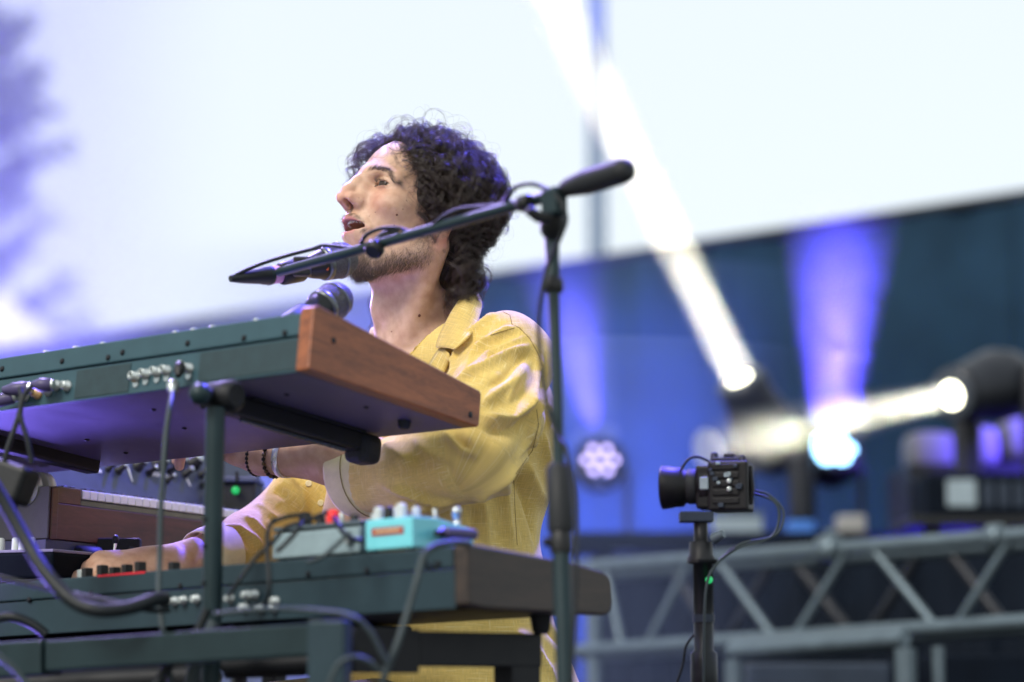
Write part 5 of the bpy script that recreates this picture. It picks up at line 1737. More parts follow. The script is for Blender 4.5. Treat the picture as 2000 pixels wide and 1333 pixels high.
def hand(p, wrist, d, n, side, curl, spread, s=1.0):
    """d: pointing direction, n: back-of-hand normal; side: +1 thumb on (d x n) side"""
    d = Vector(d).normalized()
    n = Vector(n)
    n = (n - d * n.dot(d)).normalized()
    t = d.cross(n) * side
    w = Vector(wrist)
    cm = 0.01 * s
    def q(a, b_, c):
        return w + d * a * cm + t * b_ * cm + n * c * cm
    f = chain(p, [q(-1, 0, 0), q(2.0, 0.2, 0.1)], [0.026 * s, 0.024 * s], 0.01)
    f = smin(f, cone(p, q(2.5, 1.6, 0.2), q(8.2, 2.6, 0.3), 0.015 * s, 0.0135 * s), 0.02)
    f = smin(f, cone(p, q(2.5, 0.5, 0.2), q(8.8, 0.8, 0.4), 0.0155 * s, 0.0135 * s), 0.02)
    f = smin(f, cone(p, q(2.5, -0.8, 0.2), q(8.4, -1.0, 0.3), 0.0155 * s, 0.013 * s), 0.02)
    f = smin(f, cone(p, q(2.5, -2.0, 0.0), q(7.5, -2.8, 0.0), 0.015 * s, 0.012 * s), 0.02)
    base = [(8.2, 2.6, 0.3, 4.4, 2.6, 2.1), (8.8, 0.8, 0.4, 4.8, 3.0, 2.2), (8.4, -1.0, 0.3, 4.5, 2.8, 2.1), (7.5, -2.8, 0.0, 3.5, 2.1, 1.9)]
    for i, (a, b_, c, l1, l2, l3) in enumerate(base):
        sp = spread * (1.5 - i) * 0.09
        ang = curl[i]
        pts = [q(a, b_, c)]
        x, y, z = a, b_, c
        th = 0.15
        for l, k in ((l1, 0.35), (l2, 1.0), (l3, 0.8)):
            th += ang * k
            x += l * math.cos(th)
            z -= l * math.sin(th)
            y += sp * l
            pts.append(q(x, y, z))
        f = smin(f, chain(p, pts, [0.0098 * s, 0.0092 * s, 0.0084 * s, 0.0072 * s], 0.004), 0.006)
    th_p = [q(1.5, 2.4, -0.6), q(4.0, 4.6, -1.2), q(6.8, 5.4, -1.6), q(9.2, 5.3, -2.2)]
    f = smin(f, chain(p, th_p, [0.016 * s, 0.0125 * s, 0.0105 * s, 0.009 * s], 0.006), 0.012)
    return f

dl = (WR_L - EL_L).normalized()
def arm_l(p):
    f = cone(p, EL_L + (WR_L - EL_L) * 0.36, EL_L + (WR_L - EL_L) * 0.62, 0.026, 0.0385)
    f = smin(f, cone(p, EL_L + (WR_L - EL_L) * 0.62, WR_L, 0.0385, 0.0275), 0.02)
    h = hand(p, WR_L + dl * 0.005, dl + Vector((0, 0, 0.3)), Vector((0, -0.45, 1)), 1, (0.5, 0.55, 0.6, 0.65), 0.5)
    return smin(f, h, 0.015)
dr = (WR_R - EL_R).normalized()
hd_r = (P(140, 1112, 3.36) - WR_R).normalized()
def arm_r(p):
    f = cone(p, EL_R, WR_R, 0.042, 0.028)
    h = hand(p, WR_R, hd_r, Vector((0.1, -0.35, 1)), 1, (0.42, 0.36, 0.4, 0.45), 0.6)
    return smin(f, h, 0.015)
lo, hi = box_of([EL_L, WR_L, WR_L + dl * 0.22], 0.07)
LV, LQ = surface_nets(arm_l, lo, hi, 0.0024)
lo, hi = box_of([EL_R, WR_R, WR_R + hd_r * 0.22], 0.07)
RV, RQ = surface_nets(arm_r, lo, hi, 0.0024)
# hidden legs (thighs reach forward from the stool)
HIP = P(880, 1420, 3.52)
def legs(p):
    f = None
    for s in (-1, 1):
        h0 = HIP + bl_ * 0.09 * s
        kn = h0 + bf * 0.44 + bl_ * 0.06 * s + Vector((0, 0, -0.02))
        an = Vector((kn.x, kn.y, 0.1)) + bf * -0.06
        c = chain(p, [h0, kn, an, an + bf * 0.13 - Vector((0, 0, 0.05))], [0.088, 0.062, 0.042, 0.035], 0.03)
        f = c if f is None else smin(f, c, 0.02)
    return smin(f, ell(to_body(p), tuple(to_body(_np(HIP)[None])[0]), (0.13, 0.17, 0.12)), 0.06)
allv = np.concatenate([HV, LV, RV])
allq = np.concatenate([HQ, LQ + len(HV), RQ + len(HV) + len(LV)])
person = np_mesh('person', allv, allq, M_SKIN)
tag(person, 'singing man in a loose yellow linen shirt, dark curly hair, playing the keyboards', 'person')
hp = to_head(allv.astype(np.float32))
ish = np.zeros(len(allv), bool)
ish[:len(HV)] = True
x, y, z = hp.T
ya = np.abs(y)
hq = np.stack([x, ya, z], 1)
def gau(d, w):
    return np.exp(-(d / w) ** 2)
upl = chain(hq, [(10.25, 0, -2.7), (9.8, 1.1, -2.8), (8.05, 3.0, -3.62)], [0.54, 0.50, 0.24], 0.3)
lol = chain(hq, [(9.75, 0, -4.42), (9.35, 1.2, -4.3), (8.05, 2.95, -3.65)], [0.52, 0.47, 0.22], 0.3)
lip = np.clip(0.5 - np.minimum(upl, lol) / 0.22, 0, 1) * ish
mouth = np.clip(0.5 - (lips_cavity(hp, ya) + 0.02) / 0.1, 0, 1) * ish * (x < 10.2)
mouth = np.maximum(mouth, np.clip(1.2 - ell(hq, (10.75, 0.66, -1.0), (0.62, 0.3, 0.55)) / 0.1 - 1.2, 0, 0.8) * ish)
lip = lip * (1 - mouth)
jl = np.minimum(cone(hq, (0.9, 6.0, -2.0), (1.0, 5.6, -5.2), 0, 0), cone(hq, (1.0, 5.6, -5.4), (6.4, 2.2, -8.8), 0, 0))
chin_b = ell(hq, (6.6, 0, -8.2), (2.4, 2.7, 2.0))
beard = np.maximum(np.clip(1.25 - jl / 1.9, 0, 1), np.clip(1 - chin_b / 0.9, 0, 1))
beard *= np.clip((-1.0 - z) / 0.8, 0, 1) * np.clip((14.2 + z) / 2.5, 0, 1)
must = np.maximum(gau(cone(hq, (10.7, 0.35, -2.05), (9.3, 2.3, -2.75), 0, 0), 0.42), gau(cone(hq, (9.3, 2.4, -2.8), (8.6, 2.8, -4.3), 0, 0), 0.35) * 0.9)
beard = np.maximum(beard, must) * ish * (1 - lip) * (1 - mouth)
red = (gau(sph(hq, (11.4, 0, -0.2), 0), 1.6) + 0.6 * gau(sph(hq, (8.2, 3.8, 0.4), 0), 1.7) + 0.9 * gau(ell(hq, (-0.4, 7.6, -1.2), (1.6, 0.8, 2.4)), 0.8) + 0.35 * gau(cone(hq, (8.7, 2.2, 2.3), (8.0, 4.2, 2.2), 0, 0), 0.6)) * ish
red = np.clip(red, 0, 1)
red[~ish] = 0.12
frk = np.clip(gau(sph(hq, (8.2, 4.2, -0.5), 0), 3.6) * 1.2, 0, 1) * ish
for nm, v in (('lip', lip), ('mouth', mouth), ('beard', beard), ('red', red), ('freckle', frk)):
    point_attr(person, nm, v)

def pchild(name, mb_or_obj, m=None, label=None, root=person):
    if isinstance(mb_or_obj, MB):
        o = mesh_obj(name, mb_or_obj.v, mb_or_obj.f, m, mb_or_obj.sm)
    else:
        o = mb_or_obj
    o.parent = root
    if label:
        o['label'] = label
    return o

# ---- eyes, teeth, tongue, moles
M_EYE = mat('eye_white', (0.62, 0.6, 0.58), 0.15, var=0.05)
M_IRIS = mat('iris', (0.035, 0.022, 0.015), 0.08)
M_TEETH = mat('teeth', (0.62, 0.58, 0.5), 0.2, var=0.04)
M_TONGUE = mat('tongue', (0.35, 0.10, 0.09), 0.4)
for s in (1, -1):
    c = hw(7.02, 3.3 * s, 2.80)
    eye = pchild('eyeball', MB().ball(c, 0.0122, 4), M_EYE)
    gz = (hf * 0.9 + hl * 0.48 - hu * 0.02).normalized()
    mbi = MB().lathe(c + gz * 0.0109, c + gz * 0.02, [(0, 0.0072), (0.0009, 0.0062), (0.0014, 0.003), (0.0015, 0.0005)], 24)
    pchild('iris', mbi, M_IRIS, root=eye)
for i in range(10):
    a = rad(-56 + 112 * i / 9)
    r_ = 2.35
    tx, ty = 7.0 + r_ * math.cos(a) * 1.05, r_ * math.sin(a) * 0.95
    wd = 0.40 if abs(i - 4.5) < 1 else 0.33
    Mt_ = Matrix(((hf.x, hl.x, hu.x, 0), (hf.y, hl.y, hu.y, 0), (hf.z, hl.z, hu.z, 0), (0, 0, 0, 1)))
    Mt_ = Matrix.Translation(hw(tx, ty, -2.72)) @ Mt_ @ Matrix.Rotation(a, 4, 'Z')
    hgt = 0.0040 if abs(i - 4.5) < 1 else 0.0033
    pchild('tooth', MB().box(-0.0017, 0.0017, -wd * 0.005, wd * 0.005, -hgt, hgt, 0.001, Mt_), M_TEETH)
bm = bmesh.new()
bmesh.ops.create_icosphere(bm, subdivisions=3, radius=1)
for v in bm.verts:
    v.co = hw(7.6 + v.co.x * 1.9, v.co.y * 1.6, -4.3 + v.co.z * 0.36)
pchild('tongue', MB().bm(bm, True), M_TONGUE)

# ---- hair: real curve strands grouped in curly locks
rng = np.random.default_rng(5)
def hair_mat(name, col, rough=0.38, spec=0.6):
    m, nt_, b_ = principled(name)
    hi = nt_.nodes.new('ShaderNodeHairInfo')
    mr_ = nt_.nodes.new('ShaderNodeMapRange')
    mr_.inputs[3].default_value, mr_.inputs[4].default_value = 0.6, 1.5
    nt_.links.new(hi.outputs['Random'], mr_.inputs[0])
    mx = nt_.nodes.new('ShaderNodeMix')
    mx.data_type = 'RGBA'
    mx.blend_type = 'MULTIPLY'
    mx.inputs[0].default_value = 1
    mx.inputs[6].default_value = (*col, 1)
    nt_.links.new(mr_.outputs[0], mx.inputs[7])
    nt_.links.new(mx.outputs[2], b_.inputs['Base Color'])
    b_.inputs['Roughness'].default_value = rough
    b_.inputs['Specular IOR Level'].default_value = spec
    return m
M_HAIR = hair_mat('dark_brown_hair', (0.030, 0.018, 0.013), 0.40)
M_BEARD = hair_mat('beard_hair', (0.048, 0.027, 0.017))

def curves_obj(name, strands, r0, m, label=None, tip=0.35):
    """strands: array (N, K, 3) world points"""
    strands = np.asarray(strands, np.float32)
    Nn, K, _ = strands.shape
    hc = bpy.data.hair_curves.new(name)
    hc.add_curves([K] * Nn)
    hc.attributes['position'].data.foreach_set('vector', strands.ravel())
    ra = hc.attributes.get('radius') or hc.attributes.new('radius', 'FLOAT', 'POINT')
    prof = np.linspace(1, tip, K, dtype=np.float32)
    ra.data.foreach_set('value', np.tile(prof * r0, Nn))
    hc.materials.append(m)
    o = bpy.data.objects.new(name, hc)
    COL.objects.link(o)
    o.parent = person
    if label:
        o['label'] = label
    return o

def unit(v):
    return v / (np.linalg.norm(v, axis=-1, keepdims=True) + 1e-9)

CRC, CRR = np.array([-0.5, 0, 4.7]), np.array([9.5, 7.35, 8.0])
def on_scalp(d):
    """direction -> point on the skull ellipsoid (head cm) and its normal"""
    t = 1 / np.sqrt(((d / CRR) ** 2).sum(-1, keepdims=True))
    p = CRC + d * t
    n = unit((p - CRC) / CRR ** 2)
    return p, n

def hairline_ok(p):
    x, y, z = p
    ya_ = abs(y)
    if z > 9.6:
        return x < 6.2 + (0.8 if y < 0 else 0)
    if z > 3.2:
        return x < 3.0 + (z - 3.2) * 0.40 + (1.4 if y < 0 else 0)
    if z > -0.6:
        return x < 3.3 and ya_ > 4
    if z > -4.5:
        return x < -1.2
    return x < -2.2

gdown = np.array(HR @ np.array([0, 0, -1.0]))       # gravity in head coordinates
def push_out(p, off):
    """keep a point outside the skull / neck"""
    q = (p - CRC) / (CRR + off)
    k = np.linalg.norm(q)
    if k < 1:
        p = CRC + (p - CRC) / max(k, 1e-6)
    return p

def pull_in(p, off):
    """hair hugs the skull above the ears and the neck below them"""
    if p[2] > -1.5:
        q = (p - CRC) / (CRR + off)
        k = np.linalg.norm(q)
        if k > 1:
            p = CRC + (p - CRC) * (1 + (1 / k - 1) * 0.6)
    else:
        c = np.array([-2.6 - 0.12 * (p[2] + 1.5), 0, p[2]])
        r = p - c
        k = math.hypot(r[0] / 9.6, r[1] / 7.6)
        if k > 1:
            p = c + r * (1 + (1 / k - 1) * 0.6)
    return p

def to_world(pts):
    return np.array(HC)[None] + (np.asarray(pts) @ HR) * (0.01 * HS)

def lock_guide(p, n, length, out0, flow, steps=26, lift=1.0):
    d = unit(n * out0 * 0.6 + flow * 0.7 + rng.normal(0, 0.12, 3))
    pts = [p.copy()]
    ds = length / steps
    cur = p.copy()
    for i in range(steps):
        t = i / steps
        tgt = unit(gdown * (0.35 + 0.9 * t) + flow * (0.75 - 0.5 * t) + n * 0.10)
        d = unit(d * 0.80 + tgt * 0.26)
        cur = cur + d * ds
        cur = push_out(cur, 0.5 + 0.9 * lift * min(1, t * 3))
        cur = pull_in(cur, 1.0 + 1.3 * lift)
        pts.append(cur.copy())
    pts = np.array(pts)
    tan = unit(np.gradient(pts, axis=0))
    a = unit(np.cross(tan, np.array([0.3, 1.0, 0.2])))
    b_ = np.cross(tan, a)
    return pts, a, b_

strands = []
def add_lock(p, n, length, out0, curl_r, pitch, flow, count, width, lift=1.0, fly=0.04, loose=0.10):
    """one lock: strands share a path and a curl, each with its own phase, size and stray"""
    pts, a, b_ = lock_guide(p, n, length, out0, flow, lift=lift)
    K = len(pts)
    t = np.linspace(0, 1, K)
    s = t * length
    ph, sg = rng.uniform(0, 6.28), rng.choice([-1, 1])
    grow = np.clip(t / 0.35, 0, 1) ** 0.8
    for k in range(count):
        r = width * math.sqrt(rng.uniform())
        th = rng.uniform(0, 6.28)
        w = 1.25 - 1.0 * t ** 0.9
        off = (np.cos(th) * r * w)[:, None] * a + (np.sin(th) * r * w)[:, None] * b_
        ang = sg * s / (pitch * rng.normal(1, 0.03)) * 2 * np.pi + ph + rng.normal(0, loose)
        am = curl_r * rng.uniform(0.85, 1.12) * grow
        cu = (am * np.cos(ang))[:, None] * a + (am * np.sin(ang))[:, None] * b_
        cu -= cu[0]
        stray = fly * (5.0 if rng.uniform() < 0.05 else 1)
        off += (t ** 1.5)[:, None] * rng.normal(0, 1, 3) * stray * 2.2
        g = pts + cu + off
        for i in range(K):
            g[i] = push_out(g[i], 0.3)
        strands.append(g[:max(8, K)])

nlock = 0
tries = 0
while nlock < 560 and tries < 20000:
    tries += 1
    d = unit(rng.normal(0, 1, 3))
    p, n = on_scalp(d)
    if not hairline_ok(p):
        continue
    x, y, z = p
    if y < -3 and x < 3 and rng.uniform() < 0.55:        # far side is hidden
        continue
    top = np.clip((z - 6) / 6, 0, 1)
    back = np.clip((-x) / 8, 0, 1)
    front = np.clip((x - 2) / 5, 0, 1) * top
    length = 10.0 + 4.0 * back + rng.uniform(-1.5, 2.0)
    if z < 2:
        length = 8.5 + rng.uniform(-1.5, 1.5) if x < -1.5 else 4.5
    flow = unit(np.array([-0.75 + 1.1 * front + rng.normal(0, 0.22), np.sign(y) * (0.45 + 0.3 * top), -0.25 + rng.normal(0, 0.2)]))
    if front > 0.3:
        if y < -2:
            flow = unit(np.array([0.55, -0.35 + rng.normal(0, 0.5), 0.1]))
            length *= 0.6
        else:
            flow = unit(np.array([-0.7, 0.45 + rng.normal(0, 0.4), 0.35]))
    add_lock(p, n, length, 0.75 + 0.4 * top, rng.uniform(0.35, 1.15), rng.uniform(3.2, 6.8), flow, int(rng.uniform(14, 34)), rng.uniform(0.22, 0.55), lift=0.45 + 0.55 * top + rng.uniform(-0.15, 0.3))
    nlock += 1
# far-side fringe curling beyond the forehead, temple curl, nape curls
def dir_pt(x, y, z):
    return on_scalp(unit(np.array([x, y, z]) - CRC))
for (x, y, z, ln_, fl) in ((7.4, -2.5, 9.2, 6, (0.9, -0.4, 0.1)), (7.0, -4.0, 8.6, 7, (0.9, -0.5, -0.3)), (7.6, -1.0, 9.4, 5.5, (1, -0.2, 0.3)), (6.2, -5.2, 7.6, 7, (0.95, -0.5, -0.5)), (5.6, -5.8, 6.5, 7, (0.9, -0.5, -0.7)), (6.8, 0.5, 10.0, 5.5, (0.9, 0.1, 0.5)), (6.4, -3.0, 9.8, 6.5, (0.9, -0.3, 0.3)), (5.0, -6.2, 5.4, 7, (0.9, -0.4, -0.9)), (7.2, -3.2, 8.9, 6.5, (1, -0.5, -0.2)), (5.9, -5.6, 7.0, 7.5, (1, -0.6, -0.4))):
    for rep in range(3):
        p, n = dir_pt(x + rng.normal(0, 0.3), y + rng.normal(0, 0.4), z + rng.normal(0, 0.3))
        add_lock(p, n, ln_ * rng.uniform(0.55, 0.85), 0.8, rng.uniform(0.45, 0.75), rng.uniform(2.4, 3.4), unit(np.array(fl)), 11, 0.28, lift=0.8, fly=0.05)
for (x, y, z, ln_) in ((5.2, 4.6, 9.0, 5.5), (4.6, 5.3, 7.8, 6.0), (4.0, 5.9, 6.6, 6.0), (3.6, 6.2, 5.4, 5.5), (3.1, 6.6, 3.9, 5.0), (2.7, 6.7, 2.4, 4.0)):
    for rep in range(3):
        p, n = dir_pt(x + rng.normal(0, 0.3), y + rng.normal(0, 0.3), z + rng.normal(0, 0.3))
        add_lock(p, n, ln_ * rng.uniform(0.85, 1.15), 0.9, rng.uniform(0.55, 0.8), rng.uniform(2.6, 3.6), unit(np.array([0.1, 0.5, -0.7])), 20, 0.36, lift=1.0)
for i in range(110):
    y = rng.uniform(-6.5, 7.0)
    p, n = dir_pt(-3.0 - 5.5 * math.sqrt(max(0, 1 - (y / 8) ** 2)) + rng.uniform(0, 3), y, rng.uniform(-3.5, 0.5))
    add_lock(p, n, rng.uniform(8.0, 12.0), 0.75, rng.uniform(0.8, 1.3), rng.uniform(4.0, 5.6), unit(np.array([-0.35 + rng.normal(0, 0.3), 0.35 * np.sign(y), -0.7])), 26, 0.42, lift=0.95)
# far-side locks seen beyond the throat, and locks falling over the top of the ear
for i in range(7):
    p, n = dir_pt(rng.uniform(-2.5, -0.5), -7.0, rng.uniform(-3.5, -1.0))
    add_lock(p, n, rng.uniform(11, 14.5), 0.6, 0.6, 5.0, unit(np.array([0.25, -0.3, -0.9])), 18, 0.4, lift=0.8)
for i in range(16):
    p, n = dir_pt(rng.uniform(-2.0, 2.2), 7.2, rng.uniform(3.0, 5.5))
    add_lock(p, n, rng.uniform(5, 7.5), 1.0, 0.55, rng.uniform(3.5, 5), unit(np.array([-0.5, 0.7, -0.6])), 24, 0.42, lift=1.15)
# locks rooted along the whole near hairline, falling forward over its edge
for i in range(80):
    t = i / 79
    zb = 10.6 - 9.4 * t
    xb = 5.6 - 2.9 * min(1, t * 1.15)
    p, n = dir_pt(xb + rng.normal(0, 0.35), 2.0 + 5.2 * min(1, t * 1.6) + rng.normal(0, 0.3), zb + rng.normal(0, 0.3))
    add_lock(p, n, rng.uniform(5.0, 8.0), 0.9, rng.uniform(0.5, 0.85), rng.uniform(3.0, 4.6), unit(np.array([-0.45 + rng.normal(0, 0.3), 0.6, -0.35])), 20, 0.34, lift=0.8)
# thin curls breaking the edge of the hairline on the forehead and temple
for i in range(34):
    t = rng.uniform(0, 1)
    p, n = dir_pt(5.9 - 2.6 * t + rng.normal(0, 0.25), 2.2 + 4.6 * t + rng.normal(0, 0.3), 10.0 - 6.0 * t + rng.normal(0, 0.3))
    add_lock(p, n, rng.uniform(2.5, 5.0), 1.1, rng.uniform(0.4, 0.8), rng.uniform(2.4, 3.6), unit(np.array([0.55, 0.5, -0.45]) + rng.normal(0, 0.3, 3)), int(rng.uniform(3, 9)), 0.16, lift=0.7)
# sideburn
for i in range(260):
    y0 = 1
    p, n = dir_pt(rng.uniform(1.6, 3.2), 7.0, rng.uniform(-1.2, 2.6))
    L_ = rng.uniform(0.9, 1.8)
    tt = np.linspace(0, 1, 27)[:, None]
    dd = unit(np.array([-0.1, 0.2, -1.0]) + rng.normal(0, 0.22, 3))
    strands.append(p + n * 0.05 + tt * L_ * dd + n * 0.15 * np.sin(tt * 3.1))
# larger loose curls standing off the crown
for i in range(46):
    d = unit(np.array([rng.uniform(-1, 0.9), rng.uniform(-0.6, 0.9), rng.uniform(0.35, 1.2)]))
    p, n = on_scalp(d)
    if not hairline_ok(p):
        continue
    add_lock(p, n, rng.uniform(7, 11), 1.5, rng.uniform(0.8, 1.5), rng.uniform(3.2, 5.5), unit(rng.normal(0, 1, 3) + n * 0.8), 7, 0.2, lift=1.7, fly=0.08)
# flyaway single hairs
for i in range(170):
    d = unit(rng.normal(0, 1, 3) + np.array([0, 0, 0.7]))
    p, n = on_scalp(d)
    if not hairline_ok(p):
        continue
    add_lock(p, n, rng.uniform(7, 11), 1.3, rng.uniform(0.7, 1.6), rng.uniform(3, 6), unit(rng.normal(0, 1, 3) + n * 0.6), 1, 0.1, lift=1.7)
st_ = np.array(strands)
hair = curves_obj('hair', to_world(st_.reshape(-1, 3)).reshape(st_.shape), 0.000095, M_HAIR, 'dark brown curly hair reaching the collar')
# close dark underlayer so that no scalp shows between the locks
def cap_sdf(pw):
    p = to_head(pw)
    d = ell(p, tuple(CRC), tuple(CRR + 0.42))
    d = smax(d, -(ell(p, (9.5, 0, 2.6), (7.2, 9.5, 8.6))), 0.6)
    d = smax(d, -(ell(p, (3.5, 0, -4.5), (5.0, 9.5, 6.0))), 0.6)
    nape = ell(p, (-5.2, 0, -2.6), (4.4, 6.4, 5.6))
    return smin(d, nape, 1.5) * 0.01
lo, hi = box_of([hw(x, y, z) for x in (-11, 9) for y in (-9, 9) for z in (-9, 15)], 0.01)
CV, CQ = surface_nets(cap_sdf, lo, hi, 0.004)
M_CAP = mat('hair_underlayer', (0.010, 0.007, 0.006), 0.7, scale=200, bump=0.6, bscale=500)
cap = np_mesh('hair_underlayer', CV, CQ, M_CAP)
cap.parent = hair

# eyebrows, lashes, beard
def surf_pts(hpos, n_it=6):
    """pull head-coordinate points onto the skin; returns world points and normals"""
    p = to_world(hpos).astype(np.float32)
    for _ in range(n_it):
        e = 0.0006
        d0 = skin_sdf(p)
        g = np.stack([(skin_sdf(p + _np(v)) - d0) / e for v in ((e, 0, 0), (0, e, 0), (0, 0, e))], 1)
        g = unit(g)
        p = p - g * d0[:, None]
    return p, g
hfn, hln, hun = [np.array(v) for v in (hf, hl, hu)]
bs = []
for s in (1, -1):
    n_ = 520
    t = rng.uniform(0, 1, n_) ** 0.62
    pts = np.array([[9.6, 1.15, 4.45], [9.1, 2.6, 4.85], [7.9, 4.2, 4.5], [6.5, 5.3, 3.4]])
    seg_ = np.clip((t * 3).astype(int), 0, 2)
    fr2 = (t * 3 - seg_)[:, None]
    c = pts[seg_] * (1 - fr2) + pts[seg_ + 1] * fr2
    w = (0.24 + 0.09 * np.sin(np.pi * np.clip(t * 1.1, 0, 1))) * (1 - 0.15 * t)
    c[:, 2] += rng.uniform(-1, 1, n_) * w
    c[:, 1] *= s
    p, g = surf_pts(c)
    tang = unit((pts[seg_ + 1] - pts[seg_]) * np.array([1, s, 1]))
    tw = unit(tang @ HR)
    upw = hun[None] * (0.55 * (1 - t) + 0.05)[:, None]
    dr_ = unit(tw + upw + g * 0.28 + rng.normal(0, 0.14, (n_, 3)))
    L_ = rng.uniform(0.005, 0.009, n_)[:, None, None]
    tt = np.linspace(0, 1, 5)[None, :, None]
    bs.append(p[:, None] + g[:, None] * 0.0004 + dr_[:, None] * tt * L_)
curves_obj('eyebrow', np.concatenate(bs), 0.00008, M_HAIR, 'dark arched eyebrows')
ls_ = []
for s in (1, -1):
    n_ = 90
    t = rng.uniform(0, 1, n_)
    for up_ in (1, -1):
        yy = 1.9 + 2.75 * t
        zz = 2.80 - 0.10 * (yy - 3.3) + up_ * 0.36 * np.sqrt(np.clip(1 - ((yy - 3.25) / 1.5) ** 2, 0, 1))
        xx = 7.02 + 1.42 * np.sqrt(np.clip(1 - ((yy - 3.3) / 1.62) ** 2, 0.02, 1)) * 0.97
        p = to_world(np.stack([xx, yy * s, zz], 1))
        dr_ = unit(hfn * 0.9 + hln * (s * 0.55) * (t[:, None] - 0.2) * 2 + hun * (0.15 if up_ > 0 else -0.45) + rng.normal(0, 0.1, (n_, 3)))
        L_ = (rng.uniform(0.005, 0.008, n_) * (1 if up_ > 0 else 0.5))[:, None, None]
        tt = np.linspace(0, 1, 4)[None, :, None]
        ls_.append(p[:, None] + dr_[:, None] * tt * L_ + hun * (0.0015 * up_) * tt ** 2)
curves_obj('eyelashes', np.concatenate(ls_), 0.00010, M_HAIR)
# beard strands where the beard mask is
me_b = beard[:len(HV)]
wgt = np.clip(me_b - 0.15, 0, 1)
wgt[hp[:len(HV), 2] > -0.9] = 0
wgt[hp[:len(HV), 1] < -3.0] *= 0.3
pr_ = wgt / wgt.sum()
n_ = 6600
ix = rng.choice(len(HV), n_, p=pr_)
p = HV[ix] + rng.normal(0, 0.0012, (n_, 3))
d0 = skin_sdf(p.astype(np.float32))
e = 0.0006
g = np.stack([(skin_sdf((p + np.array(v)).astype(np.float32)) - d0) / e for v in ((e, 0, 0), (0, e, 0), (0, 0, e))], 1)
g = unit(g)
p = p - g * d0[:, None]
hz_ = hp[ix]
down = -hun[None] * 1.0 + hfn[None] * 0.15 - hfn[None] * np.clip((-hz_[:, 2:3] - 8.5) / 2, 0, 1) * 0.5
dr_ = down - g * (down * g).sum(1, keepdims=True)
dr_ = unit(unit(dr_) + g * 0.55 + rng.normal(0, 0.30, (n_, 3)))
ln_ = rng.uniform(0.0035, 0.0085, n_) * (0.6 + 0.7 * np.clip(-(hz_[:, 2] + 5) / 3, 0, 1))
tt = np.linspace(0, 1, 5)[None, :, None]
cv_ = (rng.normal(0, 0.25, (n_, 3)) - hun[None] * 0.25)[:, None] * tt ** 2
curves_obj('beard', p[:, None] + (dr_[:, None] * tt + cv_) * ln_[:, None, None], 0.000095, M_BEARD, 'short brown beard and moustache')
# moles
M_MOLE = mat('mole', (0.10, 0.035, 0.025), 0.5)
from mathutils.bvhtree import BVHTree
bvh_skin = BVHTree.FromPolygons([tuple(v) for v in HV], [tuple(q) for q in HQ])
def cast(bvh, px, py):
    h = bvh.ray_cast(Vector((0, 0, CAM_Z)), ray(px, py).normalized())
    return h[0], h[1]
for px, py, r in ((775, 420, 0.0016), (819, 617, 0.0022), (765, 648, 0.0010), (733, 415, 0.0007), (787, 409, 0.0008), (770, 440, 0.0008), (794, 392, 0.0008)):
    h, nn_ = cast(bvh_skin, px, py)
    if h is not None:
        pchild('mole', MB().ball(h, r, 2), M_MOLE)

# ---- loose yellow linen shirt
M_LINEN, nt, b = principled('yellow_linen')
N, L = nt.nodes, nt.links
def lin_noise(vec, sc, scale, detail=2.0):
    mp = N.new('ShaderNodeMapping')
    mp.inputs['Scale'].default_value = sc
    L.new(vec, mp.inputs[0])
    nz = N.new('ShaderNodeTexNoise')
    nz.inputs['Scale'].default_value = scale
    nz.inputs['Detail'].default_value = detail
    L.new(mp.outputs[0], nz.inputs['Vector'])
    return nz.outputs[0]
fa = N.new('ShaderNodeAttribute')
fa.attribute_name = 'weave'
fv = fa.outputs['Vector']
def rng_(src, a, b_, c=0.0, d_=1.0):
    m_ = N.new('ShaderNodeMapRange')
    m_.inputs[1].default_value, m_.inputs[2].default_value, m_.inputs[3].default_value, m_.inputs[4].default_value = a, b_, c, d_
    L.new(src, m_.inputs[0])
    return m_.outputs[0]
slub_h = rng_(lin_noise(fv, (34, 560, 1), 1.0, 1.0), 0.64, 0.72)
slub_v = rng_(lin_noise(fv, (560, 34, 1), 1.0, 1.0), 0.64, 0.72)
def mth(op, a, b_):
    m_ = N.new('ShaderNodeMath')
    m_.operation = op
    for i, q in enumerate((a, b_)):
        if isinstance(q, (int, float)):
            m_.inputs[i].default_value = q
        else:
            L.new(q, m_.inputs[i])
    return m_.outputs[0]
slub = mth('MAXIMUM', slub_h, slub_v)
thread = mth('ADD', lin_noise(fv, (60, 1400, 1), 1.0, 2), lin_noise(fv, (1400, 60, 1), 1.0, 2))
broad = lin_noise(fv, (7, 7, 1), 1.0, 4)
cr = N.new('ShaderNodeValToRGB')
cr.color_ramp.elements[0].position = 0.3
cr.color_ramp.elements[0].color = (0.53, 0.365, 0.085, 1)
cr.color_ramp.elements[1].position = 0.7
cr.color_ramp.elements[1].color = (0.69, 0.525, 0.165, 1)
L.new(broad, cr.inputs[0])
def cmix(a, col, fac, blend='MIX'):
    mx = N.new('ShaderNodeMix')
    mx.data_type = 'RGBA'
    mx.blend_type = blend
    if isinstance(a, tuple):
        mx.inputs[6].default_value = a
    else:
        L.new(a, mx.inputs[6])
    if isinstance(col, tuple):
        mx.inputs[7].default_value = col
    else:
        L.new(col, mx.inputs[7])
    if isinstance(fac, float):
        mx.inputs[0].default_value = fac
    else:
        L.new(fac, mx.inputs[0])
    return mx.outputs[2]
tv = rng_(thread, 0.8, 1.2, 0.86, 1.14)
c_ = cmix(cr.outputs[0], tv, 1.0, 'MULTIPLY')
c_ = cmix(c_, (0.80, 0.68, 0.33, 1), mth('MULTIPLY', slub, 0.6))
L.new(c_, b.inputs['Base Color'])
b.inputs['Roughness'].default_value = 0.8
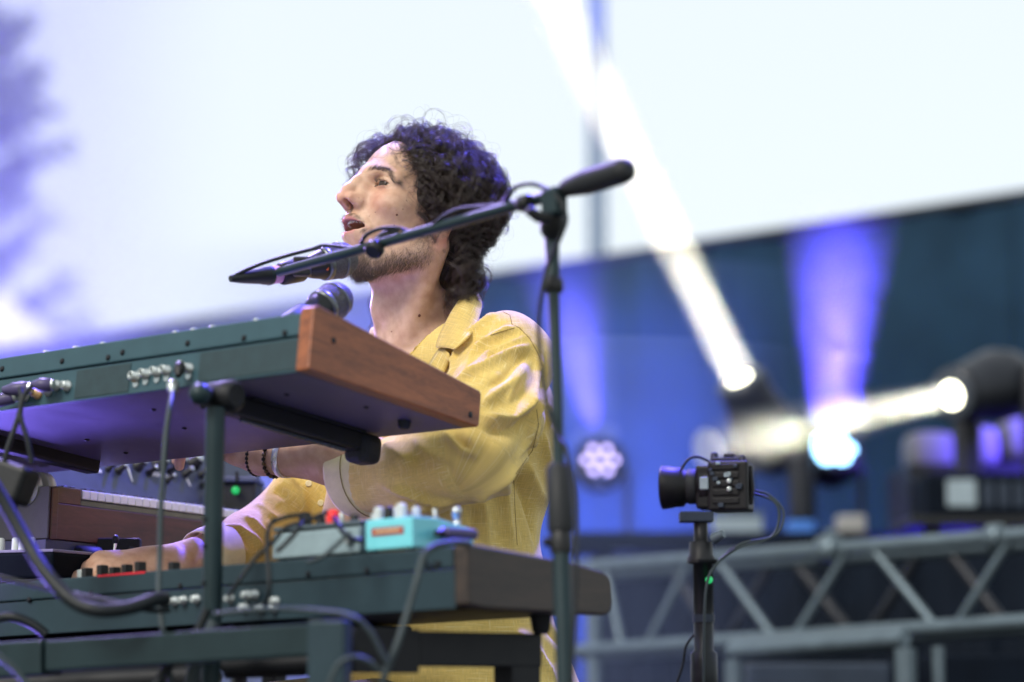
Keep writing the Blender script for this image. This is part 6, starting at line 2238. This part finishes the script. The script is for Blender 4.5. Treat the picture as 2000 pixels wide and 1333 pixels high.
b.inputs['Sheen Weight'].default_value = 0.25
b.inputs['Specular IOR Level'].default_value = 0.25
bp = N.new('ShaderNodeBump')
bp.inputs['Strength'].default_value = 0.35
bp.inputs['Distance'].default_value = 0.0012
L.new(mth('ADD', thread, mth('MULTIPLY', slub, 0.8)), bp.inputs['Height'])
L.new(bp.outputs[0], b.inputs['Normal'])

CUFF_L = EL_L + (WR_L - EL_L) * 0.60
arm_pts = [SH_L, SH_L.lerp(EL_L, 0.5) + Vector((0.008, -0.01, 0.0)), EL_L + Vector((0.006, 0, 0.002)), P(820, 922, 3.27), P(737, 934, 3.315)]
arm_rs = [0.062, 0.065, 0.059, 0.055, 0.049]
CUFF_R = EL_R + (WR_R - EL_R) * 0.52
armr_pts = [SH_R, SH_R.lerp(EL_R, 0.5), EL_R, CUFF_R]
armr_rs = [0.07, 0.072, 0.062, 0.044]
def sleeve_l(p):
    return chain(p, arm_pts, arm_rs, 0.03)
def sleeve_r(p):
    return chain(p, armr_pts, armr_rs, 0.03)
def torso(p):
    q = to_body(p)
    z = q[:, 2]
    # hem flares, belly hangs forward
    fx = 0.022 * np.clip((0.02 - z) / 0.3, 0, 1)
    qq = np.stack([q[:, 0] - fx, q[:, 1], z], 1)
    d = None
    for (cx, cz, rx, ry, rz) in ((0.0, -0.02, 0.13, 0.18, 0.16), (0.018, -0.18, 0.142, 0.188, 0.2), (-0.005, -0.36, 0.165, 0.21, 0.22), (-0.035, -0.5, 0.19, 0.24, 0.2)):
        e = ell(qq, (cx, 0, cz), (rx, ry, rz))
        d = e if d is None else smin(d, e, 0.06)
    d = smin(d, cone(p, NECK1 + Vector((0, 0.0, -0.012)), SH_L, 0.062, 0.062), 0.04)
    d = smin(d, cone(p, NECK1 + Vector((0, 0.0, -0.012)), SH_R, 0.062, 0.062), 0.04)
    # back of the shirt follows the shoulder blades
    d = smin(d, ell(qq, (-0.048, 0.06, -0.06), (0.085, 0.10, 0.13)), 0.05)
    return d
def shirt_base(p):
    t = torso(p)
    d = smin(t, sleeve_l(p), 0.022)
    d = smin(d, sleeve_r(p), 0.022)
    # neck opening: V at the front
    q = to_body(p)
    vz = 0.02 + 0.9 * np.abs(q[:, 1] - 0.0)
    op = np.maximum(np.maximum(np.abs(q[:, 1]) * 1.0 - 0.075 - 0.55 * (q[:, 2] - 0.09), -q[:, 0] + 0.055), -(q[:, 2] + 0.06))
    nk = cone(p, NECK0, NECK1 + Vector((0, 0, -0.02)), 0.082, 0.086)
    d = smax(d, -nk, 0.004)
    d = smax(d, -op, 0.006)
    # open hem and sleeves end
    d = smax(d, q[:, 2] * 0 - (p[:, 2] - (P(900, 1420, 3.4).z)), 0.01)
    return d
lo, hi = box_of([SH_L, EL_L, CUFF_L, SH_R, EL_R, CUFF_R, NECK1 + Vector((0, 0, 0.06)), P(900, 1430, 3.3), TC + bf * 0.2, TC - bf * 0.22], 0.085)
SV, SQ = surface_nets(shirt_base, lo, hi, 0.0038)
bvh_s0 = BVHTree.FromPolygons([tuple(v) for v in SV], [tuple(q) for q in SQ])

def vnormals(V, Q):
    fn = np.cross(V[Q[:, 2]] - V[Q[:, 0]], V[Q[:, 3]] - V[Q[:, 1]])
    n = np.zeros_like(V)
    for k in range(4):
        np.add.at(n, Q[:, k], fn)
    return n / (np.linalg.norm(n, axis=1, keepdims=True) + 1e-12)

def on_shirt(pxs, bvh, step=14):
    """polyline of photo points laid on the cloth, densified in space"""
    out = []
    for i in range(len(pxs) - 1):
        a, b_ = pxs[i], pxs[i + 1]
        n_ = max(2, int(math.hypot(b_[0] - a[0], b_[1] - a[1]) / step))
        for k in range(n_ + (i == len(pxs) - 2)):
            t = k / n_
            h, nn_ = cast(bvh, a[0] + (b_[0] - a[0]) * t, a[1] + (b_[1] - a[1]) * t)
            if h is not None:
                out.append(np.array(h))
    return np.array(out)

def dist_poly(V, pl):
    best = np.full(len(V), 1e9)
    par = np.zeros(len(V))
    for i in range(len(pl) - 1):
        a, b_ = pl[i], pl[i + 1]
        ab = b_ - a
        if np.linalg.norm(ab) > 0.06:
            continue
        t = np.clip(((V - a) @ ab) / (ab @ ab + 1e-12), 0, 1)
        d = np.linalg.norm(V - a - t[:, None] * ab, axis=1)
        m_ = d < best
        best[m_] = d[m_]
        par[m_] = (i + t[m_]) / (len(pl) - 1)
    return best, par

# crease lines read off the cloth: (points, height mm, width mm)
folds = [
    # shoulder and upper sleeve: drag lines running from the arm pit up to the shoulder point
    ([(890, 745), (940, 715), (985, 690), (1040, 672)], 9, 9),
    ([(905, 735), (950, 690), (1000, 668), (1030, 655)], 6, 7),
    ([(915, 700), (945, 668), (985, 645), (1010, 640)], 7, 7),
    ([(905, 690), (925, 650), (960, 622), (1000, 612)], 7, 8),
    ([(885, 725), (900, 690), (920, 655)], 8, 7),
    ([(935, 800), (965, 770), (1005, 740), (1030, 690)], 7, 10),
    ([(945, 760), (985, 735), (1020, 700), (1040, 690)], -6, 8),
    ([(1025, 800), (1045, 760), (1055, 720), (1058, 690)], 7, 9),
    ([(990, 790), (1010, 750), (1035, 710)], 5, 9),
    ([(938, 815), (965, 822), (1000, 818), (1035, 790), (1050, 765)], 13, 11),
    ([(940, 838), (975, 845), (1010, 835), (1040, 805)], -8, 12),
    ([(1000, 905), (1030, 860), (1055, 800), (1066, 750)], 7, 7),
    ([(930, 985), (985, 935), (1030, 880), (1062, 800)], 8, 9),
    ([(1060, 760), (1070, 800), (1074, 840)], 6, 9),
    # forearm part of the sleeve
    ([(862, 842), (885, 862), (905, 882), (925, 888), (932, 860)], 8, 7),
    ([(885, 850), (905, 868), (922, 872)], -7, 8),
    ([(735, 858), (770, 880), (800, 905)], 6, 12),
    ([(800, 850), (835, 885), (880, 900)], 5, 10),
    ([(738, 945), (790, 965), (850, 985), (900, 985)], 8, 8),
    ([(740, 925), (800, 915), (870, 890)], -4, 12),
    ([(760, 990), (820, 1000), (880, 998)], 4, 9),
    ([(850, 870), (880, 925), (905, 980)], -3, 14),
    # body of the shirt behind the arm
    ([(1000, 910), (1030, 980), (1045, 1070)], -9, 14),
    ([(1025, 900), (1060, 980), (1075, 1070)], 7, 16),
    ([(985, 930), (990, 1000), (1000, 1070)], 7, 12),
    ([(940, 960), (950, 1010), (955, 1070)], 6, 12),
    ([(920, 990), (930, 1060)], -5, 10),
    ([(1060, 840), (1072, 900), (1078, 980)], 7, 12),
    ([(1000, 1230), (1050, 1270), (1090, 1330)], 8, 12),
    ([(1060, 1210), (1095, 1260), (1120, 1330)], -8, 12),
    # far sleeve: stacked bracelet folds
    ([(420, 1010), (460, 1000), (500, 1020), (525, 1050)], 5, 7),
    ([(425, 1030), (465, 1028), (500, 1050), (518, 1080)], 5, 7),
    ([(420, 1052), (460, 1058), (490, 1085)], 5, 7),
    ([(430, 985), (470, 975), (515, 990), (545, 1015)], 5, 8),
    ([(415, 1078), (450, 1088), (475, 1100)], 4, 7),
    ([(470, 955), (520, 950), (560, 965)], -6, 10),
    ([(455, 960), (500, 930), (525, 905)], 5, 9),
    ([(560, 920), (590, 950), (600, 1000)], 5, 8),
]
SN = vnormals(SV, SQ)
disp = np.zeros(len(SV))
for pts_, h_, w_ in folds:
    pl = on_shirt(pts_, bvh_s0)
    if len(pl) < 2:
        continue
    w_ = w_ * 0.001
    bb0, bb1 = pl.min(0) - 4 * w_, pl.max(0) + 4 * w_
    m_ = ((SV > bb0) & (SV < bb1)).all(1)
    ix = np.where(m_)[0]
    if not len(ix):
        continue
    dd, par = dist_poly(SV[ix], pl)
    taper = np.clip(np.minimum(par, 1 - par) * 5, 0.15, 1)
    disp[ix] += 1.9 * h_ * 0.001 * taper * (np.exp(-(dd / (0.9 * w_)) ** 1.35) - 0.42 * np.exp(-(dd / (2.1 * w_)) ** 2))
# small random crumple everywhere
rr = np.random.default_rng(8)
for i in range(26):
    k = unit(rr.normal(0, 1, 3)) * rr.uniform(25, 75)
    disp += (0.00085 if np.linalg.norm(k) < 50 else 0.0005) * np.sin(SV @ k + rr.uniform(0, 6.28) + 1.4 * np.sin(SV @ (unit(rr.normal(0, 1, 3)) * 18)))
SV = SV + SN * disp[:, None]

shirt = np_mesh('shirt', SV, SQ, M_LINEN)
pchild('shirt', shirt, label='loose yellow linen shirt with slubby weave')
# weave coordinates: along / around torso or arm, in metres
pf = SV.astype(np.float32)
tq = to_body(pf)
dt, dl_, dr2 = torso(pf), sleeve_l(pf), sleeve_r(pf)
uv = np.zeros((len(SV), 3), np.float32)
uv[:, 0] = np.arctan2(tq[:, 1], tq[:, 0]) * 0.17
uv[:, 1] = tq[:, 2]
def arm_uv(pts):
    pts = [np.array(p_) for p_ in pts]
    best = np.full(len(SV), 1e9)
    u = np.zeros(len(SV))
    v = np.zeros(len(SV))
    acc = 0.0
    ref = np.array([0.2, -1.0, 0.3])
    for a, b_ in zip(pts[:-1], pts[1:]):
        ab = b_ - a
        Ln = np.linalg.norm(ab)
        tn = ab / Ln
        t = np.clip((SV - a) @ tn, 0, Ln)
        r = SV - a - t[:, None] * tn
        d = np.linalg.norm(r, axis=1)
        e1 = unit(ref - tn * (ref @ tn))
        e2 = np.cross(tn, e1)
        m_ = d < best
        best[m_] = d[m_]
        u[m_] = (np.arctan2(r @ e2, r @ e1) * 0.062)[m_]
        v[m_] = (acc + t)[m_]
        acc += Ln
    return u, v
for pts_, dd in ((arm_pts, dl_), (armr_pts, dr2)):
    u, v = arm_uv(pts_)
    m_ = dd < np.minimum(dt, np.minimum(dl_, dr2) + 1e-9) + 0.0
    uv[m_, 0] = u[m_] + 3.0
    uv[m_, 1] = v[m_]
at = shirt.data.attributes.new('weave', 'FLOAT_VECTOR', 'POINT')
at.data.foreach_set('vector', uv.ravel())

M_SEAM = mat('seam_thread', (0.20, 0.13, 0.04), 0.8)
bvh_s = BVHTree.FromPolygons([tuple(v) for v in SV], [tuple(q) for q in SQ])
for pts_ in ([(940, 597), (955, 600), (975, 606), (996, 616), (1000, 634), (1015, 641), (1035, 662), (1050, 690), (1060, 715)], [(958, 655), (990, 645), (1005, 641)], [(1048, 800), (1052, 830), (1040, 880), (1005, 930)], [(1003, 930), (1006, 1000), (1010, 1065)]):
    pl = on_shirt(pts_, bvh_s, 6)
    if len(pl) > 2:
        pchild('seam', MB().tube([Vector(q) for q in pl], 0.00055, 6), M_SEAM, root=shirt)

# ---- collar: two leaves of cloth folded over the neck opening
def sheet(name, rows, m, thick=0.0022, root=shirt, label=None, sub=2):
    """rows: list of rows of world points (equal length) -> thin cloth with thickness"""
    nr, nc = len(rows), len(rows[0])
    vs = [p_ for r_ in rows for p_ in r_]
    fs = [(i * nc + j, i * nc + j + 1, (i + 1) * nc + j + 1, (i + 1) * nc + j) for i in range(nr - 1) for j in range(nc - 1)]
    o = mesh_obj(name, vs, fs, m, [True] * len(fs))
    a = o.data.attributes.new('weave', 'FLOAT_VECTOR', 'POINT')
    w = []
    for i in range(nr):
        for j in range(nc):
            w += [i * 0.009 + 7.0, j * 0.012, 0]
    a.data.foreach_set('vector', w)
    sb_ = o.modifiers.new('smooth', 'SUBSURF')
    sb_.levels = sb_.render_levels = sub
    sd = o.modifiers.new('thick', 'SOLIDIFY')
    sd.thickness = thick
    sd.offset = 0
    o.parent = root
    if label:
        o['label'] = label
    return o
# near leaf: fold line along the neck (A) and falling edge (B), from the back of the neck to the tip
def lay(px, py, Y, off):
    h, nn_ = cast(bvh_s, px, py)
    return P(px, py, min(Y, h.y - off) if h is not None else Y)
A = [lay(922, 566, 3.46, 0.010), lay(906, 574, 3.41, 0.016), lay(888, 598, 3.38, 0.018), lay(872, 628, 3.365, 0.018), lay(858, 655, 3.355, 0.016), lay(850, 682, 3.35, 0.012)]
B = [lay(936, 578, 3.46, 0.010), lay(943, 594, 3.41, 0.009), lay(936, 622, 3.37, 0.009), lay(924, 650, 3.35, 0.010), lay(909, 665, 3.34, 0.012), lay(889, 684, 3.33, 0.015)]
rows = []
for t in (0.0, 0.2, 0.5, 0.8, 1.0):
    rows.append([a_.lerp(b_, t) + (Vector((0.0, -0.009, 0.002)) * math.sin(math.pi * t)) for a_, b_ in zip(A, B)])
sheet('collar', rows, M_LINEN, label='open shirt collar leaf on the near side')
# inner stand of the collar going round the back of the neck
nk_ax = (NECK1 - NECK0).normalized()
rows = []
for h_ in (0, 1):
    r_ = []
    for i in range(9):
        a = rad(-150 + 37.5 * i)
        ctr = NECK1 + Vector((0, 0, 0.03 + 0.042 * h_)) - bf * 0.012
        r_.append(ctr + (-bf * math.cos(a * 0.62) + bl_ * math.sin(a * 0.62)) * (0.079 - 0.004 * h_))
    rows.append(r_)
sheet('collar_stand', rows, M_LINEN, sub=2)
# far leaf peeping beyond the throat
A = [P(742, 640, 3.50), P(738, 660, 3.47), P(752, 690, 3.44), P(775, 720, 3.42)]
B = [P(722, 640, 3.50), P(718, 668, 3.47), P(730, 700, 3.44), P(750, 730, 3.42)]
sheet('collar', [A, [a.lerp(b_, 0.5) for a, b_ in zip(A, B)], B], M_LINEN)
# front facing (lapel) on the near side of the V
A = [lay(860, 676, 3.36, 0.004), lay(846, 698, 3.35, 0.004), lay(832, 722, 3.34, 0.004), lay(812, 755, 3.335, 0.004), lay(790, 795, 3.33, 0.004)]
B = [lay(882, 694, 3.34, 0.003), lay(874, 715, 3.33, 0.003), lay(862, 742, 3.32, 0.003), lay(845, 772, 3.315, 0.003), lay(826, 812, 3.31, 0.003)]
sheet('placket', [A, [a_.lerp(b_, 0.5) + Vector((0, -0.005, 0)) for a_, b_ in zip(A, B)], B], M_LINEN, sub=1)

# ---- rolled cuff of the near sleeve
M_CUFF = mat('pale_inside_linen', (0.68, 0.60, 0.36), 0.85, var=0.10, scale=60, bump=0.3, bscale=900)
ax_c = (WR_L - EL_L).normalized()
ax_k = (P(660, 941, 3.352) - P(738, 934, 3.315)).normalized()
e1 = Vector((0, 0, 1)) - ax_c * ax_c.z
e1.normalize()
e2 = ax_c.cross(e1)
def ring_at(c, r1, r2, skew, n_=28, wob=0.0):
    out = []
    for k in range(n_):
        a = 2 * math.pi * k / n_
        rr_ = 1 + wob * math.sin(3 * a + 1)
        p_ = c + e1 * math.cos(a) * r1 * rr_ + e2 * math.sin(a) * r2 * rr_ + ax_c * skew * math.cos(a)
        out.append(p_)
    return out
cc = P(738, 934, 3.315)
axs = ax_c
ax_c = ax_k
e1 = (Vector((0, 0, 1)) - ax_c * ax_c.z).normalized()
e2 = ax_c.cross(e1)
prof = [(-0.004, 0.049, 0.045), (0.0, 0.0515, 0.0475), (0.003, 0.0525, 0.0485), (0.024, 0.0535, 0.0495), (0.052, 0.0545, 0.0505), (0.056, 0.053, 0.049), (0.053, 0.051, 0.047), (0.03, 0.048, 0.044), (-0.01, 0.044, 0.040)]
vs, fs = [], []
for t_, r1, r2 in prof:
    vs += ring_at(cc + ax_c * t_, r1, r2, 0.012 if t_ > 0.01 else 0.002, wob=0.03)
n_ = 28
for i in range(len(prof) - 1):
    for k in range(n_):
        fs.append((i * n_ + k, i * n_ + (k + 1) % n_, (i + 1) * n_ + (k + 1) % n_, (i + 1) * n_ + k))
cuff = pchild('cuff', MB().add(vs, fs, True), M_CUFF, 'wide rolled sleeve cuff showing its paler inside', shirt)
a = cuff.data.attributes.new('weave', 'FLOAT_VECTOR', 'POINT')
w = []
for i, (t_, r1, r2) in enumerate(prof):
    for k in range(n_):
        w += [k * 0.0125 + 9, t_ + i * 0.01, 0]
a.data.foreach_set('vector', w)
pchild('seam', MB().tube([p_ for p_ in ring_at(cc + ax_c * 0.026, 0.0540, 0.0500, 0.012, wob=0.03)] + [ring_at(cc + ax_c * 0.026, 0.0540, 0.0500, 0.012, wob=0.03)[0]], 0.0006, 6), M_SEAM, root=shirt)
# cuff edge of the far sleeve
ax_c = axs
e1 = (Vector((0, 0, 1)) - ax_c * ax_c.z).normalized()
e2 = ax_c.cross(e1)
cr_ = CUFF_R + dr * 0.035
M_far = MB()
e1r = (Vector((0, 0, 1)) - dr * dr.z).normalized()
e2r = dr.cross(e1r)
vs, fs = [], []
pf_ = [(-0.03, 0.045), (0.0, 0.043), (0.018, 0.040), (0.02, 0.038), (0.0, 0.036)]
for t_, r_ in pf_:
    vs += [cr_ + dr * t_ + (e1r * math.cos(2 * math.pi * k / 24) + e2r * math.sin(2 * math.pi * k / 24)) * r_ for k in range(24)]
for i in range(len(pf_) - 1):
    for k in range(24):
        fs.append((i * 24 + k, i * 24 + (k + 1) % 24, (i + 1) * 24 + (k + 1) % 24, (i + 1) * 24 + k))
pchild('cuff', M_far.add(vs, fs, True), M_CUFF, root=shirt)
# buttons on the placket
for px, py in ((603, 945), (627, 983)):
    h, nn_ = cast(bvh_s, px, py)
    if h is not None:
        pchild('button', MB().lathe(h - nn_ * 0.001, h + nn_ * 0.0025, [(0, 0.0052), (0.002, 0.0052), (0.003, 0.004)], 14), M_CUFF, root=shirt)

# ---- wristband, bead bracelets, trousers, stool
M_SILVER = mat('silver_band', (0.8, 0.82, 0.84), 0.3, 0.7)
M_BEAD = mat('dark_bead', (0.02, 0.015, 0.012), 0.3)
M_BEADB = mat('brown_bead', (0.12, 0.08, 0.03), 0.4)
def around_arm(t, lean, r):
    c = EL_L + (WR_L - EL_L) * t
    return [c + (e1 * math.cos(a) + e2 * math.sin(a)) * r + ax_c * lean * math.cos(a) for a in [2 * math.pi * k / 30 for k in range(30)]]
pts_ = around_arm(0.85, -0.006, 0.0338)
vs, fs = [], []
for k in range(30):
    n_o = (pts_[k] - (EL_L + (WR_L - EL_L) * 0.85)).normalized()
    vs += [pts_[k] - ax_c * 0.0048, pts_[k] + ax_c * 0.0048, pts_[k] + ax_c * 0.0048 - n_o * 0.0015, pts_[k] - ax_c * 0.0048 - n_o * 0.0015]
for k in range(30):
    k2 = (k + 1) % 30
    for q in range(4):
        fs.append((k * 4 + q, k2 * 4 + q, k2 * 4 + (q + 1) % 4, k * 4 + (q + 1) % 4))
pchild('wristband', MB().add(vs, [f[::-1] for f in fs], True), M_SILVER, 'silver festival wristband')
for t_, r_, rb, mm in ((0.905, 0.0325, 0.0034, M_BEADB), (0.995, 0.0308, 0.0032, M_BEAD)):
    br = None
    for k, p_ in enumerate(around_arm(t_, -0.006, r_)):
        bd_o = MB().ball(p_, rb, 1)
        if br is None:
            br = pchild('bracelet', MB().tube(around_arm(t_, -0.006, r_) + around_arm(t_, -0.006, r_)[:1], 0.001, 6), M_BEAD, 'bracelet of small dark beads')
        pchild('bead', bd_o, M_BEAD if k % 2 else mm, root=br)
M_TROUS = mat('dark_olive_trousers', (0.10, 0.09, 0.055), 0.85, scale=30, bump=0.3, bscale=400)
lo, hi = box_of([HIP, HIP + bf * 0.5 + bl_ * 0.16, HIP + bf * 0.6 - bl_ * 0.16, Vector((HIP.x - 0.3, HIP.y - 0.2, 0.02)), HIP - bf * 0.15 + bl_ * 0.15], 0.13)
TV, TQ = surface_nets(legs, lo, hi, 0.011, 2)
pchild('trousers', np_mesh('trousers', TV, TQ, M_TROUS), label='dark trousers of the seated player')
stool = thing('stool', 'black round stool under the singer', 'stool', loc=(HIP.x, HIP.y, 0))
part('seat', MB().lathe((HIP.x, HIP.y, HIP.z - 0.105), (HIP.x, HIP.y, HIP.z - 0.17), [(0, 0.15), (0.01, 0.17), (0.05, 0.17), (0.06, 0.15)], 28), M_BLACK, stool)
part('column', MB().tube([(HIP.x, HIP.y, 0.05), (HIP.x, HIP.y, HIP.z - 0.16)], 0.025, 14), M_CHROME, stool)
for k in range(4):
    a = k * math.pi / 2 + 0.4
    part('leg', MB().tube([(HIP.x, HIP.y, 0.08), (HIP.x + math.cos(a) * 0.25, HIP.y + math.sin(a) * 0.25, 0.015)], 0.014, 10), M_BLACKM, stool)
